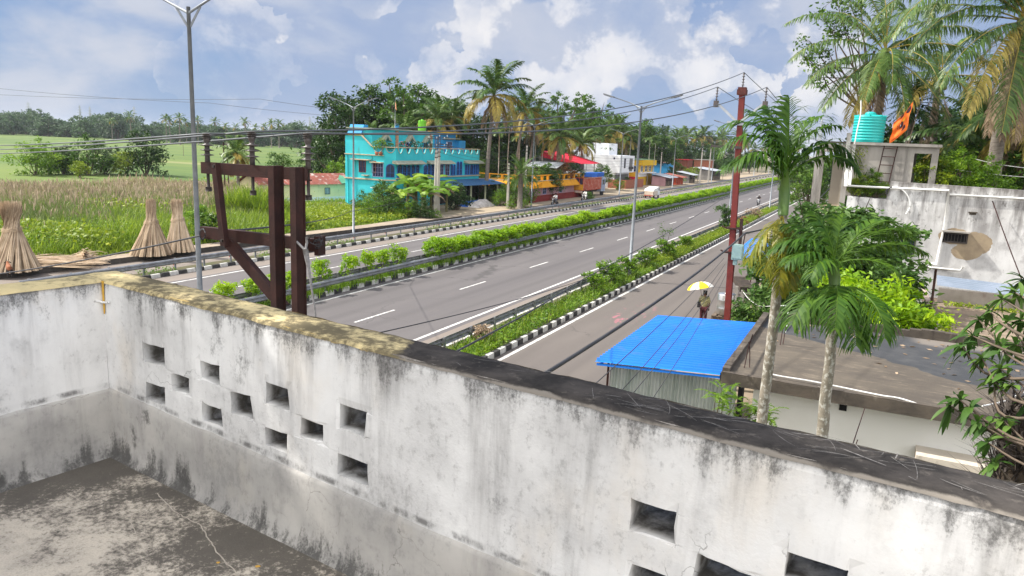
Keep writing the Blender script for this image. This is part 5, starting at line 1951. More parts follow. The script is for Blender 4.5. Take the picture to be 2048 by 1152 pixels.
# darker tone over the back and the right of the roof, with a wandering edge
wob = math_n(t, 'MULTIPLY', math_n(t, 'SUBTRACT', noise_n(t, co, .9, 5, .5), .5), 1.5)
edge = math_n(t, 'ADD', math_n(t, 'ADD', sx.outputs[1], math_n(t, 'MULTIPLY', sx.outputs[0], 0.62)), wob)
dark_m = maprange(t, edge, 18.72, 18.80)
dark_c = mixc(t, maprange(t, noise_n(t, co, 1.7, 6, .6), .4, .7), (0.034, 0.036, 0.040), (0.058, 0.058, 0.060))
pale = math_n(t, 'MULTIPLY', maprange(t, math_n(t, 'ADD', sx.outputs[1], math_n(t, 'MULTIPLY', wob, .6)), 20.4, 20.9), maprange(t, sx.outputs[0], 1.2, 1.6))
dark_c = mixc(t, math_n(t, 'MULTIPLY', pale, .8), dark_c, (0.19, 0.165, 0.14))
c = mixc(t, dark_m, c, dark_c)
t.links.new(c, b.inputs['Base Color'])
b.inputs['Roughness'].default_value = .82
bump(t, b, math_n(t, 'ADD', a2, noise_n(t, co, 30.0, 5, .6)), .4, .02)
M['oldroof'] = m
M['mossy'] = mat('mossy_concrete', (0.085, 0.07, 0.055), (0.05, 0.042, 0.034), 2.5, bmp=.5, bscale=14, stain=(0.20, 0.16, 0.12), stain_amt=.35)
M['slab_edge'] = mat('slab_edge', (0.105, 0.086, 0.068), (0.055, 0.047, 0.04), 2.2, bmp=.4, bscale=14, stain=(0.30, 0.26, 0.21), stain_amt=.3)
M['lowwall'] = mat('off_white_wall', (0.72, 0.71, 0.68), (0.64, 0.63, 0.59), .6, stain=(0.45, 0.44, 0.41), stain_amt=.12)
h = thing('low_house', 'low white house with a stained flat concrete roof on the right', 'house', (2.0, 18.2, 0))
ox, oy = 2.0, 18.2
mb = MB()
mb.span((-1.78 - ox, 15.62 - oy, 0), (8 - ox, 21.2 - oy, 3.12))
mb.obj('wall', M['lowwall'], h)
mb = MB()
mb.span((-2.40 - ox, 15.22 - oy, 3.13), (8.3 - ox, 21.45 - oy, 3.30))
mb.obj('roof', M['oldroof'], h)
mb = MB()
mb.span((-2.42 - ox, 15.20 - oy, 3.08), (8.3 - ox, 15.216 - oy, 3.31)).span((-2.42 - ox, 15.2 - oy, 3.08), (-2.404 - ox, 21.45 - oy, 3.31))
for k in range(46):
 x = -2.4 + k * .232
 mb.box((x + .116 - ox, 15.27 - oy, 3.31 + rng.uniform(-.004, .012)), (.232, .13, .05), rng.uniform(-.03, .03))
for k in range(26):
 y = 15.3 + k * .24
 mb.box((-2.33 - ox, y + .12 - oy, 3.35 + rng.uniform(-.006, .015)), (.15, .24, .12), rng.uniform(-.05, .05))
mb.obj('slab_edge', M['slab_edge'], h)
mb = MB()
for k in range(40):
 x = -2.0 + k * .26
 zz = rng.uniform(.16, .24)
 mb.box((x - ox, 21.36 - oy, 3.30 + zz / 2), (.262, .19 + rng.uniform(-.02, .02), zz), rng.uniform(-.03, .03))
mb.obj('back_kerb', M['mossy'], h)
# window with its sunshade
aw = thing
mb = MB()
mb.prism([(1.30 - ox, 15.62 - oy, 2.40), (1.30 - ox, 15.22 - oy, 2.34), (1.30 - ox, 15.22 - oy, 2.20), (1.30 - ox, 15.62 - oy, 2.24)], (1.22, 0, 0))
mb.obj('sunshade', mat('sunshade_cream', (0.55, 0.49, 0.41), (0.47, 0.42, 0.35), 2, stain=(0.25, 0.2, 0.16), stain_amt=.25), h)
window(h, (1.9 - ox, 15.62 - oy, 1.0), (1, 0, 0), 1.1, 1.2, M['iron'], M['dark'], (6, 2), t=.04)
mb = MB()
for x in (-.05, 2.55):
 mb.span((x - .07 - ox, 15.60 - oy, 2.83), (x + .07 - ox, 15.615 - oy, 2.95))
mb.obj('vents', M['dark'], h)
tag(MB().lathe([(0, 0), (.05, 0), (.055, .2), (.03, .26), (.035, .3), (0, .3)], (0, 0, 0), 12).obj('jar', mat('clay_jar', (0.34, 0.26, 0.2), (0.28, 0.2, 0.15), 4), None, (1.50, 15.5, 2.03)), 'brown clay jar on the window sill under the cream sunshade', 'jar')
tag(MB().lathe([(0, 0), (.06, 0), (.07, .15), (.075, .2), (.055, .24), (.06, .3), (0, .3)], (0, 0, 0), 12).obj('jar', mat('green_jar', (0.20, 0.33, 0.26), (0.16, 0.27, 0.2), 4), None, (1.73, 15.47, 2.03)), 'pale green jar on the window sill under the cream sunshade', 'jar')
mb = MB()
mb.span((1.35, 15.40, 1.97), (2.45, 15.62, 2.03))
mb.obj('sill', M['lowwall'], h, (-ox, -oy, 0))
# reinforcement rods left standing in the slab
for k, (x, y, hh, dx) in enumerate(((-2.05, 15.9, .75, .04), (-1.95, 16.0, .55, -.03), (-1.6, 18.4, .8, .02), (-1.55, 18.5, .95, .03), (-1.95, 20.9, .6, .0))):
 MB().tube([(x - ox, y - oy, 3.25), (x + dx - ox, y - oy, 3.3 + hh * .6), (x + dx * 2.5 - ox, y + .02 - oy, 3.3 + hh)], .011, 5).obj('rebar', M['rust'], h)
# white hose lying along the roof edge
P = [AY(1533, 742, 15.6), AY(1560, 750, 15.5), AY(1620, 762, 15.5), AY(1690, 776, 15.4), AY(1760, 790, 15.3), AY(1800, 801, 15.3), AY(1850, 812, 15.25)]
P = [np.array([p[0], p[1], 3.36 if k < 6 else 3.3]) for k, p in enumerate(P)]
def smooth(P, n=8):
 P = np.array(P, float)
 out = []
 for i in range(len(P) - 1):
  p0, p1, p2, p3 = P[max(i - 1, 0)], P[i], P[i + 1], P[min(i + 2, len(P) - 1)]
  for k in range(n):
   q = k / n
   out.append(0.5 * (2 * p1 + (p2 - p0) * q + (2 * p0 - 5 * p1 + 4 * p2 - p3) * q * q + (3 * p1 - p0 - 3 * p2 + p3) * q ** 3))
 out.append(P[-1])
 return np.array(out)


tag(MB().tube(smooth(P), .017, 6).obj('hose', M['pvc'], None), 'white hose lying along the front edge of the low flat roof', 'hose')
P = [AY(1487, 585, 32), AY(1500, 600, 30), AY(1520, 612, 28), AY(1550, 612, 25), AY(1574, 612, 22.5), AY(1576, 622, 21.5), AY(1572, 660, 20), AY(1560, 690, 19), AY(1545, 716, 17.5)]
P[-1][2] = 3.33
tag(MB().tube(smooth(P), .016, 6).obj('hose', M['pvc'], None), 'white hose hanging from the greenery down to the low flat roof', 'hose')
P = [AY(1965, 812, 15.25), AY(2010, 802, 16.2), AY(2040, 788, 16.6), AY(2100, 760, 17)]
tag(MB().tube(smooth(P), .014, 6).obj('hose', M['pvc'], None), 'white hose behind the mango leaves at the right edge', 'hose')
# thin rods leaning on the low house wall
for a, b_, lab in (((1700, 905), (1735, 800), 'longer thin rod leaning against the low white house wall'), ((1705, 905), (1716, 878), 'shorter thin rod leaning against the low white house wall')):
 tag(MB().tube([AD(*a, 10.5), AD(*b_, 15.2)], .009, 5).obj('rod', M['rust'], None), lab, 'rod')
# dry leaves lying on the roof
mb = MB()
n = 170
Cc = np.column_stack([rng.uniform(-1.9, 4, n), rng.uniform(16.2, 21.2, n), np.full(n, 3.315)])
keep = (Cc[:, 1] + .62 * Cc[:, 0] > 18.9) | (rng.uniform(0, 1, n) < .12)
leaves(mb, rng, Cc[keep], .15, None, 0, 2.4, flat=1.0)
o = mb.obj('fallen_leaves', M['leaf_dry'], None)
tag(o, 'dry brown leaves scattered over the dark half of the flat roof', 'leaves', None, 'stuff')

# ------------------------------------------------------------------ mossy terrace behind, with its tin strip
h = thing('terrace_house', 'low building with a mossy flat roof below the big stained white wall', 'house', (6, 29, 0))
ox, oy = 6, 29
M['terr'] = mat('terrace_concrete', (0.24, 0.185, 0.135), (0.145, 0.11, 0.083), .9, bmp=.4, bscale=9, stain=(0.36, 0.28, 0.21), stain_amt=.4, stretch=(.6, 1.6, 1))
MB().span((2.35 - ox, 22.0 - oy, 0), (11 - ox, 35.0 - oy, 2.2)).obj('wall', M['terr'], h)
mb = MB()
mb.span((2.25 - ox, 22.0 - oy, 2.2), (2.42 - ox, 34.9 - oy, 2.55))
mb.obj('side_kerb', mat('pinkish_kerb', (0.42, 0.33, 0.29), (0.25, 0.2, 0.17), 1.5, stain=(0.1, 0.09, 0.07), stain_amt=.4), h)
mb = MB()
mb.span((2.8 - ox, 33.9 - oy, 2.2), (11 - ox, 34.1 - oy, 2.78))
mb.obj('back_wall', mat('mud_wall', (0.23, 0.205, 0.18), (0.15, 0.13, 0.11), 1.3, bmp=.5, bscale=6, stain=(0.10, 0.05, 0.035), stain_amt=.35), h)
mb = MB()
corrugated(mb, (2.72 - ox, 34.0 - oy, 2.86), (0, .85, .30), (3.4, 0, -.12), 6, .03)
mb.obj('tin_strip', mat('bluish_tin', (0.23, 0.27, 0.34), (0.18, 0.22, 0.28), 1.2, rough=.4, metal=.2), h)
tag(MB().tube([AY(1851, 665, 27.5), AY(1864, 600, 27.6), AY(1872, 538, 27.7)], .04, 8).obj('pipe_post', M['rust'], None), 'leaning rusty pipe post at the corner of the mossy flat roof', 'post')
mb = MB()
for k in range(2600):
 pass
n = 900
xx = np.concatenate([rng.uniform(3.0, 7.0, 500), rng.normal(2.6, .16, 400)])
yy = np.concatenate([rng.normal(33.55, .22, 500), rng.uniform(23, 29, 400)])
zz = np.concatenate([rng.uniform(2.2, 2.34, 500), rng.uniform(2.25, 2.9, 400)])
leaves(mb, rng, np.column_stack([xx, yy, zz]), .13, None, 0, 2.0, flat=.2)
o = mb.obj('moss', M['creeper'], None)
tag(o, 'yellow green moss and weeds growing along the flat roof edges', 'moss', None, 'stuff')

# ------------------------------------------------------------------ two storey house with the big blank side wall
m, t, b = newmat('stained_white_wall')
co = geoco(t)
sx = t.nodes.new('ShaderNodeSeparateXYZ')
t.links.new(co, sx.inputs[0])
X, Z = sx.outputs[0], sx.outputs[2]
big = noise_n(t, co, .55, 7, .6)
st = noise_n(t, vscale(t, co, (2.0, 2.0, .28)), 1.0, 8, .65)
sp = noise_n(t, vscale(t, co, (1, 1, .6)), 4.5, 10, .72)
c = mixc(t, maprange(t, big, .36, .64), (0.68, 0.675, 0.665), (0.50, 0.49, 0.48))
c = mixc(t, math_n(t, 'MULTIPLY', maprange(t, noise_n(t, co, 1.6, 8, .65), .48, .66), .6), c, (0.34, 0.33, 0.325))
hi = maprange(t, Z, 3.4, 6.4, .15, .88)
c = mixc(t, math_n(t, 'MULTIPLY', maprange(t, st, .42, .62), hi), c, (0.16, 0.15, 0.145))
c = mixc(t, math_n(t, 'MULTIPLY', maprange(t, math_n(t, 'ADD', sp, math_n(t, 'MULTIPLY', hi, .12)), .62, .76), .72), c, (0.07, 0.06, 0.055))
dz = math_n(t, 'ADD', math_n(t, 'SUBTRACT', Z, 6.35), math_n(t, 'MULTIPLY', math_n(t, 'SUBTRACT', st, .5), 1.3))
c = mixc(t, math_n(t, 'MULTIPLY', maprange(t, dz, .1, .5), .55), c, (0.10, 0.085, 0.075))
# bare cement repair round the little window
def ell(cx, cz, rx, rz):
 ax = math_n(t, 'DIVIDE', math_n(t, 'SUBTRACT', X, cx), rx)
 az = math_n(t, 'DIVIDE', math_n(t, 'SUBTRACT', Z, cz), rz)
 return math_n(t, 'ADD', math_n(t, 'MULTIPLY', ax, ax), math_n(t, 'MULTIPLY', az, az))
e = math_n(t, 'MINIMUM', math_n(t, 'MINIMUM', ell(4.0, 4.50, .62, .48), ell(3.25, 4.72, .58, .34)), ell(3.75, 4.12, .56, .34))
e = math_n(t, 'ADD', e, math_n(t, 'MULTIPLY', math_n(t, 'SUBTRACT', noise_n(t, co, 3.5, 6, .6), .5), .9))
cem = mixc(t, maprange(t, noise_n(t, co, 2.5, 6, .6), .35, .65), (0.33, 0.26, 0.17), (0.26, 0.20, 0.135))
c = mixc(t, maprange(t, e, 1.04, .98), c, cem)
t.links.new(c, b.inputs['Base Color'])
b.inputs['Roughness'].default_value = .92
bump(t, b, math_n(t, 'ADD', sp, big), .35, .03)
M['bigwall'] = m
M['rawconc'] = mat('raw_concrete', (0.35, 0.325, 0.295), (0.225, 0.21, 0.19), .9, bmp=.3, bscale=10, stain=(0.10, 0.09, 0.08), stain_amt=.45, stretch=(1.5, 1.5, .5))
h = thing('stair_house', 'big stained white two storey house with an unfinished concrete stair frame on its roof', 'house', (3, 36, 0))
ox, oy = 3, 36
mb = MB()
mb.prism([(-1.05 - ox, 0, 0), (9.5 - ox, 0, 0), (9.5 - ox, 0, 6.72), (.6 - ox, 0, 6.86), (.5 - ox, 0, 6.08), (-1.05 - ox, 0, 6.12)], (0, .22, 0))
mb.span((-1.05 - ox, .22, 0), (-.85 - ox, 9, 6.1)).span((-.85 - ox, .22, 5.95), (9.5 - ox, 9, 6.08)).span((9.3 - ox, .22, 0), (9.5 - ox, 9, 6.6))
mb.obj('wall', M['bigwall'], h)
# small grated window, opening, larger windows behind the mango
window(h, (3.25 - ox, -.0, 4.45), (1, 0, 0), .95, .42, M['iron'], M['dark'], (7, 0), t=.06)
MB().span((2.75 - ox, -.34, 4.90), (3.75 - ox, 0, 4.96)).obj('window_hood', M['rawconc'], h)
MB().span((3.64 - ox, -.01, 5.66), (3.88 - ox, .0, 5.75)).span((3.6 - ox, -.06, 5.75), (3.92 - ox, 0, 5.79)).obj('vent', M['mossy'], h)
window(h, (1.35 - ox, 0, 3.75), (1, 0, 0), 1.0, .75, M['iron'], C['navy'], (6, 1), t=.05)
window(h, (.35 - ox, 0, 3.2), (1, 0, 0), 1.2, .8, M['iron'], C['navy'], (6, 1), t=.05)
# stair head walls with the unglazed opening
mb = MB()
x0, x1, zt, z0 = -1.15 - ox, 2.28 - ox, 8.36, 6.1
oa, ob, oz = 1.36 - ox, 2.02 - ox, 8.08
mb.span((x0, .9, z0), (oa, 1.08, zt)).span((ob, .9, z0), (x1, 1.08, zt)).span((oa, .9, oz), (ob, 1.08, zt)).span((x1 - .18, 1.08, z0), (x1, 3.4, zt)).span((x0, 3.4, z0), (oa + .2, 3.58, zt))
mb.obj('stair_head_wall', M['rawconc'], h)
MB().span((x0 - .1, .75, zt), (x1 + .08, 3.7, zt + .12)).obj('stair_head_roof', M['rawconc'], h)
# open concrete frame in front, with stairs inside
for q in ((-2.45, .2), (-1.25, .2), (-2.45, 2.8)):
 mb = MB()
 mb.span((q[0] - ox - .11, q[1] - .11, 0), (q[0] - ox + .11, q[1] + .11, 8.2))
 mb.obj('column', M['rawconc'], h)
mb = MB()
mb.span((-2.56 - ox, .05, 8.0), (-1.1 - ox, .35, 8.34)).span((-2.56 - ox, .35, 8.0), (-2.34 - ox, 3.0, 8.3)).span((-1.36 - ox, .35, 8.0), (-1.1 - ox, 3.4, 8.3))
mb.obj('beam', M['rawconc'], h)
mb = MB()
mb.span((-1.95 - ox, 2.9, 5.5), (-1.25 - ox, 3.05, 7.7))
mb.obj('back_wall', mat('cream_inner_wall', (0.36, 0.315, 0.255), (0.31, 0.27, 0.22), 1), h)
mb = MB()
for k in range(14):
 mb.span((-2.35 - ox, .3 + k * .19, 3.0 + k * .19), (-1.3 - ox, .3 + (k + 1) * .19, 3.0 + k * .19 + .06))
mb.obj('stair_flight', mat('cream_step', (0.55, 0.46, 0.33), (0.47, 0.39, 0.28), 1), h)
MB().span((-2.6 - ox, -.1, 3.0), (-1.1 - ox, 3, 3.15)).obj('landing', M['rawconc'], h)
mb = MB()
for k in range(4):
 mb.bar((-2.3 + k * .33 - ox, .3, 8.32), (-2.3 + k * .33 - ox, .3, 8.62), .02, .02)
mb.bar((-2.35 - ox, .3, 8.42), (-1.1 - ox, .3, 8.42), .09, .09)
mb.obj('rebar', M['iron'], h)
# rusty ladder
mb = MB()
lx0, lx1 = .08 - ox, .60 - ox
mb.tube([(lx0 - .15, .70, 6.1), (lx0 + .08, .80, 8.5)], .025, 6).tube([(lx1 - .15, .70, 6.1), (lx1 + .08, .80, 8.5)], .025, 6)
for k in range(6):
 z = 6.45 + k * .36
 d = .23 * (z - 6.1) / 2.4 - .15
 mb.tube([(lx0 + d, .74, z), (lx1 + d, .74, z)], .02, 6)
mb.obj('ladder', M['rust'], None, (3, 36, 0))
tag(bpy.data.objects['ladder'], 'rusty steel ladder leaning on the roof stair wall', 'ladder')
# white drain pipes on the wall
mb = MB()
p = lambda px, py: AY(px, py, 35.93) - np.array([ox, oy, 0])
mb.tube([p(1690, 371), p(1780, 376), p(1898, 381)], .045, 8)
mb.tube([p(1898, 381), p(1888, 455), p(1872, 529)], .045, 8)
mb.tube([p(1872, 529), p(1857, 526), p(1854, 534), p(1920, 541), p(1926, 534)], .04, 8)
mb.tube([p(1899, 389), p(1970, 393), p(2100, 400)], .04, 8)
mb.obj('drain_pipe', M['pvc'], h)
mb = MB()
P = smooth([p(1773, 388), p(1776, 378), p(1790, 374), p(1806, 381), p(1818, 397), p(1820, 414), p(1812, 428)])
mb.tube(P[:14], .05, 6)
mb.obj('pipe_elbow', M['black'], h)
MB().tube(P[13:], .035, 6).obj('hose', M['pvc'], h)
mb = MB()
q0, q1 = AY(1698, 266, 35.8), AY(1692, 372, 35.8)
mb.cyl(q0 - [ox, oy, 0], q1 - [ox, oy, 0], .085, 10)
mb.obj('vent_pipe', M['pvc'], h)
mb = MB()
mb.cyl(AY(1709, 288, 35.7) - [ox, oy, 0], AY(1699, 370, 35.6) - [ox, oy, 0], .06, 10)
mb.obj('vent_pipe', M['pvc'], h)
tag(wire('cable', [AY(1985, 402, 35.8), AY(2050, 575, 34.2)], [.05], .022, M['rust'], 'dark cable slanting down across the big stained white wall', cat='cable'), None, None)
# tank on the stair head
tt = AY(1734, 286, 37.4)
water_tank('water_tank', 'turquoise ribbed water tank on the concrete stair head', (tt[0], tt[1], 8.49), .66, 1.22, mat('teal_tank', (0.015, 0.46, 0.43), (0.013, 0.40, 0.38), 1.5, rough=.35, spec=.5))
P = smooth([AY(1722, 200, 36.6), AY(1721, 230, 36.55), AY(1714, 262, 36.5), AY(1709, 290, 36.5)])
tag(MB().tube(P, .03, 6).obj('pipe', M['pvc'], None), 'thin white pipe standing against the turquoise water tank', 'pipe')
# orange flag with a dark figure, on a bamboo pole
F0 = AY(1815, 296, 36.95)
F1 = AY(1826, 203, 36.95)
fl = thing('flag', 'bright orange flag with dark markings on a pole on the stair head', 'flag', (F0[0], F0[1], 8.4))
mb = MB()
mb.tube([(-.03, 0, -1.2), (0, 0, 0), (.27, 0, F1[2] - 8.4 + .05)], .022, 6)
mb.obj('pole', M['bark'], fl)
m, t, b = newmat('flag_cloth')
at = objco(t)
c = mixc(t, maprange(t, noise_n(t, at, 2.0, 4, .5), .4, .65), (0.83, 0.17, 0.015), (0.68, 0.125, 0.012))
t.links.new(c, b.inputs['Base Color'])
b.inputs['Roughness'].default_value = .8
M['flag'] = m
cor = [(1826, 203), (1813, 260), (1778, 288), (1788, 245)]     # top of hoist, foot of hoist, fly tip, fly top
cw = [AY(a, b_, 36.95) - np.array([F0[0], F0[1], 8.4]) for a, b_ in cor]
nu, nv = 18, 12
V = []
def flagpt(u, v):
 q = (cw[0] * (1 - v) + cw[1] * v) * (1 - u) + (cw[3] * (1 - v) + cw[2] * v) * u
 q = q + np.array([.02 * math.sin(9 * v + 4 * u), .10 * math.sin(7 * u + 3 * v) * u ** .5 + .05 * math.sin(13 * v) * u, -.07 * math.sin(math.pi * u) * (1 - .2 * v)])
 return q
for i in range(nu + 1):
 for j in range(nv + 1):
  V.append(flagpt(i / nu, j / nv))
F = [(i * (nv + 1) + j, i * (nv + 1) + j + 1, (i + 1) * (nv + 1) + j + 1, (i + 1) * (nv + 1) + j) for i in range(nu) for j in range(nv)]
MB().add(V, F, 0, True).obj('cloth', M['flag'], fl)
# printed marks follow the folds of the cloth, front and back
mk = MB()
def patchq(pts, mi):
 for s in (-.012, .012):
  P3 = [flagpt(u, v) + np.array([0, s, 0]) for u, v in pts]
  mk.add(P3, [tuple(range(len(P3)))] if s < 0 else [tuple(range(len(P3)))[::-1]], mi)
patchq([(.10, .03), (.30, .02), (.34, .10), (.22, .22), (.10, .30), (.04, .22)], 0)
patchq([(.46, .0), (.62, .03), (.58, .16), (.44, .14)], 0)
patchq([(.34, .42), (.46, .36), (.56, .44), (.54, .60), (.44, .58), (.38, .68), (.32, .56)], 0)
patchq([(.20, .66), (.30, .62), (.34, .70), (.42, .76), (.30, .80), (.18, .78)], 0)
patchq([(.60, .30), (.72, .36), (.70, .52), (.62, .46)], 0)
patchq([(.24, .34), (.36, .28), (.42, .38), (.34, .46), (.24, .46)], 1)
patchq([(.48, .46), (.52, .43), (.53, .50), (.49, .52)], 2)
for k in range(9):
 u0 = .45 + k * .045
 patchq([(u0, .90), (u0 + .026, .885), (u0 + .03, .93), (u0 + .004, .945)], 3)
mk.obj('print', [mat('print_black', (0.035, 0.02, 0.03), (0.05, 0.02, 0.03), 3), mat('print_yellow', (0.75, 0.40, 0.02), (0.7, 0.3, 0.02), 4), M['white_paint'], mat('print_red', (0.45, 0.03, 0.03), (0.4, 0.03, 0.03), 3)], fl)
# ------------------------------------------------------------------ vegetation builders
rv = np.random.default_rng(101)


def blob_points(rng, n, blobs, nclump=14, spread=.34):
 """leaf centres gathered in clumps over a set of ellipsoids (x,y,z,rx,ry,rz); returns centres, outward dirs, shade"""
 vol = np.array([b_[3] * b_[4] for b_ in blobs]) + 1e-6
 pick = rng.choice(len(blobs), n, p=vol / vol.sum())
 Cc = np.zeros((n, 3))
 Od = np.zeros((n, 3))
 Sh = np.zeros(n)
 for i, b_ in enumerate(blobs):
  idx = np.where(pick == i)[0]
  if not len(idx):
   continue
  c = np.array(b_[:3])
  r = np.array(b_[3:6])
  k = max(3, int(nclump))
  d = rng.normal(0, 1, (k, 3))
  d[:, 2] += .25
  d /= np.linalg.norm(d, axis=1)[:, None]
  cen = d * rng.uniform(.55, .98, k)[:, None]
  tone = rng.normal(0, .13, k)
  which = rng.integers(0, k, len(idx))
  off = rng.normal(0, spread, (len(idx), 3)) * np.array([1, 1, .75])
  p = cen[which] + off * .62
  Cc[idx] = c + p * r
  o = p / (np.linalg.norm(p, axis=1)[:, None] + 1e-6)
  Od[idx] = o
  Sh[idx] = .5 + tone[which]
 return Cc, Od, Sh


def tree_meshes(seed, H, R, n, leaf, mleaf, trunk=.30, nb=7, spread=.34, nclump=13, aspect=2.0, tall=1.0, sub=None, lean=0):
 rng = np.random.default_rng(seed)
 blobs, limbs = [], []
 tz = H * trunk
 for k in range(nb):
  a = k * 2.4 + rng.uniform(-.4, .4)
  f = (k + .5) / nb
  rr = R * .62 * math.sqrt(1 - abs(f - .35)) * rng.uniform(.6, 1.1)
  z = tz + (H - tz) * (.18 + .66 * f)
  br = R * rng.uniform(.36, .56) * (1.1 - .45 * f)
  blobs.append((rr * math.cos(a) + lean * f, rr * math.sin(a), z, br, br, br * rng.uniform(.65, .95) * tall))
  limbs.append(blobs[-1][:3])
 Cc, Od, Sh = blob_points(rng, n, blobs, nclump, spread)
 mb = MB()
 leaves(mb, rng, Cc, leaf, Od, 0, aspect, .25, Sh)
 crown = mb.mesh('crown', mleaf)
 mb = MB()
 r0 = .028 * H
 top = np.array([lean * .5, 0, tz + (H - tz) * .55])
 mb.tube([(0, 0, -.2), (.05 * R + lean * .1, .03 * R, tz * .6), (lean * .2, 0, tz), top], [r0 * 1.25, r0 * .9, r0 * .75, r0 * .25], 8)
 for L in limbs:
  b0 = np.array([lean * .2, 0, tz * rng.uniform(.75, 1.15)])
  e = np.array(L)
  mid = (b0 + e) / 2 + rng.normal(0, .06 * R, 3)
  mb.tube([b0, mid, e, e + (e - mid) * .35], [r0 * .5, r0 * .34, r0 * .16, r0 * .04], 6)
 return crown, mb.mesh('trunk', M['bark'])


def put_tree(meshes, loc, label, cat='tree', name='tree', rz=None, s=1.0, group=None):
 t = thing(name, label, cat, loc, rv.uniform(0, 6.28) if rz is None else rz, group)
 t.scale = (s, s, s) if np.isscalar(s) else s
 mobj('crown', meshes[0], t)
 mobj('trunk', meshes[1], t)
 return t


def frond(mb, rng, o, az, el, L, droop, nl=44, ll=.8, hang=.5, mi=0, w=.05, t0=.16, twist=0.0, vee=.5, rmi=None, curl=0.0):
 """one pinnate palm leaf: a curved rachis and leaflets on both sides"""
 k = 14
 P = [np.array(o, float)]
 T = []
 e, a = el, az
 for i in range(k):
  T.append(np.array([math.cos(a) * math.cos(e), math.sin(a) * math.cos(e), math.sin(e)]))
  P.append(P[-1] + T[-1] * L / k)
  e -= droop / k * (.5 + 1.0 * i / k)
  a += curl / k
 T.append(T[-1])
 P, T = np.array(P), np.array(T)
 mb.tube(P, np.linspace(.028, .006, k + 1) * (L / 4) ** .5, 4, mi if rmi is None else rmi, False, False, .75)
 ts = np.linspace(t0, .995, nl)
 x = ts * k
 i0 = np.minimum(x.astype(int), k - 1)
 fr_ = (x - i0)[:, None]
 B = P[i0] * (1 - fr_) + P[i0 + 1] * fr_
 Tn = T[i0] * (1 - fr_) + T[i0 + 1] * fr_
 side = np.cross(Tn, np.array([0, 0, 1.0]))
 nrm_ = np.linalg.norm(side, axis=1)[:, None]
 side = np.where(nrm_ > .15, side / (nrm_ + 1e-9), np.array([math.sin(az), -math.cos(az), 0]))
 up = np.cross(side, Tn)
 ln = ll * np.clip(np.sin(math.pi * (.14 + .80 * (ts - t0) / (1 - t0))), .12, 1) ** .75
 for s in (-1, 1):
  n = nl
  j = rng.normal(0, .10, (n, 3))
  d1 = side * s * .85 + Tn * (.55 + .35 * ts[:, None]) + up * vee * .5 + j
  d1 /= np.linalg.norm(d1, axis=1)[:, None]
  d2 = d1.copy()
  d2[:, 2] -= hang * rng.uniform(.6, 1.4, n)
  d2 += rng.normal(0, .08, (n, 3))
  d2 /= np.linalg.norm(d2, axis=1)[:, None]
  d3 = d2.copy()
  d3[:, 2] -= hang * 1.1
  d3 /= np.linalg.norm(d3, axis=1)[:, None]
  l_ = (ln * rng.uniform(.82, 1.12, n))[:, None]
  wv = np.cross(d1, up)
  wv /= np.linalg.norm(wv, axis=1)[:, None] + 1e-9
  wv = wv * .75 + Tn * .5
  a0 = B
  a1 = B + d1 * l_ * .34
  a2 = a1 + d2 * l_ * .36
  a3 = a2 + d3 * l_ * .32
  V = np.stack([a0 - wv * w * .35, a0 + wv * w * .35, a1 - wv * w * .55, a1 + wv * w * .55, a2 - wv * w * .42, a2 + wv * w * .42, a3 - wv * w * .06, a3 + wv * w * .06], 1).reshape(-1, 3)
  b0 = np.arange(n) * 8
  F = np.concatenate([np.stack([b0 + q, b0 + q + 1, b0 + q + 3, b0 + q + 2], 1) for q in (0, 2, 4)])
  at = np.repeat(np.clip(rng.normal(.5, .2, n), 0, 1), 8)
  mb.add(V, F, mi, False, at)


def palm_meshes(seed, H, L=3.6, nf=24, nl=40, ll=.85, w=.105, dead=4, yellow=.3, r0=.17, bend=.6, nuts=True):
 rng = np.random.default_rng(seed)
 top = np.array([bend * rng.uniform(-1, 1), bend * rng.uniform(-1, 1), H])
 mb = MB()
 zs = np.linspace(0, 1, 12)
 mb.tube([top * [q ** 1.6, q ** 1.6, q] for q in zs], np.interp(zs, [0, .06, .2, 1], [r0 * 1.7, r0 * 1.15, r0, r0 * .72]), 9)
 trunk = mb.mesh('trunk', M['palm_bark'])
 mb = MB()
 for k in range(nf):
  f = k / nf
  el = 1.35 - 1.75 * f + rng.normal(0, .1)
  mi = 1 if (f > .60 and rng.uniform() < yellow * 2) else 0
  frond(mb, rng, top + [0, 0, .1 - .2 * f], k * 2.399 + rng.normal(0, .15), el, L * rng.uniform(.85, 1.1), 1.15 + .5 * f, nl, ll, .45 + .5 * f, mi, w)
 for k in range(dead):
  frond(mb, rng, top - [0, 0, .3], rng.uniform(0, 6.28), -.9 + rng.normal(0, .15), L * .8, .55, nl // 2, ll * .7, .9, 2, w)
 crown = mb.mesh('crown', [M['leaf_palm'], M['leaf_palm_yellow'], M['leaf_dry']])
 nut = None
 if nuts:
  mb = MB()
  for k in range(9):
   a = k * .9
   c = top + np.array([.32 * math.cos(a), .32 * math.sin(a), -.35 - .12 * (k % 3)])
   mb.lathe([(0, -.16), (.1, -.12), (.135, 0), (.1, .11), (0, .16)], c, 8)
  nut = mb.mesh('coconuts', MAT_NUT)
 return crown, trunk, nut


MAT_NUT = mat('coconut_husk', (0.28, 0.17, 0.04), (0.16, 0.14, 0.035), 5, rough=.6)


def put_palm(ms, loc, label, rz=None, s=1.0, group=None, name='coconut_palm', nuts=True):
 t = thing(name, label, 'palm tree', loc, rv.uniform(0, 6.28) if rz is None else rz, group)
 t.scale = (s, s, s)
 mobj('crown', ms[0], t)
 mobj('trunk', ms[1], t)
 if ms[2] is not None and nuts:
  mobj('coconuts', ms[2], t)
 return t


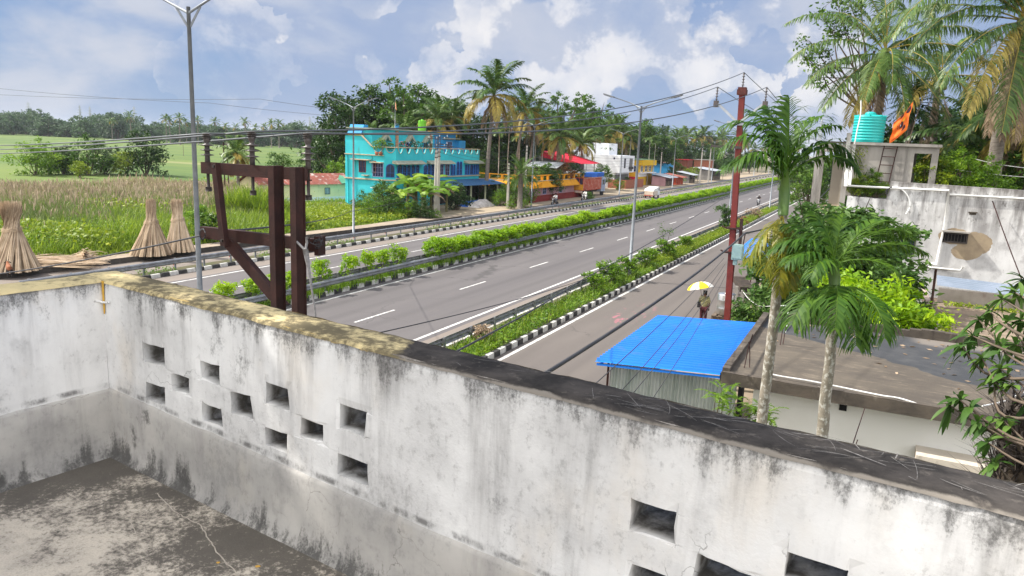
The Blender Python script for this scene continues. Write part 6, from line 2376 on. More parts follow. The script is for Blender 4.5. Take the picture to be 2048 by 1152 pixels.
def blades(mb, rng, P, h, w, lean=.35, mi=0, attr=None):
 n = len(P)
 a = rng.uniform(0, 6.28, n)
 d = np.stack([np.cos(a), np.sin(a), np.zeros(n)], 1)
 s = np.stack([-np.sin(a), np.cos(a), np.zeros(n)], 1)
 h = h * rng.uniform(.65, 1.2, n)
 ln = lean * rng.uniform(.2, 1.3, n) * h
 w = (w * rng.uniform(.7, 1.3, n))[:, None]
 m1 = P + np.stack([d[:, 0] * ln * .3, d[:, 1] * ln * .3, h * .62], 1)
 m2 = P + np.stack([d[:, 0] * ln, d[:, 1] * ln, h * np.where(rng.uniform(0, 1, n) < .3, .86, 1.0)], 1)
 V = np.stack([P - s * w * .5, P + s * w * .5, m1 - s * w * .5, m1 + s * w * .5, m2 - s * w * .08, m2 + s * w * .08], 1).reshape(-1, 3)
 b0 = np.arange(n) * 6
 F = np.concatenate([np.stack([b0, b0 + 1, b0 + 3, b0 + 2], 1), np.stack([b0 + 2, b0 + 3, b0 + 5, b0 + 4], 1)])
 at = np.clip(rng.normal(.5, .22, n) if attr is None else attr + rng.normal(0, .15, n), 0, 1)
 mb.add(V, F, mi, False, np.repeat(at, 6))
 return m2


# ------------------------------------------------------------------ median hedge, one shrub after another
def bush_mesh(seed, h, r, n, leaf, mleaf, stems=5, zlo=.42):
 rng = np.random.default_rng(seed)
 blobs = []
 for k in range(5):
  a = k * 1.7 + rng.uniform(-.4, .4)
  blobs.append((r * .45 * math.cos(a), r * .45 * math.sin(a), h * rng.uniform(zlo + .12, .84), r * rng.uniform(.42, .6), r * rng.uniform(.42, .6), h * .22))
 blobs.append((0, 0, h * .72, r * .55, r * .55, h * .24))
 Cc, Od, Sh = blob_points(rng, n, blobs, 9, .36)
 mb = MB()
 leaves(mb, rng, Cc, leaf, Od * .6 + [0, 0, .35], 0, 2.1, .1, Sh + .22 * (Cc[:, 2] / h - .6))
 low = rng.uniform(0, 1, (n // 9, 3)) * [r, r, h * .35] - [r * .5, r * .5, 0]
 leaves(mb, rng, low, leaf * .9, None, 0, 2.1, .1)
 cr = mb.mesh('foliage', mleaf)
 mb = MB()
 for k in range(stems):
  a = k * 6.28 / stems + rng.uniform(-.4, .4)
  e = np.array([r * .5 * math.cos(a), r * .5 * math.sin(a), h * .62])
  mb.tube([(.05 * math.cos(a), .05 * math.sin(a), -.05), e * [.35, .35, .55], e], [.022, .016, .008], 5)
 return cr, mb.mesh('stems', M['bark'])


def put_bush(ms, loc, label, name='shrub', rz=None, s=1.0, group=None, cat='shrub'):
 t = thing(name, label, cat, loc, rv.uniform(0, 6.28) if rz is None else rz, group)
 t.scale = (s, s, s) if np.isscalar(s) else s
 mobj('foliage', ms[0], t)
 mobj('stems', ms[1], t)
 return t


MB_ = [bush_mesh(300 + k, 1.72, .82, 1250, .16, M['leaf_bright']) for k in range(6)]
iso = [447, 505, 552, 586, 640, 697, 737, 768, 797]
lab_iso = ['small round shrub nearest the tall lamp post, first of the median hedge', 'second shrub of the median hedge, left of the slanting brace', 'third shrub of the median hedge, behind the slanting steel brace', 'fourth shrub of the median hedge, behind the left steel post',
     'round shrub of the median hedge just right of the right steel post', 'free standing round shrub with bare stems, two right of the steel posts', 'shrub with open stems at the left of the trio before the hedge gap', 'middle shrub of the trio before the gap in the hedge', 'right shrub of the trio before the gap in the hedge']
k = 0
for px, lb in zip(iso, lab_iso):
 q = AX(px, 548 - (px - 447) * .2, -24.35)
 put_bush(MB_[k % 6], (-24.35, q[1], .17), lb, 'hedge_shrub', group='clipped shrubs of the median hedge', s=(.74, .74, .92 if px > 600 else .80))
 k += 1
y = AX(866, 505, -24.35)[1]
gaps = [(AX(1078, 450, -24.35)[1], AX(1090, 450, -24.35)[1] + .4), (AX(1190, 425, -24.35)[1], AX(1199, 425, -24.35)[1] + .5)]
lbl = ['bright green shrub in the hedge run between the gap and the second break', 'bright green shrub in the hedge run in the middle of the median', 'bright green shrub in the long unbroken far run of the median hedge']
while y < 235:
 if not any(a < y < b_ for a, b_ in gaps):
  z = 0 if y < gaps[0][1] else 1 if y < gaps[1][1] else 2
  put_bush(MB_[k % 6], (-24.35 + rv.normal(0, .06), y, .17), lbl[z], 'hedge_shrub', group='shrubs of the median hedge, ' + ('nearest run', 'middle run', 'far run')[z], s=(1, 1, rv.uniform(.76, .98)))
 y += (.86 if y < 120 else 1.1) * rv.uniform(.92, 1.1)
 k += 1
while y < 420:
 put_bush(MB_[k % 6], (-24.35, y, .17), 'distant bright green shrub at the vanishing end of the median hedge', 'hedge_shrub', group='shrubs of the median hedge, vanishing end', s=(1, 2.2, .95))
 y += 2.6
 k += 1
# weeds under the rails of the median
mb = MB()
n = 15000
Y = 22 + 210 * rv.uniform(0, 1, n) ** 1.7
X = np.where(rv.uniform(0, 1, n) < .6, rv.normal(-23.95, .14, n), rv.uniform(-24.85, -23.8, n))
leaves(mb, rv, np.column_stack([X, Y, .18 + np.abs(rv.normal(0, .17, n)) * (0.5 + .5 * np.sin(Y * 1.3) ** 2)]), .13, None, 0, 2.4)
P = np.column_stack([rv.normal(-23.95, .2, 5000), 22 + 150 * rv.uniform(0, 1, 5000) ** 1.7, np.full(5000, .15)])
blades(mb, rv, P, .38, .03, .5)
o = mb.obj('median_weeds', M['leaf_shrub'])
tag(o, 'low dark green weeds under the guard rails of the median', 'weeds', None, 'stuff')

# ------------------------------------------------------------------ planted strip by the near service road
mb = MB()
n = 26000
Y = 20 + 95 * rv.uniform(0, 1, n) ** 1.5
X = rv.uniform(-13.45, -12.05, n)
hh = .14 + .30 * np.abs(np.sin(Y * .9 + X * 2)) * rv.uniform(0, 1, n)
leaves(mb, rv, np.column_stack([X, Y, .14 + hh * rv.uniform(.2, 1, n)]), .115, None, 0, 1.7)
P = np.column_stack([rv.uniform(-13.5, -12.1, 4200), 22 + 70 * rv.uniform(0, 1, 4200) ** 1.3, np.full(4200, .13)])
blades(mb, rv, P, .42, .022, .5, 1)
o = mb.obj('strip_groundcover', [M['leaf_shrub'], M['grass_green']])
tag(o, 'leafy green ground cover filling the planted strip behind its kerb', 'ground cover', None, 'stuff')
mb = MB()
n = 16000
Y = 49 + 60 * rv.uniform(0, 1, n) ** 1.2
leaves(mb, rv, np.column_stack([rv.uniform(-13.3, -12.0, n), Y, .2 + rv.uniform(0, .45, n)]), .12, None, 0, 2.2)
o = mb.obj('strip_weeds', M['creeper'])
tag(o, 'yellow green weeds in the planted strip left of the upright round bush', 'weeds', None, 'stuff')
SB = [bush_mesh(340 + k, 1.5, .95, 1300, .17, M['leaf_shrub'], zlo=.2) for k in range(3)]
for px, py, s, lb in ((1172, 590, .78, 'leafy shrub at the near end of the planted strip'), (1212, 575, .95, 'second leafy shrub of the planted strip, left of the middle lamp post'), (1246, 560, .85, 'leafy shrub just left of the foot of the middle lamp post'),
       (1287, 540, .95, 'rounded leafy shrub just right of the foot of the middle lamp post'), (1312, 522, .95, 'tallest leafy shrub in the planted strip with a thin top shoot'), (1345, 502, .75, 'leafy shrub before the yellow green weeds of the planted strip')):
 q = G(px, py)
 put_bush(SB[int(px) % 3], (-12.75, q[1], .14), lb, s=s)
# bare shoot above the tall shrub
q = G(1312, 522)
mb = MB()
for k in range(5):
 e = np.array([rv.normal(0, .3), rv.normal(0, .3), rv.uniform(1.7, 2.5)])
 mb.tube([(0, 0, .3), e * [.4, .4, .6], e], [.015, .01, .004], 4, 1)
 leaves(mb, rv, e + rv.normal(0, .16, (40, 3)), .13)
tag(mb.obj('sapling', [M['leaf_mid'], M['bark']], None, (-12.9, q[1] + .4, .14)), 'thin sapling with sparse leaves sticking out of the strip shrubs', 'sapling')
ub = bush_mesh(351, 2.6, .95, 2400, .16, M['leaf_mid'], zlo=.08)
put_bush(ub, (-13.0, 75.2, .14), 'upright round bush standing alone in the strip beside the red pole', s=(1.05, 1.05, 1.05))
db = bush_mesh(352, .75, .55, 600, .11, M['leaf_dry'], zlo=.1)
q = G(918, 690)
put_bush(db, (-13.0, q[1] + .3, .14), 'dry brown bush at the near end of the guard rail')
put_bush(bush_mesh(353, .9, .9, 600, .16, M['leaf_red'], zlo=.1), (-12.6, 84, .14), 'dry reddish brown bush behind the red pole')
put_bush(bush_mesh(354, 1.0, 1.1, 600, .16, M['leaf_dry'], zlo=.1), (-12.7, 93, .14), 'brown withered bush right of the red pole by the areca fronds', s=1.2)

# weeds of the far separator
mb = MB()
n = 7000
Y = 25 + 190 * rv.uniform(0, 1, n) ** 1.3
keep = np.sin(Y * .35) + .5 * np.sin(Y * .9 + 1) > .0
leaves(mb, rv, np.column_stack([rv.uniform(-35.1, -34.1, n), Y, .12 + np.abs(rv.normal(0, .14, n))])[keep], .15)
o = mb.obj('verge_weeds', M['leaf_shrub'])
tag(o, 'tufts of weeds along the far guard rail', 'weeds', None, 'stuff')

# ------------------------------------------------------------------ the wild field on the left


def in_shed(X, Y):
 # keep the pale shed and its front clear
 px_ = np.array([(X[i], Y[i]) for i in range(len(X))])
 u = np.array([math.cos(rzS), math.sin(rzS)])
 q = (px_ - AS[:2]) @ u
 w_ = (px_ - AS[:2]) @ np.array([-u[1], u[0]])
 return (q > -1.5) & (q < LS + 2) & (w_ > -1.2) & (w_ < 6)


AS, BS = G(520, 405), G(702, 399)
LS = np.linalg.norm(BS - AS)
rzS = math.atan2(BS[1] - AS[1], BS[0] - AS[0])


def field_pts(n, d0, d1, b0, b1, pw=1.0):
 """points by distance (m) and bearing (deg left of the road) from the viewer's foot, even in area"""
 d = np.sqrt(rv.uniform(0, 1, n) ** pw * (d1 * d1 - d0 * d0) + d0 * d0)
 b_ = np.radians(rv.uniform(b0, b1, n))
 X, Y = -d * np.sin(b_), d * np.cos(b_)
 return X, Y


def pave_edge(Y):
 return np.interp(Y, [-20, 22, 29.3, 45.3, 53, 66, 90], [-41.7, -40.6, -40.3, -40.0, -39.7, -40.2, -41])


# tall reeds
mbr = MB()
X, Y = field_pts(150000, 40, 98, 43, 74, 1.15)
d = np.hypot(X, Y)
edge = pave_edge(Y)
depth = edge - X
patch = np.array([sn(x, y, 0, .09) + .5 * sn(x, y, 3, .23) for x, y in zip(X, Y)])
ok = (depth > 6.0 + 3 * patch) & ~in_shed(X, Y) & (-X > .93 * Y + 1)
X, Y, d, depth, patch = X[ok], Y[ok], d[ok], depth[ok], patch[ok]
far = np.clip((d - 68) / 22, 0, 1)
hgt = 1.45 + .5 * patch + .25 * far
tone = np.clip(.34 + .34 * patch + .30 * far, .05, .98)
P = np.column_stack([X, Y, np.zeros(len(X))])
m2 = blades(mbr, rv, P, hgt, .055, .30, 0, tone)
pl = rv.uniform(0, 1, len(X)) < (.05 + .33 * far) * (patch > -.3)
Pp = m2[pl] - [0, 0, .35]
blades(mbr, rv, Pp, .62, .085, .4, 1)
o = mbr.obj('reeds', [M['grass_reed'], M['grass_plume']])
tag(o, 'tall brownish green reeds filling the field beyond the far pavement', 'reeds', None, 'stuff')
# lush weeds along the pavement and before the shed
mbw = MB()
n = 80000
Y = rv.uniform(8, 72, n)
dep = np.abs(rv.normal(0, 1, n)) * np.where(Y > 38, 9.0, 4.5) + .15
X = pave_edge(Y) - dep
patch = np.array([sn(x, y, 7, .14) + .6 * sn(x, y, 1, .5) for x, y in zip(X, Y)])
ok = ~in_shed(X, Y) & (X > -62) & ~((X > -55.5) & (Y > 64.5))
X, Y, dep, patch = X[ok], Y[ok], dep[ok], patch[ok]
hgt = np.where(Y > 46, .40, .75) + .35 * np.clip(patch, -.5, 1) + np.minimum(dep, 5) * np.where(Y > 46, .02, .14)
hgt = np.clip(hgt * np.minimum(1, .45 + dep * .5), .15, 2.0)
kind = (patch + rv.normal(0, .25, len(X)) > .22)
P = np.column_stack([X, Y, np.full(len(X), .1)])
blades(mbw, rv, P[~kind], hgt[~kind], .05, .45, 0)
lf = P[kind].copy()
lf[:, 2] += hgt[kind] * rv.uniform(.25, .9, kind.sum())
leaves(mbw, rv, lf, .16, None, 1, 2.2)
o = mbw.obj('roadside_weeds', [M['grass_green'], M['leaf_shrub']])
tag(o, 'lush green grass and weeds between the far pavement and the reeds', 'grass', None, 'stuff')
# patches of yellow green creeper
mbc = MB()
for px, py, rx, ry, n, hz in ((10, 475, 7, 2.5, 1800, 1.3), (90, 478, 6, 2.5, 2200, 1.4), (300, 420, 8, 4, 900, 1.5), (480, 372, 9, 5, 1200, 1.6), (640, 440, 9, 7, 4200, .6), (580, 445, 6, 6, 2600, .6), (690, 425, 6, 7, 2600, .6), (540, 365, 6, 4, 800, 1.7), (760, 440, 3, 3, 900, .7)):
 q = G(px, py + (18 if hz > 1 else 0))
 dd = rv.normal(0, .45, (n, 2))
 Pq = np.column_stack([q[0] + dd[:, 0] * rx, q[1] + dd[:, 1] * ry, hz * rv.uniform(.6, 1.1, n)])
 kp = (Pq[:, 0] < pave_edge(Pq[:, 1]) - .3) & ~in_shed(Pq[:, 0], Pq[:, 1]) & ~((Pq[:, 0] > -55) & (Pq[:, 1] > 66))
 leaves(mbc, rv, Pq[kp], .26, None, 0, 1.4)
o = mbc.obj('creeper', M['creeper'])
tag(o, 'bright yellow green creepers sprawling over the weeds and low field', 'creeper', None, 'stuff')
# tall grass clumps near the frame posts, and the big leaved plant beside the lamp post
def clump(px, py, n, h, r, label, m='grass_green', w=.06):
 q = G(px, py)
 mb = MB()
 a, rr = rv.uniform(0, 6.28, n), r * np.sqrt(rv.uniform(0, 1, n))
 blades(mb, rv, np.column_stack([rr * np.cos(a), rr * np.sin(a), np.zeros(n)]), h, w, .55)
 tag(mb.obj('grass_clump', M[m], None, q), label, 'grass clump')


clump(500, 447, 1500, 3.0, 1.9, 'tall arching grass clump between the hanger and the left steel post')
clump(545, 452, 1100, 2.3, 1.6, 'arching grass clump just left of the left steel post foot')
clump(588, 462, 700, 1.7, 1.2, 'smaller grass clump between the two steel posts')
q = G(418, 492)
put_bush(bush_mesh(360, 2.4, 1.2, 900, .30, M['leaf_mid'], zlo=.1), q, 'big leaved shrub beside the tall lamp post at the pavement edge')
q = G(395, 470)
put_bush(bush_mesh(361, 2.2, 1.2, 900, .28, M['leaf_shrub'], zlo=.1), q, 'big leaved shrub hidden half behind the tall lamp post')

# ------------------------------------------------------------------ trees of the left background
TR_dark = [tree_meshes(400 + k, 11, 4.8, 7000, .42, M['leaf_dark'], .20, spread=.36, nb=9) for k in range(3)]
TR_mid = [tree_meshes(410 + k, 11, 4.6, 6500, .40, M['leaf_mid'], .24, spread=.32, nb=9) for k in range(3)]
TR_open = [tree_meshes(420 + k, 13, 4.8, 4200, .42, M['leaf_mid'], .36, nb=10, spread=.24, nclump=9) for k in range(2)]
TR_low = [tree_meshes(430 + k, 4.6, 2.7, 3600, .27, M['leaf_mid'], -.02, spread=.36, nb=9) for k in range(2)]
TR_lowd = [tree_meshes(440 + k, 4.8, 2.9, 4000, .27, M['leaf_dark'], -.04, spread=.36, nb=9) for k in range(2)]
TR_lowb = [tree_meshes(450, 4.4, 2.8, 3000, .26, M['leaf_shrub'], .0)]
TR_yel = [tree_meshes(455, 4.2, 2.2, 2200, .26, M['creeper'], .0)]
TR_far = [tree_meshes(460 + k, 14, 8.0, 2200, 1.1, M['leaf_far'], -.03, spread=.38, nb=8) for k in range(4)]

# low trees between reeds and paddy
for ms, px, py, s, lb in ((TR_lowb[0], 72, 352, 1.15, 'pale green low tree at the far left of the row beyond the reeds'), (TR_lowb[0], 100, 350, .9, 'second pale green low tree beyond the reeds'), (TR_lowd[0], 128, 350, .85, 'small dark round tree beyond the reeds, third of the row'), (TR_low[0], 178, 352, 1.15, 'taller slim tree in the middle of the row beyond the reeds'),
        (TR_lowd[1], 212, 350, .95, 'dark low tree in the middle of the row beyond the reeds'), (TR_yel[0], 252, 352, .9, 'yellowish low tree left of the largest dark one beyond the reeds'), (TR_lowd[0], 292, 352, 1.35, 'largest dark round tree at the right end of the row beyond the reeds'), (TR_yel[0], 160, 358, .6, 'low yellowish bush among the row beyond the reeds')):
 put_tree(ms, G(px, py), lb, s=s * 1.22)
for ms, px, py, s, lb in ((TR_low[1], 565, 376, 1.15, 'mid green low tree behind the left insulators above the rusty roof'), (TR_low[0], 610, 372, .95, 'low tree between the rusty shed roof and the paddy'), (TR_lowd[1], 648, 380, 1.05, 'dark low tree behind the rusty shed roof'), (TR_lowb[0], 676, 392, 1.2, 'bright green low tree at the left edge of the turquoise house'), (TR_low[1], 690, 398, .8, 'small bushy tree touching the turquoise house wall')):
 q = G(px, py - 8)
 put_tree(ms, q, lb, s=s)

PALM = [palm_meshes(500, 8.5, 3.4, 25, yellow=.45), palm_meshes(501, 10.0, 3.7, 26, bend=.9, yellow=.4), palm_meshes(502, 7.0, 3.3, 24, dead=6), palm_meshes(503, 9.0, 3.2, 23, nuts=False)]
ln_palm = palm_meshes(505, 5.2, 2.9, 20, dead=3, r0=.2, bend=.1, nuts=False)
put_palm(ln_palm, G(478, 402), 'lone short palm in the reeds behind the steel frame')
t = thing('gate_post', 'short square white masonry post below the lone palm', 'post', G(478, 417))
MB().box((0, 0, .65), (.95, .5, 1.3)).box((0, 0, 1.34), (1.05, .6, .1)).obj('post', M['white_paint'], t)

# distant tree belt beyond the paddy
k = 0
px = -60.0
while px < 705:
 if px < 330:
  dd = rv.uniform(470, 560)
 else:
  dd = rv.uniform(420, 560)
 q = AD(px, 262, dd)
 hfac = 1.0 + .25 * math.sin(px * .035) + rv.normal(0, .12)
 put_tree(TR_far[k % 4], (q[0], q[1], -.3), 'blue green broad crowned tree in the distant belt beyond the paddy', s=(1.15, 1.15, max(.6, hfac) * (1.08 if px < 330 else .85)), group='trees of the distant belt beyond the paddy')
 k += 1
 px += rv.uniform(6, 11)
PALMF = [palm_meshes(510 + k, 14, 4.2, 14, 12, 1.2, .35, 2, .1, .3, nuts=False) for k in range(2)]
for px in (228, 262, 331, 343, 362, 372, 392, 431, 452, 468, 489, 512, 528, 545, 560, 575, 590, 602, 615, 632, 644, 656, 668):
 q = AD(px + rv.uniform(-4, 4), 262, rv.uniform(380, 480))
 put_palm(PALMF[k % 2], (q[0], q[1], 0), 'small feathery palm rising from the distant belt beyond the paddy', s=rv.uniform(.7, 1.0), group='palms of the distant belt beyond the paddy')
 k += 1
# second, lower and farther belt so that no ground shows through
for i in range(70):
 q = AD(-80 + i * 11.5, 262, rv.uniform(600, 680))
 put_tree(TR_far[k % 4], (q[0], q[1], -1), 'faint broad crowned tree at the back of the distant belt', s=(1.5, 1.5, rv.uniform(.75, 1.05)), group='trees at the back of the distant belt')
 k += 1

# trees behind the turquoise house
for ms, px, ytop, d, s0, lb in ((TR_dark[0], 690, 205, 112, 11, 'dark dense tree at the left behind the turquoise house'), (TR_dark[1], 668, 262, 108, 11, 'lower dark tree left of the turquoise house'), (TR_dark[2], 722, 192, 118, 11, 'dark tree rising behind the left lamp post and turquoise house'), (TR_open[0], 768, 186, 120, 13, 'open crowned tall tree behind the middle of the turquoise house'),
        (TR_open[1], 808, 178, 116, 13, 'tall light green tree behind the orange roof flag'), (TR_mid[0], 838, 184, 122, 11, 'tall bushy tree right of the orange roof flag'), (TR_dark[1], 872, 196, 128, 11, 'dark tree above the green water tank'), (TR_mid[1], 905, 220, 130, 11, 'mid green tree behind the right end of the turquoise house'), (TR_dark[0], 940, 240, 126, 11, 'dark tree left of the tall coconut palm'),
        (TR_dark[2], 985, 238, 128, 11, 'dark tree behind the tall coconut palm trunk'), (TR_dark[1], 1030, 240, 130, 11, 'dark tree behind the orange house palms'), (TR_mid[2], 1075, 240, 140, 11, 'mid green tree behind the tin canopy'), (TR_dark[0], 960, 300, 122, 11, 'shorter dark tree filling behind the orange house'), (TR_dark[1], 1010, 290, 126, 11, 'shorter dark tree between two palms behind the orange house'),
        (TR_open[0], 1130, 198, 150, 13, 'open tall tree above the red awning'), (TR_open[1], 1190, 206, 165, 13, 'thin crowned tall tree behind the white house'), (TR_mid[1], 1172, 222, 160, 11, 'bushy tree behind the white house'), (TR_dark[2], 1110, 260, 140, 11, 'dark tree behind the red awning'), (TR_mid[0], 1215, 236, 175, 11, 'green tree behind the white house right end'), (TR_dark[1], 1250, 250, 180, 11, 'dark tree behind the middle lamp post'),
        (TR_mid[2], 1285, 248, 190, 11, 'brownish tree behind the yellow house'), (TR_dark[0], 1305, 258, 195, 11, 'dark tree right of the yellow house'), (TR_mid[1], 1340, 275, 215, 11, 'green tree behind the blue far house'), (TR_dark[2], 1365, 280, 230, 11, 'dark tree behind the grey upper storey'), (TR_dark[1], 1400, 285, 250, 11, 'dark tree behind the twin concrete poles'), (TR_mid[0], 1430, 292, 270, 11, 'green tree left of the black pole arm'), (TR_dark[0], 1462, 300, 290, 11, 'dark tree seen behind the red pole'), (TR_dark[1], 1500, 303, 310, 11, 'dark tree left of the taller areca crown')):
 p1 = AD(px, ytop, d)
 k_ = p1[2] / s0
 put_tree(ms, (p1[0], p1[1], 0), lb, s=(k_ * 1.1, k_ * 1.1, k_ * 1.12))
# the understorey that closes the view between trunks
k = 0
for px in list(range(700, 1520, 16)):
 d = 118 + max(0, px - 950) * .32 + rv.uniform(-8, 12)
 q = AD(px, 330, d)
 put_tree((TR_dark + TR_mid[:1])[k % 4], (q[0], q[1], 0), 'dark leafy understorey tree in the grove behind the roadside houses', s=rv.uniform(.52, .75), group='understorey trees behind the roadside houses')
 k += 1
# palms of the grove
for i, px, ytop, d, lb in ((0, 978, 178, 97, 'tall coconut palm with golden lower fronds right of the turquoise house'), (1, 1034, 208, 112, 'second tall coconut palm right of the golden one'), (2, 1114, 262, 112, 'coconut palm with orange nuts before the red awning'), (1, 748, 262, 108, 'palm whose fronds show above the left end of the turquoise roof'), (2, 802, 254, 110, 'palm just behind the orange roof flag'), (0, 880, 228, 112, 'palm above the right gable hood of the turquoise house'),
         (3, 908, 222, 116, 'palm at the right end of the turquoise roof line'), (3, 862, 238, 118, 'palm half hidden behind the green water tank'), (0, 1062, 232, 124, 'palm right of the second tall coconut palm'), (2, 1166, 276, 138, 'dark palm drooping over the white house roof'), (1, 1208, 262, 150, 'palm behind the white house with drooping pale fronds'), (0, 1228, 252, 156, 'palm with a pale trunk behind the white house'), (2, 1255, 270, 165, 'palm left of the yellow house roof'),
         (3, 1305, 276, 200, 'palm with grey fronds behind the yellow house')):
 p1 = AD(px, ytop + 12, d)
 Hs = (8.5, 10.0, 7.0, 9.0)[i]
 put_palm(PALM[i], (p1[0], p1[1], 0), lb, s=p1[2] / Hs)
for j, px in enumerate((1272, 1290, 1325, 1337, 1350, 1366, 1378, 1392, 1404, 1416, 1428, 1440, 1448, 1462, 1476, 1492, 1512, 1528, 1545, 1560, 1578, 1596)):
 d = 215 + (px - 1270) * .5 + rv.uniform(-15, 30)
 p1 = AD(px, 264 + (px - 1272) * .10 + rv.uniform(-8, 16), d)
 put_palm(PALM[j % 4], (p1[0], p1[1], 0), 'slender coconut palm in the far grove along the highway', s=p1[2] / (8.5, 10.0, 7.0, 9.0)[j % 4], group='palms of the far grove along the highway', nuts=False)
# slim areca stems in the grove
am = MB()
for k in range(9):
 frond(am, rv, (0, 0, 9), k * .7, .9 - .1 * k, 1.8, 1.5, 14, .6, .4, 0, .09)
am = am.mesh('crown', [M['leaf_palm']])
ast = MB().tube([(0, 0, 0), (.1, 0, 4.5), (0, 0, 9)], [.09, .07, .06], 7).mesh('trunk', M['concrete_pole'])
for j, px in enumerate((998, 1018, 1040, 1072, 1086, 1142, 1192, 1216, 1246, 1262, 1300, 1312)):
 p1 = AD(px, 280, 112 + (px - 990) * .16)
 put_palm((am, ast, None), (p1[0], p1[1], 0), 'slim areca palm stem standing in the dark grove', s=rv.uniform(.85, 1.25), group='slim areca stems in the dark grove', name='areca_palm')
# roadside trees and shrubs before the houses
rb = tree_meshes(470, 5.6, 2.6, 3600, .30, [M['leaf_mid']], .22, spread=.3)
put_tree(rb, G(1092, 402) * [1, 1, 0] + np.array([-2.6, 4, 0]), 'green tree with reddish young leaves beside the orange house')
rr_ = tree_meshes(471, 6.0, 2.2, 2000, .30, M['leaf_red'], .25, spread=.26)
q = AD(1122, 370, 112)
put_tree(rr_, (q[0], q[1], 0), 'tree flushed with reddish leaves behind the lorry')
put_tree(TR_dark[0], (*AD(1140, 370, 116)[:2], 0), 'dark green tree between the red leaved one and the lorry', s=.50)
put_tree(TR_mid[1], (*AD(1205, 370, 130)[:2], 0), 'round green tree beside the lorry cab', s=.48)
put_tree(TR_dark[2], (*AD(1100, 372, 106)[:2], 0), 'dark little tree left of the red leaved one', s=.44)
for j, (px, py, s, ms, lb) in enumerate(((915, 420, .7, TR_lowd, 'dark round clipped bush by the turquoise porch'), (968, 405, .55, TR_lowd, 'dark bushes at the foot of the tall palm'), (990, 404, .6, TR_low, 'bush left of the short concrete pole'), (1030, 412, .8, TR_low, 'tangled shrub right of the short concrete pole'), (1000, 412, .5, TR_lowb, 'pale shrub at the foot of the short concrete pole'), (1045, 405, 1.0, TR_lowb, 'yellow green creeper tree under the date palm'), (1082, 400, .75, TR_lowd, 'dark bush before the orange house wall'),
           (1022, 418, .28, TR_lowb, 'low round weed clump on the far verge, left one'), (1050, 416, .28, TR_lowb, 'low round weed clump on the far verge, right one'), (1178, 402, .32, TR_low, 'small weed bush before the lorry wheels'), (1238, 380, .55, TR_lowb, 'pale bush before the brick wall'), (1255, 375, .5, TR_low, 'weedy bush right of the brick wall'), (1290, 366, .45, TR_lowb, 'pale bush before the yellow house'),
           (1352, 362, 1.15, TR_low, 'leafy tree beside the grey roofed stall'), (1372, 364, .9, TR_yel, 'yellow green vine covered bush beyond the stall'), (1385, 362, 1.0, TR_yel, 'yellow green hanging vine bush left of the twin poles'), (1360, 368, .5, TR_lowb, 'low bush at the foot of a far lamp post'), (1432, 350, 1.6, TR_mid, 'rounded tree right of the long tin shed'), (1450, 345, 1.3, TR_low, 'green bush far down the left roadside'), (1340, 340, 1.6, TR_low, 'tree behind the grey roofed stall'), (1325, 345, 1.5, TR_lowd, 'dark tree behind the far concrete pole'))):
 q = G(px, py)
 put_tree(ms[j % len(ms)] if ms is not TR_mid else ms[0], (q[0], q[1], 0), lb, s=s if ms is not TR_mid else s * .35, name='bush' if s < .9 else 'tree', cat='bush' if s < .9 else 'tree')
# date palm before the orange house
mb = MB()
for k in range(34):
 f = k / 34
 frond(mb, rv, (0, 0, 3.6), k * 2.399, 1.3 - 1.75 * f, 2.6, .9 + .6 * f, 34, .42, .1, 0, .05)
dc = mb.mesh('crown', [M['leaf_palm']])
dt = MB().tube([(0, 0, 0), (.05, 0, 2), (0, 0, 3.7)], [.30, .26, .3], 10).mesh('trunk', M['palm_bark'])
q = AD(1042, 360, 90)
put_palm((dc, dt, None), (q[0], q[1], 0), 'date palm with stiff feathery fronds before the orange house', s=1.15, name='date_palm')
# banana clump
def banana(seed, h):
 rng = np.random.default_rng(seed)
 mb = MB()
 for k in range(9):
  az = k * 2.4 + rng.normal(0, .3)
  el = rng.uniform(.55, 1.35)
  L = rng.uniform(1.7, 2.5)
  P = [np.array([0, 0, h * .62])]
  e = el
  for i in range(9):
   P.append(P[-1] + np.array([math.cos(az) * math.cos(e), math.sin(az) * math.cos(e), math.sin(e)]) * L / 9)
   e -= rng.uniform(.12, .26)
  P = np.array(P)
  s = np.array([-math.sin(az), math.cos(az), 0])
  V, n = [], len(P)
  for i, p_ in enumerate(P):
   w_ = .36 * math.sin(math.pi * min(1, (i + .3) / n)) ** .6 * (1 if i > 1 else .15)
   j = rng.normal(0, .03)
   V += [p_ - s * w_ - [0, 0, w_ * .5 + j], p_, p_ + s * w_ - [0, 0, w_ * .5 - j]]
  F = [f for i in range(n - 1) for f in ((3 * i, 3 * i + 1, 3 * i + 4, 3 * i + 3), (3 * i + 1, 3 * i + 2, 3 * i + 5, 3 * i + 4))]
  mb.add(V, F, 1 if (el < .7 and rng.uniform() < .35) else 0, False, np.full(3 * n, rng.uniform(.3, .9)))
 cr = mb.mesh('crown', [M['leaf_shrub'], M['leaf_dry']])
 tr = MB().tube([(0, 0, 0), (0, 0, h * .65)], [.16, .10], 8).mesh('trunk', mat('banana_stem', (0.16, 0.15, 0.06), (0.10, 0.09, 0.04), 3) if 'banana_stem' not in bpy.data.materials else bpy.data.materials['banana_stem'])
 return cr, tr, None


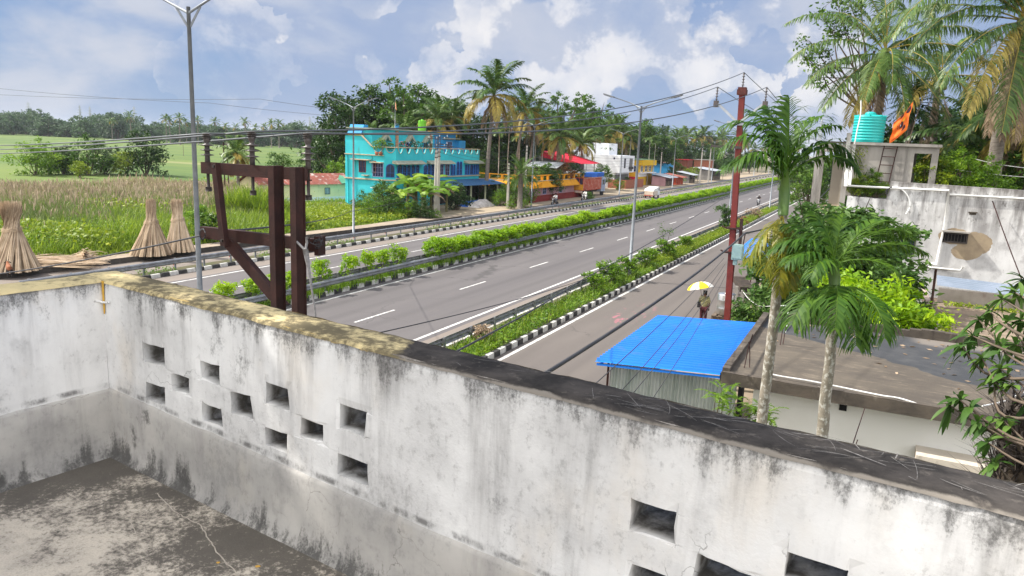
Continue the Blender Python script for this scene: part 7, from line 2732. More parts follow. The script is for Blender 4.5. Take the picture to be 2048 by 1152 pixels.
BN = [banana(600 + k, 3.6) for k in range(3)]
for j, (px, py, s) in enumerate(((800, 436, 1.0), (815, 428, 1.35), (832, 432, 1.15), (850, 436, 1.05), (828, 418, 1.25), (875, 428, 1.15), (893, 424, 1.0), (862, 420, 1.3), (845, 424, 1.2))):
 q = G(px, py)
 put_palm(BN[j % 3], q, 'banana plant with broad torn leaves in the clump before the turquoise house', s=s, group='banana plants before the turquoise house', name='banana_plant')
for j, (px, py, s, ms) in enumerate(((742, 440, .55, TR_lowb), (772, 436, .8, TR_low), (756, 428, .6, TR_lowb), (815, 440, .5, TR_lowb), (845, 442, .5, TR_lowd), (870, 442, .3, TR_lowb), (728, 425, .5, TR_low), (780, 425, .7, TR_lowd))):
 q = G(px, py)
 put_tree(ms[0], q, ('pale weedy bush at the left of the banana clump', 'tall weedy bush before the turquoise wall corner', 'pale weed bush before the turquoise gable wall', 'pale low bush at the foot of the bananas', 'dark low bush under the middle bananas', 'small pale bush at the foot of the left concrete pole', 'green bush against the turquoise gable wall', 'dark bush between the gable wall and the bananas')[j], s=s, name='bush', cat='bush')
# ------------------------------------------------------------------ palms and plants on the right
rw = np.random.default_rng(77)
AR = math.atan2(0.4389, 0.8976)            # azimuth that runs to the right in the photo


def areca(name_label, base, trunk_pts, crown, fronds, yellows, lk=1.0):
 t = thing('areca_palm', name_label, 'palm tree', base)
 P = smooth([np.array(p) - base for p in trunk_pts], 6)
 n = len(P)
 mb = MB()
 mb.tube(P, np.linspace(.098, .072, n), 12)
 mb.obj('trunk', M['areca_trunk'], t)
 c0 = P[-1]
 c = np.array(crown) - base
 mb = MB()
 mb.tube([c0, c0 * .5 + c * .5, c], [.085, .09, .045], 10)
 mb.obj('crownshaft', M['crownshaft'], t)
 mb = MB()
 for az, el, L, dr in fronds:
  L *= lk
  o = c0 * .25 + c * .75 + rw.normal(0, .03, 3)
  frond(mb, rw, o, AR + R_(az), R_(el), L, R_(dr), 34, .54 * min(1.2, L / 1.3), .55, 0, .034, .12, vee=.22)
 for az, el, L, dr in yellows:
  L *= lk
  frond(mb, rw, c0 + rw.normal(0, .03, 3), AR + R_(az), R_(el), L, R_(dr), 36, .42, .7, 1, .032, .14, vee=.1)
 mb.obj('crown', [M['leaf_areca'], M['leaf_areca_yellow']], t)
 return t


m, t, b = newmat('areca_trunk')
co = geoco(t)
rings = noise_n(t, vscale(t, co, (.4, .4, 9)), 1.0, 3, .5)
lich = noise_n(t, vscale(t, co, (1, 1, .7)), 16, 6, .65)
c = mixc(t, maprange(t, rings, .35, .65), (0.24, 0.21, 0.165), (0.17, 0.15, 0.115))
c = mixc(t, math_n(t, 'MULTIPLY', maprange(t, lich, .50, .60), .85), c, (0.46, 0.45, 0.40))
c = mixc(t, math_n(t, 'MULTIPLY', maprange(t, noise_n(t, co, 23, 5, .6), .6, .72), .7), c, (0.08, 0.075, 0.055))
t.links.new(c, b.inputs['Base Color'])
b.inputs['Roughness'].default_value = .9
bump(t, b, rings, .5, .02)
M['areca_trunk'] = m
M['crownshaft'] = mat('crownshaft', (0.10, 0.17, 0.035), (0.07, 0.13, 0.03), 3, rough=.4)
a1 = [np.array([-1.2, 13, 0]), AY(1520, 880, 13), AY(1536, 740, 13), AY(1550, 620, 13), AY(1560, 500, 13), AY(1566, 430, 13)]
areca('taller areca palm with a pale trunk before the low white house', np.array([-1.2, 13, 0]), a1, AY(1572, 335, 13),
   [(178, 70, 1.5, 150), (168, 80, 1.55, 118), (200, 58, 1.3, 130), (186, 44, 1.2, 105), (2, 72, 1.5, 150), (14, 60, 1.45, 125), (350, 52, 1.3, 120), (150, 84, 1.3, 70), (30, 82, 1.4, 82), (95, 88, 1.3, 15), (125, 86, 1.25, 42), (5, 86, 1.4, 100)],
   [(255, -45, 1.25, 35), (230, -50, 1.1, 30), (275, -52, 1.3, 28), (200, -35, 1.0, 45), (262, -62, 1.3, 18)], 1.0)
a2 = [np.array([-.30, 12.5, 0]), AY(1641, 900, 12.5), AY(1650, 800, 12.5), AY(1660, 720, 12.5), AY(1664, 640, 12.5), AY(1668, 590, 12.5)]
areca('shorter areca palm with wide arching dark fronds right of the taller one', np.array([-.30, 12.5, 0]), a2, AY(1670, 520, 12.5),
   [(178, 62, 1.55, 120), (150, 66, 1.5, 80), (125, 76, 1.35, 45), (35, 62, 1.85, 100), (10, 55, 2.0, 85), (350, 40, 1.95, 75), (60, 74, 1.4, 50), (200, 40, 1.4, 100), (225, 35, 1.35, 115), (325, 30, 1.5, 95), (165, 50, 1.5, 100), (22, 72, 1.9, 95)],
   [], .74)
# its hanging front fronds
t2 = [o for o in bpy.data.objects if o.name.startswith('areca_palm') and o.get('label', '').startswith('shorter')][0]
mb = MB()
for az, el, L, dr in ((250, 20, 1.4, 110), (285, 15, 1.45, 105), (215, 5, 1.2, 85), (268, -5, 1.3, 75)):
 frond(mb, rw, AY(1668, 575, 12.5) - np.array([-.30, 12.5, 0]), AR + R_(az), R_(el), L, R_(dr), 44, .60, .75, 0, .038, .12, vee=.1)
mb.obj('hanging_fronds', [M['leaf_areca']], t2)

# coconut palms behind the stair house
def big_coco(label, pts, fronds, dead, L0, r0=.24, yel=()):
 base = np.array([pts[0][0], pts[0][1], 0])
 t = thing('coconut_palm', label, 'palm tree', base)
 P = smooth([np.array([0, 0, 0.0])] + [p - base for p in pts], 7)
 MB().tube(P, np.linspace(r0 * 1.1, r0 * .75, len(P)), 12).obj('trunk', M['palm_bark'], t)
 c = P[-1]
 mb = MB()
 for i, (az, el, L, dr) in enumerate(fronds):
  frond(mb, rw, c + rw.normal(0, .08, 3), AR + R_(az), R_(el), L * L0, R_(dr), 74, 1.12, .75, 1 if i in yel else 0, .062, .10, vee=.15, rmi=1)
 for az, el, L, dr in dead:
  frond(mb, rw, c - [0, 0, .4], AR + R_(az), R_(el), L * L0, R_(dr), 46, .9, 1.0, 2, .06, .12, vee=0)
 mb.obj('crown', [M['leaf_palm'], M['leaf_palm_yellow'], M['leaf_dry']], t)
 mb = MB()
 for k in range(10):
  a = k * .8
  mb.lathe([(0, -.17), (.11, -.12), (.14, 0), (.1, .12), (0, .17)], c + [.36 * math.cos(a), .36 * math.sin(a), -.45 - .15 * (k % 3)], 8)
 mb.obj('coconuts', MAT_NUT, t)
 return t


big_coco('big coconut palm at the right edge with long drooping fronds and withered grey ones', [AY(1985, 360, 40), AY(1990, 320, 40), AY(2004, 230, 40), AY(2018, 150, 40), AY(2046, 40, 40)],
   [(186, 32, 1.15, 105), (172, 50, 1.18, 115), (200, 10, 1.05, 75), (212, -8, 1.0, 55), (222, -28, 1.0, 35), (160, 68, 1.1, 100), (235, -40, .95, 28), (195, 55, 1.0, 125), (10, 40, 1, 90), (350, 20, 1, 80), (330, 0, 1, 60), (60, 60, 1, 90), (100, 40, 1, 80), (140, 25, 1, 80), (270, 30, .95, 110), (300, 10, 1, 80), (255, -10, .95, 60), (180, 74, 1.2, 120), (205, 36, 1.1, 120), (150, 12, 1.0, 70), (184, 52, 1.45, 120), (192, 44, 1.35, 118), (178, 62, 1.5, 128), (204, 24, 1.3, 95)],
   [(250, -62, .75, 20), (235, -70, .7, 15), (265, -66, .72, 15), (215, -64, .7, 18), (280, -60, .7, 20), (200, -72, .65, 12), (300, -66, .7, 12)], 6.9, .30, (4,))
big_coco('coconut palm behind the turquoise tank with fronds fanning left', [AY(1738, 330, 46), AY(1750, 260, 46), AY(1762, 180, 46), AY(1770, 105, 46)],
   [(170, 62, .95, 80), (150, 78, .9, 60), (185, 42, 1.0, 85), (192, 20, .95, 75), (200, 2, .9, 60), (210, -20, .9, 40), (222, -38, .85, 30), (20, 60, .9, 80), (0, 40, .95, 85), (345, 15, .95, 75), (330, -10, .9, 60), (310, -30, .85, 40), (90, 80, .9, 50), (60, 65, .9, 75), (250, 5, .85, 80), (280, 0, .85, 80), (265, -30, .8, 40), (120, 55, .9, 80), (40, 30, .9, 80), (235, -15, .85, 50)],
   [(215, -60, .75, 20), (240, -68, .7, 15), (200, -66, .7, 15), (320, -62, .7, 18)], 6.3, .27, (6,))
big_coco('coconut palm half hidden between the two big palms on the right', [AY(1862, 330, 54), AY(1868, 240, 54), AY(1880, 150, 54)],
   [(170, 60, .95, 90), (190, 30, 1, 85), (205, 5, .95, 65), (150, 75, .9, 60), (20, 60, .95, 85), (0, 30, 1, 85), (340, 5, .95, 65), (90, 75, .9, 60), (220, -15, .9, 45), (320, -20, .9, 45), (265, 0, .85, 75), (60, 45, .9, 80), (120, 40, .9, 80)],
   [(230, -62, .7, 15), (300, -66, .7, 15)], 6.2, .25, (8,))
put_palm(PALM[2], (*AY(1940, 330, 50)[:2], 0), 'low coconut palm with fronds below the big palm on the right', s=1.25)
put_palm(PALM[0], (*AY(2090, 300, 44)[:2], 0), 'coconut palm whose fronds enter at the right edge', s=1.2)
# dark spiky crowned palm between tank and flag
mb = MB()
for k in range(46):
 f = k / 46
 frond(mb, rw, (0, 0, 11.4 - .5 * f), k * 2.399, 1.3 - 2.0 * f, 1.7, .8, 16, .5, .3, 0, .06)
sc = mb.mesh('crown', [M['leaf_dark']])
st_ = MB().tube([(0, 0, 0), (.1, 0, 6), (0, 0, 11.4)], [.2, .16, .15], 9).mesh('trunk', M['palm_bark'])
put_palm((sc, st_, None), (*AY(1830, 200, 52)[:2], 0), 'dark spiky crowned palm rising behind the orange flag', name='palm')
# sparse leaved tree at the sky edge
def sparse_tree(seed, label, loc, H, twigs, mats, leaf=.24, per=26):
 rng = np.random.default_rng(seed)
 t = thing('tree', label, 'tree', loc)
 mb, mw = MB(), MB()
 base = np.array(loc, float)
 P = smooth([np.array([0, 0, 0.0]), np.array([.1, 0, H * .4]), np.array([0, 0, H * .75]), np.array([.2, 0, H])], 6)
 mw.tube(P, np.linspace(.24, .07, len(P)), 9)
 for q, rad in twigs:
  e = q - base
  s0 = P[int(len(P) * rng.uniform(.55, .85))]
  mid = (s0 + e) / 2 + rng.normal(0, .25, 3)
  mw.tube(smooth([s0, mid, e], 5), np.linspace(.075, .018, 11), 6)
  ncl = max(3, int(rad * 7))
  for k in range(ncl):
   cpt = e + rng.normal(0, rad * .5, 3)
   mw.tube([e, (e + cpt) / 2 + rng.normal(0, .05, 3), cpt], [.018, .012, .006], 4)
   leaves(mb, rng, cpt + rng.normal(0, .2, (per, 3)), leaf, None, 0, 1.9, .25, np.full(per, rng.uniform(.25, .75)))
 mb.obj('crown', mats, t)
 mw.obj('trunk', M['bark'], t)
 return t


tw = [(AY(x, y, 50), r) for x, y, r in ((1622, 85, .7), (1640, 130, .7), (1612, 115, .6), (1636, 155, .6), (1655, 100, .8), (1668, 60, .8), (1652, 45, .6), (1682, 28, .9), (1700, 10, .9), (1672, -5, .8), (1720, -10, .8), (1645, 175, .55), (1690, 70, .7), (1715, 45, .7), (1668, 135, .6))]
sparse_tree(61, 'tall sparse leaved tree against the sky left of the palms', AY(1712, 330, 50) * [1, 1, 0], 14.0, tw, [M['leaf_mid']])
# dense greenery behind the stair house
for ms, px, ytop, d, s0, lb in ((TR_dark[0], 1895, 195, 58, 11, 'dark tree behind the right end of the big white wall'), (TR_mid[0], 1990, 215, 52, 11, 'green tree under the big palm at the right'), (TR_dark[1], 1830, 235, 56, 11, 'dark tree behind the stair head opening'), (TR_dark[2], 2060, 180, 58, 11, 'dark tree at the right edge behind the palms'), (TR_mid[1], 1930, 262, 46, 11, 'bright bushy tree seen above the big white wall'), (TR_dark[0], 1780, 262, 60, 11, 'dark tree behind the turquoise tank'), (TR_mid[2], 2040, 270, 46, 11, 'leafy tree at the right edge above the big white wall'), (TR_dark[1], 1960, 170, 66, 11, 'tall dark tree far behind the big palm')):
 p1 = AY(px, ytop, d)
 put_tree(ms, (p1[0], p1[1], 0), lb, s=p1[2] / s0)
for ms, px, ytop, d, s0, lb in ((TR_mid[0], 1625, 318, 80, 11, 'green tree by the far road end left of the stair frame'), (TR_mid[1], 1600, 325, 130, 11, 'far green tree at the end of the road'), (TR_dark[0], 1660, 305, 120, 11, 'far dark tree seen through the stair frame'), (TR_dark[2], 1690, 300, 160, 11, 'far dark tree behind the stair frame'), (TR_mid[2], 1560, 318, 200, 11, 'far green tree beyond the road behind the areca palm'), (TR_dark[1], 1620, 305, 200, 11, 'far dark tree closing the end of the road')):
 p1 = AD(px, ytop, d)
 put_tree(ms, (p1[0], p1[1], 0), lb, s=max(.3, p1[2] / s0))
# plants on the stair house roof ledge
for px, py, s, lb, mm in ((1725, 352, .26, 'weeds with yellow leaves growing on the ledge before the stair wall', TR_yel[0]), (1742, 350, .27, 'tall weeds on the ledge left of the ladder', TR_low[0]), (1758, 360, .2, 'weed bush on the ledge at the ladder foot', TR_lowb[0]), (1712, 372, .2, 'low yellow weeds at the left end of the ledge', TR_yel[0])):
 q = AY(px, py, 36.5)
 put_tree(mm, (q[0], q[1], 6.1), lb, s=s, name='weed', cat='weeds')
mb = MB()
Pq = [AY(1722, 295 + 10 * k, 36.85) + rw.normal(0, .08, 3) for k in range(9)]
mb.tube(Pq, .012, 4, 1)
leaves(mb, rw, np.repeat(np.array(Pq), 40, 0) + rw.normal(0, .13, (360, 3)) * [1, .4, 1], .11)
tag(mb.obj('climbing_vine', [M['creeper'], M['bark']]), 'thin climbing vine on the stained stair wall left of the ladder', 'vine')
for px, d, s, lb in ((1862, 37.6, .5, 'yellow leaved weeds inside the stair wall opening'), (1905, 38.5, .55, 'weedy bush right of the stair wall on the roof'), (1960, 38.5, .5, 'green bush on the roof edge by the pale clothes lines'), (1985, 37.8, .35, 'low bright bush on the roof edge at the right')):
 q = AY(px, 375, d)
 put_tree(TR_lowb[0] if px != 1862 else TR_yel[0], (q[0], q[1], 6.08), lb, s=s, name='bush', cat='bush')

# mango and shrubs between service road and the stair house
MG = [tree_meshes(480 + k, 6.0, 2.6, 15000, .27, M['leaf_mango'], .08, nb=11, spread=.36, nclump=16, aspect=2.7) for k in range(2)]
put_tree(MG[0], (*AY(1680, 500, 30.5)[:2], 0), 'dense dark mango tree before the stair house', s=(1.3, 1.3, 1.12))
put_tree(MG[1], (*AY(1735, 520, 28.5)[:2], 0), 'second dark mango crown against the big stained wall', s=(.85, .85, .80))
put_tree(MG[1], (*AY(1600, 540, 27.5)[:2], 0), 'lower mango tree behind the taller areca trunk', s=(.75, .75, .72))
SHB = [bush_mesh(370 + k, 2.6, 1.7, 5200, .19, M['leaf_shrub'], zlo=.12) for k in range(2)]
SHB2 = [bush_mesh(375, 2.8, 1.6, 5600, .17, M['leaf_bright'], zlo=.10)]
for ms, px, y_, s, lb in ((SHB2[0], 1712, 23.8, .95, 'bright green shrub just behind the trunk of the shorter areca palm'), (SHB2[0], 1752, 26.0, 1.42, 'bright yellow green shrub right of the shorter areca palm'), (SHB[0], 1790, 26.0, 1.05, 'green shrub at the corner of the mossy flat roof'), (SHB[1], 1700, 24.5, .95, 'green shrub behind the crown of the shorter areca'), (SHB[0], 1640, 24.0, .8, 'leafy shrub between the two areca trunks'), (SHB2[0], 1800, 24.0, .75, 'bright low shrub behind the back kerb of the flat roof'), (SHB[1], 1510, 29.0, .72, 'leafy shrub just right of the red pole'),
        (SHB[0], 1490, 27.5, .55, 'low shrub at the foot of the red pole'), (SHB[0], 1545, 28.5, .80, 'leafy shrub left of the taller areca trunk'), (SHB[1], 1590, 25.0, .62, 'low shrub behind the dark roof corner'), (SHB2[0], 1500, 25.5, .42, 'small bright bush beside the blue shed roof'), (SHB[1], 1770, 23.2, .6, 'green bush just behind the low flat roof'), (SHB[1], 1840, 25.5, .55, 'weedy bush by the leaning pipe post')):
 q = AY(px, 600, y_)
 put_bush(ms, (q[0], y_, 0), lb, s=s)
bl = bush_mesh(377, 2.6, 1.2, 1500, .22, leafmat('leaf_bluish', (0.05, 0.08, 0.06), (0.11, 0.16, 0.12), (0.20, 0.26, 0.2)), zlo=.25)
put_bush(bl, (*AY(1560, 520, 37)[:2], 0), 'greyish leaved shrub overhanging the blue awning', s=1.25)

# near mango branches at the right edge
t = thing('mango_tree', 'near mango branches with long dark leaves reaching in from the right edge', 'tree', (1.75, 7.2, 0))
mb, mw = MB(), MB()
base = np.array([1.75, 7.2, 0])
trunkP = smooth([np.array([0, 0, 0.0]), np.array([.05, 0, 3.0]), np.array([-.05, -.2, 5.2]), np.array([.1, -.1, 7.0])], 6)
mw.tube(trunkP, np.linspace(.17, .05, len(trunkP)), 9)


def rosette(c, n, L, up=(0, 0, 1), tone=.5, mi=0):
 up = np.array(up, float)
 up /= np.linalg.norm(up)
 for k in range(n):
  a = k * 2.399 + rw.normal(0, .25)
  s = np.cross(up, [1, .2, .1])
  s /= np.linalg.norm(s)
  s2 = np.cross(up, s)
  d = s * math.cos(a) + s2 * math.sin(a) + up * rw.uniform(-.25, .55)
  d /= np.linalg.norm(d)
  l_ = L * rw.uniform(.65, 1.15)
  w_ = l_ * rw.uniform(.12, .155)
  wv = np.cross(d, [0, 0, 1.0]) + rw.normal(0, .2, 3)
  wv /= np.linalg.norm(wv)
  V = []
  for i in range(6):
   f = i / 5
   q = c + d * l_ * f - np.array([0, 0, l_ * .38 * f * f])
   ww = w_ * math.sin(math.pi * (.08 + .9 * f)) ** .8
   dip = np.array([0, 0, ww * .35])
   V += [q - wv * ww + dip, q, q + wv * ww + dip]
  F = [f_ for i in range(5) for f_ in ((3 * i, 3 * i + 1, 3 * i + 4, 3 * i + 3), (3 * i + 1, 3 * i + 2, 3 * i + 5, 3 * i + 4))]
  mb.add(V, F, mi, True, np.full(18, np.clip(tone + rw.normal(0, .16), 0, 1)))


ros = [(2003, 598, 6.9, .9), (2030, 585, 7.0, .95), (1978, 622, 7.0, .5), (2012, 645, 6.8, .6), (1958, 640, 7.0, .45), (2042, 640, 6.8, .5), (1945, 672, 6.9, .4), (1922, 690, 6.8, .4), (1992, 690, 6.7, .5), (2032, 690, 6.6, .5), (1965, 718, 6.6, .55), (2000, 738, 6.5, .6),
    (1988, 762, 6.5, .65), (2022, 772, 6.4, .85), (1920, 800, 6.6, .35), (1942, 815, 6.5, .4), (1900, 812, 6.7, .4), (1955, 845, 6.4, .5), (2005, 840, 6.4, .8), (1975, 885, 6.3, .6), (2042, 880, 6.3, .45), (1990, 925, 6.3, .65), (2050, 560, 7.1, .5), (2075, 700, 6.6, .45), (2075, 800, 6.4, .45)]
for px, py, d, tone in ros:
 q = AD(px, py, d) - base
 st0 = trunkP[min(len(trunkP) - 1, max(3, int(len(trunkP) * np.clip((q[2] - .6) / 7.0, .3, .98))))]
 mid = st0 * .45 + q * .55 + rw.normal(0, .07, 3) + [0, 0, -.10]
 mw.tube(smooth([st0, mid, q], 5), np.linspace(.020, .006, 11), 5)
 rosette(q, 11, .19, q - mid + [0, 0, .05], tone)
 if rw.uniform() < .35:
  rosette(q * .8 + mid * .2, 6, .19, q - mid, tone - .1)
mb.obj('crown', M['leaf_mango'], t)
mw.obj('trunk', M['bark'], t)
# shaggy dark palm stump at the right edge
t = thing('palm_stump', 'shaggy dark fibrous palm stem at the bottom right behind the mango leaves', 'palm stem', (1.62, 8.4, 0))
mb = MB()
mb.tube([(0, 0, 0), (0, 0, 4), (.02, 0, 5.45)], [.22, .22, .2], 10)
mb.obj('trunk', M['hairfibre'] if 'hairfibre' in M else M['bark'], t)
mb = MB()
n = 600
a = rw.uniform(0, 6.28, n)
blades(mb, rw, np.column_stack([.2 * np.cos(a), .2 * np.sin(a), rw.uniform(4.2, 5.4, n)]), .42, .02, 1.2)
mb.obj('fibres', mat('dark_fibre', (0.05, 0.04, 0.035), (0.09, 0.075, 0.065), 8), t)

# big tree added out of view on the left to keep the terrace in shade
SHT = tree_meshes(491, 15.5, 3.3, 9000, .42, M['leaf_mid'], .48, nb=11, spread=.40, nclump=18)
put_tree(SHT, (-7.2, -0.6, 0), 'unseen leafy tree added outside the left edge to shade the terrace', rz=.4, s=(.86, .86, 1))
# neem sprays beside the tin shed
t = thing('neem_sapling', 'small neem tree with feathery sprays against the corrugated shed', 'tree', (-2.45, 14.6, 0))
mb, mw = MB(), MB()
base = np.array([-2.45, 14.6, 0])
mw.tube(smooth([np.array([0, 0, 0.0]), np.array([.05, 0, 1.2]), np.array([.1, 0, 2.2])], 5), np.linspace(.05, .02, 11), 7)
for px, py in ((1455, 790), (1470, 805), (1440, 800), (1462, 825), (1485, 830), (1500, 815), (1515, 838), (1540, 825), (1535, 845), (1480, 850), (1500, 855), (1460, 845), (1445, 775), (1432, 790), (1520, 820), (1470, 870), (1505, 880), (1525, 868), (1450, 860)):
 q = AY(px, py, rw.uniform(14.2, 14.9)) - base
 s0 = np.array([.06, 0, rw.uniform(1.2, 2.1)])
 mid = (s0 + q) / 2 + [0, 0, .12]
 mw.tube(smooth([s0, mid, q], 4), np.linspace(.014, .004, 9), 4)
 for k in range(7):
  frond(mb, rw, q + rw.normal(0, .05, 3), rw.uniform(0, 6.28), rw.uniform(-.1, .8), rw.uniform(.26, .4), 1.0, 9, .085, .2, 0, .022, .1)
mb.obj('crown', M['leaf_shrub'], t)
mw.obj('trunk', M['bark'], t)
# green undergrowth in the yard seen through the pierced wall
mb = MB()
n = 9000
leaves(mb, rw, np.column_stack([rw.uniform(-3, 4.5, n), rw.uniform(4.2, 11.5, n), rw.uniform(.1, 1.3, n)]), .2, None, 0, 1.8)
o = mb.obj('yard_undergrowth', M['leaf_mid'])
tag(o, 'green undergrowth in the yard glimpsed through the lower wall holes', 'undergrowth', None, 'stuff')

# ------------------------------------------------------------------ reed bundles drying on the far pavement
def reed_bundle(label, loc, h, rb, rn, hn, rt, n, leanx=0.0, twist=.5, seed=1, flare=1.0):
 rng = np.random.default_rng(seed)
 t = thing('reed_bundle', label, 'reed bundle', loc)
 mb = MB()
 n1 = n
 a = rng.uniform(0, 6.28, n1)
 r = rb * np.sqrt(rng.uniform(.45, 1, n1))
 ph = np.round(a / (6.28 / 16)) * (6.28 / 16)
 a = a * .55 + ph * .45                    # stalks gather in sheaves
 tw = twist + rng.normal(0, .25, n1)
 B = np.column_stack([r * np.cos(a), r * np.sin(a), np.zeros(n1)])
 Nk = np.column_stack([rn * rng.uniform(.5, 1, n1) * np.cos(a + tw) + leanx * .75, rn * rng.uniform(.5, 1, n1) * np.sin(a + tw), np.full(n1, hn)])
 Mi = B * .5 + Nk * .5
 Mi[:, :2] *= .97
 rt_ = rt * rng.uniform(.2, 1, n1)
 Tp = np.column_stack([rt_ * np.cos(a + tw * 1.6) + leanx, rt_ * np.sin(a + tw * 1.6), h * rng.uniform(.86, 1.04, n1)])
 w = rng.uniform(.018, .036, n1)[:, None]
 rad = np.column_stack([np.cos(a), np.sin(a), np.zeros(n1)])
 sd_ = np.column_stack([-np.sin(a), np.cos(a), np.zeros(n1)])
 rows = [(B, 1.2), (Mi, 1.0), (Nk, .7), (Tp, .22)]
 V = np.concatenate([np.stack([p - sd_ * w * k, p + rad * w * k * .8, p + sd_ * w * k], 1) for p, k in rows], 1).reshape(-1, 3)
 b0 = np.arange(n1) * 12
 F = np.concatenate([np.stack([b0 + 3 * q + s, b0 + 3 * q + s + 1, b0 + 3 * q + s + 4, b0 + 3 * q + s + 3], 1) for q in range(3) for s in (0, 1)])
 tone = np.repeat(np.clip(rng.normal(.5, .25, n1), 0, 1), 12)
 mb.add(V, F, 0, False, tone)
 # core so that no daylight shows through
 mb.tube([(0, 0, 0), (leanx * .4, 0, hn * .5), (leanx * .75, 0, hn), (leanx, 0, h * .8)], [rb * .72, rb * .40, rn * .55, rn * .3], 12, 0, True, True, .12)
 mb.obj('stalks', M['straw'], t)
 mb = MB()
 for k in range(3):
  aa = np.linspace(0, 6.28, 20)
  rr = rn * 1.06 + (rb - rn) * (1 - (hn * .93 - .06 * k) / hn)
  mb.tube(np.column_stack([rr * np.cos(aa) + leanx * .7, rr * np.sin(aa), np.full(20, hn * .93 - .06 * k) + .05 * np.sin(aa)]), .014, 4)
 mb.obj('binding', M['straw'], t)
 return t


q = G(34, 541, .32)
reed_bundle('tall twisted cone of dry reeds at the left edge of the pavement', (q[0] - .35, q[1] + .1, .32), 3.45, 1.22, .36, 2.35, .55, 1500, .1, 1.0, 3)
q = G(304, 510, .32)
reed_bundle('cone of dry reeds standing left of its slimmer neighbour', (q[0] - .35, q[1] + .25, .32), 3.25, 1.22, .30, 2.2, .30, 1200, .18, .35, 4)
q = G(360, 503, .32)
reed_bundle('slimmer cone of dry reeds nearest the tall lamp post', (q[0] - .25, q[1] + .2, .32), 3.15, .92, .32, 2.2, .36, 1100, -.08, .15, 5)


def reed_pile(label, loc, L, wdt, hgt, n, rz, seed, fan=.5):
 rng = np.random.default_rng(seed)
 t = thing('reed_pile', label, 'reed pile', loc, rz)
 mb = MB()
 for k in range(n):
  y0 = rng.normal(0, wdt * .5)
  a = rng.normal(0, .12) + y0 * fan
  z = abs(rng.normal(0, hgt * .5)) + .02
  x0 = rng.uniform(-.25, .25)
  l_ = L * rng.uniform(.6, 1.1)
  mb.tube([(x0, y0 * .55, z), (x0 + l_ * .5 * math.cos(a), y0 * .8 + l_ * .5 * math.sin(a), z * .9), (x0 + l_ * math.cos(a), y0 + l_ * math.sin(a), z * .4 + .02)], [.022, .018, .008], 3, 0, False, False, np.clip(rng.normal(.6, .2), 0, 1))
 mb.obj('stalks', M['straw'], t)
 return t


q = G(82, 528, .32)
reed_pile('flat pile of dry reeds spread on the pavement beside the big twisted cone', (q[0], q[1] - .6, .32), 3.2, 1.0, .30, 420, 1.45, 8)
q = G(176, 520, .32)
reed_pile('loose sheaf of pale reeds flung at the grass edge', (q[0] + .2, q[1] - .3, .32), 1.9, .25, .5, 240, 2.6, 9, .9)

# ------------------------------------------------------------------ figures grown from a skinned skeleton


def skin(name, V, E, Rr, mats, parent=None, sub=2, loc=None, rz=None, root=0):
 me = bpy.data.meshes.new(name)
 me.from_pydata([tuple(map(float, v)) for v in V], E, [])
 o = bpy.data.objects.new(name, me)
 S.collection.objects.link(o)
 md = o.modifiers.new('s', 'SKIN')
 for i, r in enumerate(Rr):
  me.skin_vertices[0].data[i].radius = (r, r) if np.isscalar(r) else r
  me.skin_vertices[0].data[i].use_root = (i == root)
 md.use_smooth_shade = True
 sb = o.modifiers.new('u', 'SUBSURF')
 sb.levels = sb.render_levels = sub
 dg = bpy.context.evaluated_depsgraph_get()
 me2 = bpy.data.meshes.new_from_object(o.evaluated_get(dg))
 me2.name = name
 bpy.data.objects.remove(o)
 me2.materials.clear()
 me2.materials.append(mats)
 for p_ in me2.polygons:
  p_.use_smooth = True
 return mobj(name, me2, parent, loc, rz)


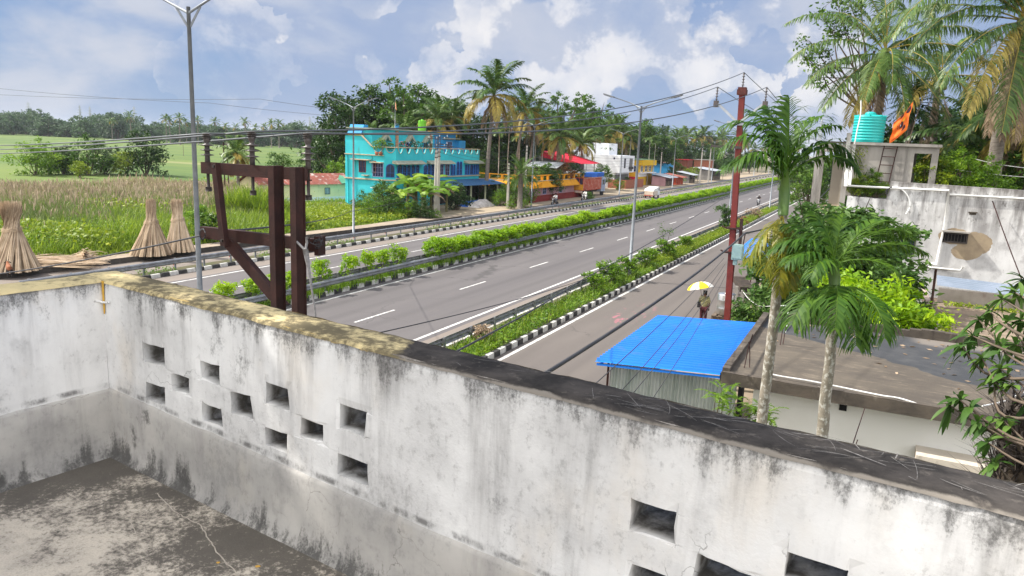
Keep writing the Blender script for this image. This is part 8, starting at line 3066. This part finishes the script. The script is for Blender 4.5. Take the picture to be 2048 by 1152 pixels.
def person(label, loc, rz, J, skinm, topm, botm, hairm, helmet=None, cat='person', s=1.0):
 """J: joint dictionary in metres, facing +Y"""
 t = thing('person', label, cat, loc, rz)
 t.scale = (s, s, s)
 names = ['pelvis', 'spine', 'chest', 'neck0', 'neck', 'head', 'crown', 'shL', 'elL', 'wrL', 'shR', 'elR', 'wrR', 'hipL', 'knL', 'anL', 'toL', 'hipR', 'knR', 'anR', 'toR', 'haL', 'haR']
 V = [J[n] for n in names]
 I = {n: i for i, n in enumerate(names)}
 E = [('pelvis', 'spine'), ('spine', 'chest'), ('chest', 'neck0'), ('neck0', 'neck'), ('neck', 'head'), ('head', 'crown'), ('chest', 'shL'), ('shL', 'elL'), ('elL', 'wrL'), ('wrL', 'haL'), ('chest', 'shR'), ('shR', 'elR'), ('elR', 'wrR'), ('wrR', 'haR'), ('pelvis', 'hipL'), ('hipL', 'knL'), ('knL', 'anL'), ('anL', 'toL'), ('pelvis', 'hipR'), ('hipR', 'knR'), ('knR', 'anR'), ('anR', 'toR')]
 rad = dict(pelvis=.125, spine=.115, chest=.135, neck0=.06, neck=.05, head=.088, crown=.075, shL=.058, elL=.042, wrL=.03, shR=.058, elR=.042, wrR=.03, hipL=.085, knL=.055, anL=.036, toL=.032, hipR=.085, knR=.055, anR=.036, toR=.032, haL=.034, haR=.034)
 E = [(I[a], I[b_]) for a, b_ in E]
 Rr = [rad[n] for n in names]
 V = [np.array(v, float) for v in V]
 # fingers and thumb leave the hand separately
 for sd_ in ('L', 'R'):
  h_, w_ = V[I['ha' + sd_]], V[I['wr' + sd_]]
  d = (h_ - w_) / (np.linalg.norm(h_ - w_) + 1e-9)
  s1 = np.cross(d, [0, 0, 1.0] if abs(d[2]) < .9 else [0, 1.0, 0])
  s1 /= np.linalg.norm(s1)
  s2 = np.cross(s1, d)
  for f, ln in ((-.024, .058), (-.008, .07), (.008, .066), (.024, .05)):
   k = len(V)
   V += [h_ + d * .03 + s1 * f, h_ + d * (.03 + ln * .55) + s1 * f * 1.2 + s2 * .006, h_ + d * (.03 + ln * .8) + s1 * f * 1.2 + s2 * .026]
   Rr += [.010, .009, .008]
   E += [(I['ha' + sd_], k), (k, k + 1), (k + 1, k + 2)]
  k = len(V)
  V += [h_ + s1 * .036 + d * .005, h_ + s1 * .05 + d * .035 + s2 * .012]
  Rr += [.011, .009]
  E += [(I['ha' + sd_], k), (k, k + 1)]
 skin('body', V, E, Rr, skinm, t)
 up = ['pelvis', 'spine', 'chest', 'neck0', 'shL', 'elL', 'shR', 'elR']
 UV = [np.array(J[n], float) for n in up]
 for a, b_ in ((4, 5), (6, 7)):
  UV[b_] = UV[a] + (UV[b_] - UV[a]) * 1.05
 UV[0] = UV[0] - [0, 0, .07]
 skin('shirt', UV, [(0, 1), (1, 2), (2, 3), (2, 4), (4, 5), (2, 6), (6, 7)], [(.19, .145), (.165, .14), (.19, .15), .07, .085, .075, .085, .075], topm, t)
 lw = ['pelvis', 'hipL', 'knL', 'anL', 'hipR', 'knR', 'anR']
 LV = [np.array(J[n], float) for n in lw]
 skin('trousers', LV, [(0, 1), (1, 2), (2, 3), (0, 4), (4, 5), (5, 6)], [.145, .108, .085, .075, .108, .085, .075], botm, t)
 hd, cr = np.array(J['head'], float), np.array(J['crown'], float)
 u = (cr - hd) / np.linalg.norm(cr - hd)
 if helmet is None:
  skin('hair', [hd - [0, .035, -.02], cr + u * .012 - [0, .012, 0], hd - [0, .07, .04]], [(0, 1), (0, 2)], [.092, .082, .05], hairm, t)
 else:
  skin('helmet', [hd + u * .01, cr + u * .03], [(0, 1)], [.125, .115], helmet, t)
 # nose, so that the face reads from the front
 mb = MB()
 mb.box(tuple(hd + [0, .095, -.005]), (.022, .03, .04)).box(tuple(hd + [-.035, .085, .02]), (.022, .01, .01)).box(tuple(hd + [.035, .085, .02]), (.022, .01, .01)).box(tuple(hd + [0, .082, -.05]), (.05, .012, .012))
 mb.obj('face', M['hair'], t)
 for a in ('an', 'to'):
  pass
 mb = MB()
 for sd_ in ('L', 'R'):
  an_, to_ = np.array(J['an' + sd_], float), np.array(J['to' + sd_], float)
  c_ = (an_ + to_) / 2
  mb.box((c_[0], c_[1] + .02, max(.0, min(an_[2], to_[2]) - .055) + .012), (.09, .25, .024))
 mb.obj('sandals', M['black'], t)
 return t


m, t, b = newmat('olive_print')
co = objco(t)
v1 = noise_n(t, co, 22.0, 4, .6)
c = mixc(t, maprange(t, v1, .44, .54), (0.19, 0.18, 0.07), (0.42, 0.38, 0.20))
c = mixc(t, maprange(t, noise_n(t, co, 34.0, 3, .6), .58, .64), c, (0.11, 0.10, 0.04))
t.links.new(c, b.inputs['Base Color'])
b.inputs['Roughness'].default_value = .9
M['shirt'] = m
M['maroon'] = mat('maroon_cloth', (0.085, 0.022, 0.025), (0.06, 0.016, 0.02), 6)
J = dict(pelvis=(0, 0, .88), spine=(0, .01, 1.04), chest=(0, .0, 1.24), neck0=(0, -.005, 1.36), neck=(0, .01, 1.42), head=(0, .035, 1.52), crown=(0, .03, 1.585), shL=(-.165, -.0, 1.31), elL=(-.215, .06, 1.08), wrL=(-.17, .22, 1.24), haL=(-.16, .26, 1.29), shR=(.165, 0, 1.31), elR=(.215, -.02, 1.06), wrR=(.21, .06, .84), haR=(.20, .09, .76),
   hipL=(-.085, 0, .84), knL=(-.09, .08, .47), anL=(-.09, .02, .09), toL=(-.10, .16, .035), hipR=(.085, 0, .84), knR=(.085, .03, .46), anR=(.085, -.10, .10), toR=(.095, .03, .035))
PW = np.array([-6.32, 33.4, 0.0])
person('person walking away in an olive patterned shirt and maroon trousers holding a parasol', PW, R_(8), J, M['skin'], M['shirt'], M['maroon'], M['hair'])
# parasol of yellow and white panels
um = thing('umbrella', 'open yellow and white panelled umbrella held by the walker', 'umbrella', PW + np.array([-.20, .27, 1.31]))
um.rotation_euler = (R_(-6), R_(-14), R_(8))
M['yel_cloth'] = mat('yellow_cloth', (0.80, 0.62, 0.02), (0.72, 0.55, 0.02), 4, rough=.7)
M['wht_cloth'] = mat('white_cloth', (0.78, 0.77, 0.74), (0.70, 0.69, 0.66), 4, rough=.7)
mb = MB()
rr, zz = .60, .36
for k in range(8):
 a0, a1 = k * math.pi / 4, (k + 1) * math.pi / 4
 V, n = [], 6
 for i in range(n + 1):
  f = i / n
  r = rr * math.sin(f * 1.25) / math.sin(1.25)
  z = zz + .30 * (math.cos(f * 1.25) - math.cos(1.25)) / (1 - math.cos(1.25))
  for j in range(5):
   g = j / 4
   sag = 1 - .05 * f * math.sin(math.pi * g)
   a = a0 + (a1 - a0) * g
   V.append((r * sag * math.cos(a), r * sag * math.sin(a), z - .02 * f * math.sin(math.pi * g) * 0))
 F = [(i * 5 + j, (i + 1) * 5 + j, (i + 1) * 5 + j + 1, i * 5 + j + 1) for i in range(n) for j in range(4)]
 mb.add(V, F, k % 2, True)
mb.obj('canopy', [M['yel_cloth'], M['wht_cloth']], um)
mb = MB()
mb.cyl((0, 0, -.12), (0, 0, .72), .008, 8)
mb.tube([(0, 0, -.12), (.0, .02, -.17), (0, .05, -.17), (0, .06, -.13)], .012, 6)
mb.obj('handle', M['black'], um)
mb = MB()
for k in range(8):
 a = k * math.pi / 4
 mb.tube([(rr * math.cos(a), rr * math.sin(a), zz + .0), (rr * .5 * math.cos(a), rr * .5 * math.sin(a), zz + .21), (0, 0, zz + .29)], .004, 4)
mb.obj('ribs', M['galv'], um)
bg_ = thing('shoulder_bag', 'black shoulder bag hanging at the walker\'s left hip', 'bag', PW + np.array([-.24, .0, .95]), R_(8))
mb = MB()
mb.box((0, 0, .02), (.13, .30, .24), 0, 0, .85)
mb.obj('body', M['black'], bg_)
mb = MB()
mb.tube(smooth([(.02, -.10, .12), (.12, -.185, .25), (.28, -.185, .38), (.41, -.09, .455), (.42, .0, .46), (.36, .14, .40), (.2, .19, .28), (.03, .12, .12)], 5), .012, 5)
mb.obj('strap', M['black'], bg_)
# stainless tank on a pallet beside the red pole
q = G(1452, 634)
t = thing('steel_tank', 'shiny stainless steel drum tank on a wooden pallet behind the red pole', 'steel tank', (q[0], 35.6, 0))
M['steel'] = mat('stainless', (0.62, 0.61, 0.59), (0.55, 0.54, 0.52), 3, rough=.28, metal=.9)
prof = [(0, .20), (.40, .20), (.42, .22), (.42, .5), (.425, .51), (.42, .52), (.42, .9), (.425, .91), (.42, .92), (.42, 1.18), (.40, 1.21), (0, 1.22)]
MB().lathe(prof, (0, 0, 0), 28).obj('tank', M['steel'], t)
mb = MB()
for k in range(4):
 mb.box((-.45 + .3 * k, 0, .16), (.2, 1.1, .04))
mb.span((-.55, -.5, 0), (.55, -.38, .14)).span((-.55, .38, 0), (.55, .5, .14))
mb.obj('pallet', M['bark'], t)
MB().cyl((0, 0, 1.22), (0, 0, 1.26), .14, 16).obj('lid', M['steel'], t)

# ------------------------------------------------------------------ blue awning, debris, cars by the service road
t = thing('sheet_awning', 'bright blue sheet awning on thin posts over the red car', 'awning', (-5.6, 43.5, 0))
mb = MB()
corrugated(mb, (-.85, -3.9, 2.42), (0, 7.6, .22), (1.9, 0, .1), 24, .035, 0, True)
mb.obj('roof', C['bluesheet'], t)
for x, y_ in ((-.6, -3.6), (-.6, 3.3), (.9, -3.6), (.9, 3.3)):
 MB().cyl((x, y_, 0), (x, y_, 2.42), .045, 8).obj('post', M['rust'], t)
mb = MB()
mb.bar((-.85, -3.85, 2.38), (1.05, -3.85, 2.48), .06, .06).bar((-.6, -3.6, 2.36), (-.6, 3.4, 2.55), .05, .06)
mb.obj('frame', M['rust'], t)
t = thing('broken_counter', 'broken dark wooden counter leaning under the blue awning', 'counter', (-6.05, 41.6, 0))
mb = MB()
mb.bar((0, 0, .1), (.75, -2.2, .55), .5, .1).bar((-.1, .3, .95), (.55, -1.2, .65), .7, .28).bar((.2, -.1, 0), (.2, -.1, .85), .1, .1).bar((.7, -2.0, 0), (.7, -2.0, .5), .1, .1)
mb.obj('boards', mat('old_dark_wood', (0.07, 0.055, 0.045), (0.04, 0.032, 0.028), 4), t)
mb = MB()
mb.tube([(.15 + .33 * math.cos(a), .55 + .2 * math.sin(a), .75 + .33 * math.sin(a)) for a in np.linspace(0, 6.28, 20)], .1, 8)
tag(mb.obj('tyre', M['tyre'], None, (-5.75, 42.2, 0)), 'old black tyre leaning on the broken counter', 'tyre')
for k, (x, y_) in enumerate(((-5.75, 38.6), (-5.3, 37.6))):
 tag(MB().box((0, 0, .55), (.18, .14, 1.1), .1, 0, .85).obj('concrete_post', M['concrete'], None, (x, y_, 0)), ('farther', 'nearer')[k] + ' stub concrete post beside the broken counter', 'post')


def wheel(parent, x, y, r, w, rim):
 mb = MB()
 prof = [(r * .6, -w / 2), (r * .93, -w / 2), (r, -w * .32), (r, w * .32), (r * .93, w / 2), (r * .6, w / 2)]
 mb.lathe(prof, (0, 0, 0), 22)
 o = mb.obj('wheel', M['tyre'], parent, (x, y, r))
 o.rotation_euler = (0, math.pi / 2, 0)
 mb = MB()
 mb.lathe([(0, -w * .36), (r * .62, -w * .42), (r * .62, w * .42), (0, w * .36)], (0, 0, 0), 16)
 mb.obj('rim', rim, o)
 return o


def car(label, loc, rz, paint, L=3.8, Wd=1.68, H=1.52):
 """small hatchback, nose towards -Y"""
 t = thing('car', label, 'car', loc, rz)
 prof = [(-L / 2, .32), (-L / 2 - .02, .55), (-L / 2 + .08, .74), (-L / 2 + .75, .90), (-L / 2 + 1.05, .98), (L / 2 - .12, 1.02), (L / 2, .85), (L / 2 + .02, .45), (L / 2 - .05, .3)]
 me = MB()
 k = 9
 rows = []
 for xf in np.linspace(-1, 1, k):
  inset = abs(xf) ** 5
  rows.append([(xf * Wd / 2, y_ * (1 - .05 * inset), z - .05 * inset * (1 if z > .6 else 0)) for y_, z in prof])
 V = [p for r in rows for p in r]
 n = len(prof)
 F = [(i * n + j, i * n + j + 1, (i + 1) * n + j + 1, (i + 1) * n + j) for i in range(k - 1) for j in range(n - 1)] + [tuple(range(n)), tuple((k - 1) * n + j for j in range(n - 1, -1, -1))]
 me.add(V, F, 0, False)
 g = [(-L / 2 + .98, .97), (-L / 2 + 1.65, H - .04), (-L / 2 + 2.1, H), (L / 2 - .75, H - .02), (L / 2 - .15, 1.01)]
 me.prism([(-Wd * .40, y_, z) for y_, z in g], (Wd * .80, 0, 0))
 body = me.obj('body', paint, t)
 mb = MB()
 mb.quad((-Wd * .37, -L / 2 + 1.02, 1.02), (Wd * .37, -L / 2 + 1.02, 1.02), (Wd * .34, -L / 2 + 1.60, H - .08), (-Wd * .34, -L / 2 + 1.60, H - .08))
 for v in mb.V:
  v[:, 1] -= .02
  v[:, 2] += .02
 mb.obj('windscreen', M['glass'], t)
 for s in (-1, 1):
  MB().prism([(s * (Wd * .402), -L / 2 + 1.25, 1.03), (s * (Wd * .402), -L / 2 + 1.72, H - .1), (s * (Wd * .402), L / 2 - .8, H - .1), (s * (Wd * .402), L / 2 - .4, 1.05)], (s * .012, 0, 0)).obj('side_window', M['glass'], t)
  MB().box((s * Wd * .36, -L / 2 + .10, .70), (.36, .22, .14), s * .3).obj('headlight', M['white_paint'], t)
  MB().box((s * (Wd / 2 + .06), -L / 2 + 1.2, 1.05), (.16, .1, .12)).obj('mirror', paint, t)
  for y_ in (-L / 2 + .72, L / 2 - .68):
   wheel(t, s * (Wd / 2 - .08), y_, .29, .18, M['galv'])
 MB().box((0, -L / 2 - .0, .62), (.8, .06, .12)).obj('grille', M['black'], t)
 MB().box((0, -L / 2 - .03, .38), (Wd * .94, .16, .22)).obj('bumper', paint if 'blue' in paint.name else M['white_paint'], t)
 MB().box((0, -L / 2 - .12, .42), (.5, .02, .12)).obj('number_plate', M['white_paint'], t)
 return t


car('red hatchback car parked nose on under the blue awning', (-5.15, 48.6, 0), R_(6), mat('car_red', (0.42, 0.035, 0.02), (0.36, 0.03, 0.02), 1, rough=.3, spec=.6))
car('slate blue car parked beyond the blue awning', (-5.0, 58.5, 0), R_(3), mat('car_blue', (0.07, 0.12, 0.20), (0.06, 0.10, 0.17), 1, rough=.3, spec=.6), 4.0, 1.7, 1.75)

# ------------------------------------------------------------------ lorry on the far side
t = thing('lorry', 'red and yellow open topped lorry with a blue tarpaulin parked before the houses', 'lorry', (-41.4, 107.5, 0))
C['lr'] = mat('lorry_red', (0.40, 0.055, 0.025), (0.32, 0.045, 0.02), 2, rough=.6)
C['ly'] = mat('lorry_yellow', (0.62, 0.33, 0.02), (0.5, 0.22, 0.02), 9, rough=.6)
C['tb'] = mat('tarp_blue', (0.015, 0.10, 0.42), (0.015, 0.08, 0.34), 1.5, rough=.55)
w2 = 1.25
mb = MB()
mb.span((-w2, 0, 1.2), (-w2 + .08, 8.2, 3.0)).span((w2 - .08, 0, 1.2), (w2, 8.2, 3.0)).span((-w2, 8.1, 1.2), (w2, 8.2, 3.4)).span((-w2, 0, 1.1), (w2, 8.2, 1.2))
mb.obj('cargo_bed', C['lr'], t)
mb = MB()
mb.span((-w2, -.08, 1.2), (w2, 0, 2.05))
for k in range(6):
 mb.span((-w2 + .1 + k * .41, -.13, 1.25), (-w2 + .25 + k * .41, -.08, 2.0))
mb.obj('tailgate', C['ly'], t)
mb = MB()
for k in range(5):
 x = -w2 + .04 + k * (2 * w2 - .08) / 4
 mb.bar((x, -.05, 2.05), (x, -.05, 3.05), .07, .06)
mb.bar((-w2, -.05, 3.05), (w2, -.05, 3.05), .08, .09)
mb.obj('rear_rack', C['lr'], t)
mb = MB()
for k in range(13):
 y_ = .15 + k * .66
 mb.span((w2, y_ - .05, 1.2), (w2 + .06, y_ + .05, 3.05)).span((-w2 - .06, y_ - .05, 1.2), (-w2, y_ + .05, 3.05))
mb.span((w2, 0, 2.98), (w2 + .07, 8.2, 3.08))
mb.obj('stakes', mat('stake_paint', (0.50, 0.34, 0.28), (0.42, 0.12, 0.06), 5), t)
mb = MB()
mb.span((-w2 + .1, .1, 1.25), (w2 - .1, .16, 3.0))
mb.obj('load_cover', C['navy'], t)
mb = MB()
mb.prism([(-w2, 6.0, 3.02), (-w2 - .03, 6.0, 3.6), (w2 + .03, 6.0, 3.7), (w2, 6.0, 3.02)], (0, 3.4, .1))
mb.obj('tarpaulin', C['tb'], t)
mb = MB()
mb.span((-w2, 8.5, .7), (w2, 10.3, 3.0))
mb.obj('cab', mat('cab_grey_blue', (0.30, 0.34, 0.42), (0.25, 0.28, 0.36), 2), t)
mb = MB()
mb.span((w2, 8.9, 1.8), (w2 + .02, 9.9, 2.6))
mb.obj('side_window', M['glass'], t)
MB().span((-w2 + .1, -.05, .75), (w2 - .1, .02, 1.1)).obj('rear_bumper', mat('pale_bumper', (0.55, 0.5, 0.45), (0.4, 0.2, 0.12), 6), t)
MB().span((-.5, 0, .75), (.5, 10, 1.05)).obj('chassis', M['iron'], t)
for y_ in (1.5, 2.75, 4.2, 9.3):
 for s in (-1, 1):
  wheel(t, s * (w2 - .2), y_, .52, .34, M['iron'])

# ------------------------------------------------------------------ white minitruck on the far carriageway
t = thing('minitruck', 'small white covered minitruck driving on the far carriageway', 'minitruck', (-32.6, 117.5, 0))
mb = MB()
mb.span((-.8, 0, .55), (.8, .06, 1.15)).span((-.8, 0, .55), (-.74, 2.4, 1.15)).span((.74, 0, .55), (.8, 2.4, 1.15)).span((-.8, 0, .5), (.8, 2.4, .58))
mb.obj('cargo_bed', mat('pale_tan', (0.55, 0.40, 0.28), (0.66, 0.60, 0.52), 3), t)
mb = MB()
mb.prism([(-.78, .08, 1.15), (-.78, .15, 1.5), (-.74, 1.0, 1.58), (-.7, 2.0, 1.75), (-.74, 2.5, 1.6), (-.78, 2.5, 1.15)], (1.54, 0, 0))
mb.obj('load_cover', M['wht_cloth'], t)
mb = MB()
mb.prism([(-.78, 2.5, .45), (-.78, 2.5, 1.72), (-.78, 2.8, 1.82), (-.78, 3.4, 1.78), (-.78, 3.85, 1.2), (-.78, 3.95, .75), (-.78, 3.95, .45)], (1.56, 0, 0))
mb.obj('cab', M['white_paint'], t)
MB().prism([(.781, 2.8, 1.2), (.781, 2.85, 1.65), (.781, 3.35, 1.65), (.781, 3.65, 1.2)], (.02, 0, 0)).obj('side_window', M['glass'], t)
MB().span((-.75, -.06, .38), (.75, .0, .5)).obj('rear_bumper', M['redbump'] if 'redbump' in M else C['lr'], t)
for y_ in (.6, 3.3):
 for s in (-1, 1):
  wheel(t, s * .68, y_, .28, .16, M['iron'])

# ------------------------------------------------------------------ motorcycles with riders


def motorbike(loc, rz, label, rider, paint, shirt, trous, helmet):
 t = thing('motorcycle', label, 'motorcycle', loc, rz)
 for y_ in (-.62, .66):
  wheel(t, 0, y_, .29, .09, M['iron'])
 mb = MB()
 mb.tube([(0, -.55, .55), (0, -.1, .5), (0, .35, .62), (0, .5, .8)], [.07, .13, .12, .06], 8)
 mb.tube([(0, .12, .72), (0, .32, .82), (0, .45, .78)], [.1, .14, .06], 8)
 mb.obj('body', paint, t)
 mb = MB()
 mb.tube([(0, -.75, .78), (0, -.3, .78), (0, .1, .76)], [.06, .11, .08], 8)
 mb.obj('seat', M['black'], t)
 mb = MB()
 mb.tube([(.05, .66, .29), (.05, .5, .95)], .025, 6).tube([(-.05, .66, .29), (-.05, .5, .95)], .025, 6).tube([(-.34, .38, 1.03), (0, .5, 1.0), (.34, .38, 1.03)], .018, 6)
 mb.obj('handlebar', M['galv'], t)
 MB().lathe([(0, -.05), (.08, -.04), (.09, .03), (0, .05)], (0, .6, .9), 12).obj('headlight', M['white_paint'], t)
 J = dict(pelvis=(0, -.25, .88), spine=(0, -.23, 1.05), chest=(0, -.17, 1.27), neck0=(0, -.14, 1.39), neck=(0, -.12, 1.45), head=(0, -.08, 1.55), crown=(0, -.08, 1.62), shL=(-.17, -.16, 1.34), elL=(-.27, .05, 1.12), wrL=(-.30, .28, 1.06), haL=(-.31, .34, 1.06), shR=(.17, -.16, 1.34), elR=(.27, .05, 1.12), wrR=(.30, .28, 1.06), haR=(.31, .34, 1.06),
    hipL=(-.10, -.2, .86), knL=(-.2, .2, .76), anL=(-.17, .0, .36), toL=(-.17, .13, .30), hipR=(.10, -.2, .86), knR=(.2, .2, .76), anR=(.17, .0, .36), toR=(.17, .13, .30))
 person(rider, loc, rz, J, M['skin'], shirt, trous, M['hair'], helmet)


dk = mat('dark_jacket', (0.06, 0.05, 0.05), (0.04, 0.035, 0.035), 5)
gt = mat('grey_trousers', (0.12, 0.12, 0.14), (0.09, 0.09, 0.11), 5)
motorbike((-15.7, 118.5, 0), R_(178), 'motorcycle on the near carriageway beside the taller areca fronds', 'rider in a white helmet and dark shirt on the near carriageway', M['white_paint'], dk, gt, M['white_paint'])
motorbike((-37.4, 101, 0), R_(170), 'motorcycle just behind the lorry tail', 'bareheaded rider in white just behind the lorry tail', M['iron'], M['wht_cloth'], M['wht_cloth'], None)
motorbike((-37.3, 89.7, 0), R_(172), 'motorcycle left of the orange house corner on the far service road', 'rider in white on the far service road left of the lorry', M['iron'], M['wht_cloth'], gt, None)

# ------------------------------------------------------------------ goat, tarpaulin heap, stones
gp = G(16, 553, .32)
t = thing('goat', 'small goat with a rusty back and black legs beside the big reed cone', 'goat', (gp[0] + .15, gp[1], .32), R_(155))
V = [(0, 0, .46), (.18, 0, .47), (.34, 0, .47), (-.14, 0, .47), (-.26, 0, .48), (.44, 0, .58), (.52, 0, .68), (.62, 0, .64), (.70, 0, .60),
  (.30, .075, .36), (.31, .08, .20), (.30, .08, .02), (.30, -.075, .36), (.27, -.08, .20), (.28, -.08, .02), (-.22, .075, .36), (-.27, .08, .20), (-.24, .08, .02), (-.22, -.075, .36), (-.25, -.08, .19), (-.21, -.08, .02), (-.33, 0, .56)]
E = [(0, 1), (1, 2), (0, 3), (3, 4), (2, 5), (5, 6), (6, 7), (7, 8), (2, 9), (9, 10), (10, 11), (2, 12), (12, 13), (13, 14), (4, 15), (15, 16), (16, 17), (4, 18), (18, 19), (19, 20), (4, 21)]
Rr = [.13, .135, .12, .125, .10, .07, .065, .05, .035] + [.05, .03, .022, .05, .03, .022, .06, .032, .022, .06, .032, .022] + [.02]
m, tt_, b = newmat('goat_hide')
co = objco(tt_)
sx = tt_.nodes.new('ShaderNodeSeparateXYZ')
tt_.links.new(co, sx.inputs[0])
c = mixc(tt_, maprange(tt_, math_n(tt_, 'ADD', sx.outputs[2], math_n(tt_, 'MULTIPLY', noise_n(tt_, co, 5, 3, .5), .3)), .50, .58), (0.015, 0.012, 0.012), (0.24, 0.085, 0.035))
tt_.links.new(c, b.inputs['Base Color'])
b.inputs['Roughness'].default_value = .9
skin('body', V, E, Rr, m, t)
mb = MB()
for s in (-1, 1):
 mb.prism([(.54, s * .05, .70), (.50, s * .15, .66), (.55, s * .14, .62), (.57, s * .06, .66)], (0.0, 0, -.015))
mb.obj('ears', M['hair'], t)
mb = MB()
for s in (-1, 1):
 mb.tube([(.52, s * .03, .73), (.48, s * .04, .80), (.42, s * .06, .84)], [.016, .012, .004], 5)
mb.obj('horns', M['iron'], t)

q = G(955, 412)
t = thing('tarpaulin_heap', 'heap under blue and white tarpaulins on the ground before the blue porch', 'tarpaulin heap', (q[0], q[1], 0))
mb = MB()
nu, nv = 26, 20
V = []
for i in range(nu + 1):
 for j in range(nv + 1):
  x, y_ = (j / nv - .5) * 3.0, (i / nu - .5) * 5.4
  e = max(0, 1 - (2 * x / 3.0) ** 2) ** .5 * max(0, 1 - (2 * y_ / 5.4) ** 2) ** .5
  V.append((x, y_, e * (.75 + .3 * sn(x, y_, 0, .9) + .12 * sn(x, y_, 3, 2.7))))
F = [(i * (nv + 1) + j, i * (nv + 1) + j + 1, (i + 1) * (nv + 1) + j + 1, (i + 1) * (nv + 1) + j) for i in range(nu) for j in range(nv)]
fb = [f for f in F if V[f[0]][0] < .1 + .4 * sn(0, V[f[0]][1], 0, .8) or V[f[0]][1] > 1.7]
fw_ = [f for f in F if f not in fb]
mb.add(V, fb, 0, True).add(V, fw_, 1, True)
mb.obj('sheet', [C['tb'], mat('dirty_white_sheet', (0.5, 0.47, 0.45), (0.3, 0.27, 0.26), 2.5)], t)
mb = MB()
for k in range(16):
 q = G(1135 + rw.uniform(-10, 40) * .8, 395 + rw.uniform(-4, 2))
 mb = MB()
 r = rw.uniform(.18, .4)
 mb.lathe([(0, -.1), (r * .8, -.05), (r, r * .25), (r * .6, r * .55), (0, r * .65)], (0, 0, 0), 7)
 o = mb.obj('boulder', M['concrete'], None, (q[0] - 3.5, q[1], 0), rw.uniform(0, 6))
 o.scale = (1, rw.uniform(.7, 1.2), rw.uniform(.7, 1.1))
 tag(o, 'pale boulder in the row on the ground left of the lorry', 'boulder', 'pale boulders left of the lorry')

# ------------------------------------------------------------------ the air
mb = MB()
mb.span((-9100, -3100, -1.2), (9100, 12100, 42))
m = bpy.data.materials.new('haze')
m.use_nodes = True
t = m.node_tree
for n_ in list(t.nodes):
 t.nodes.remove(n_)
vp = t.nodes.new('ShaderNodeVolumePrincipled')
vp.inputs['Color'].default_value = (0.80, 0.86, 0.95, 1)
vp.inputs['Density'].default_value = 0.00011
ou = t.nodes.new('ShaderNodeOutputMaterial')
t.links.new(vp.outputs[0], ou.inputs['Volume'])
hz_ = mb.obj('haze', m)
hz_['kind'] = 'stuff'
hz_['label'] = 'thin pale haze in the air over the whole scene'
hz_['category'] = 'haze'
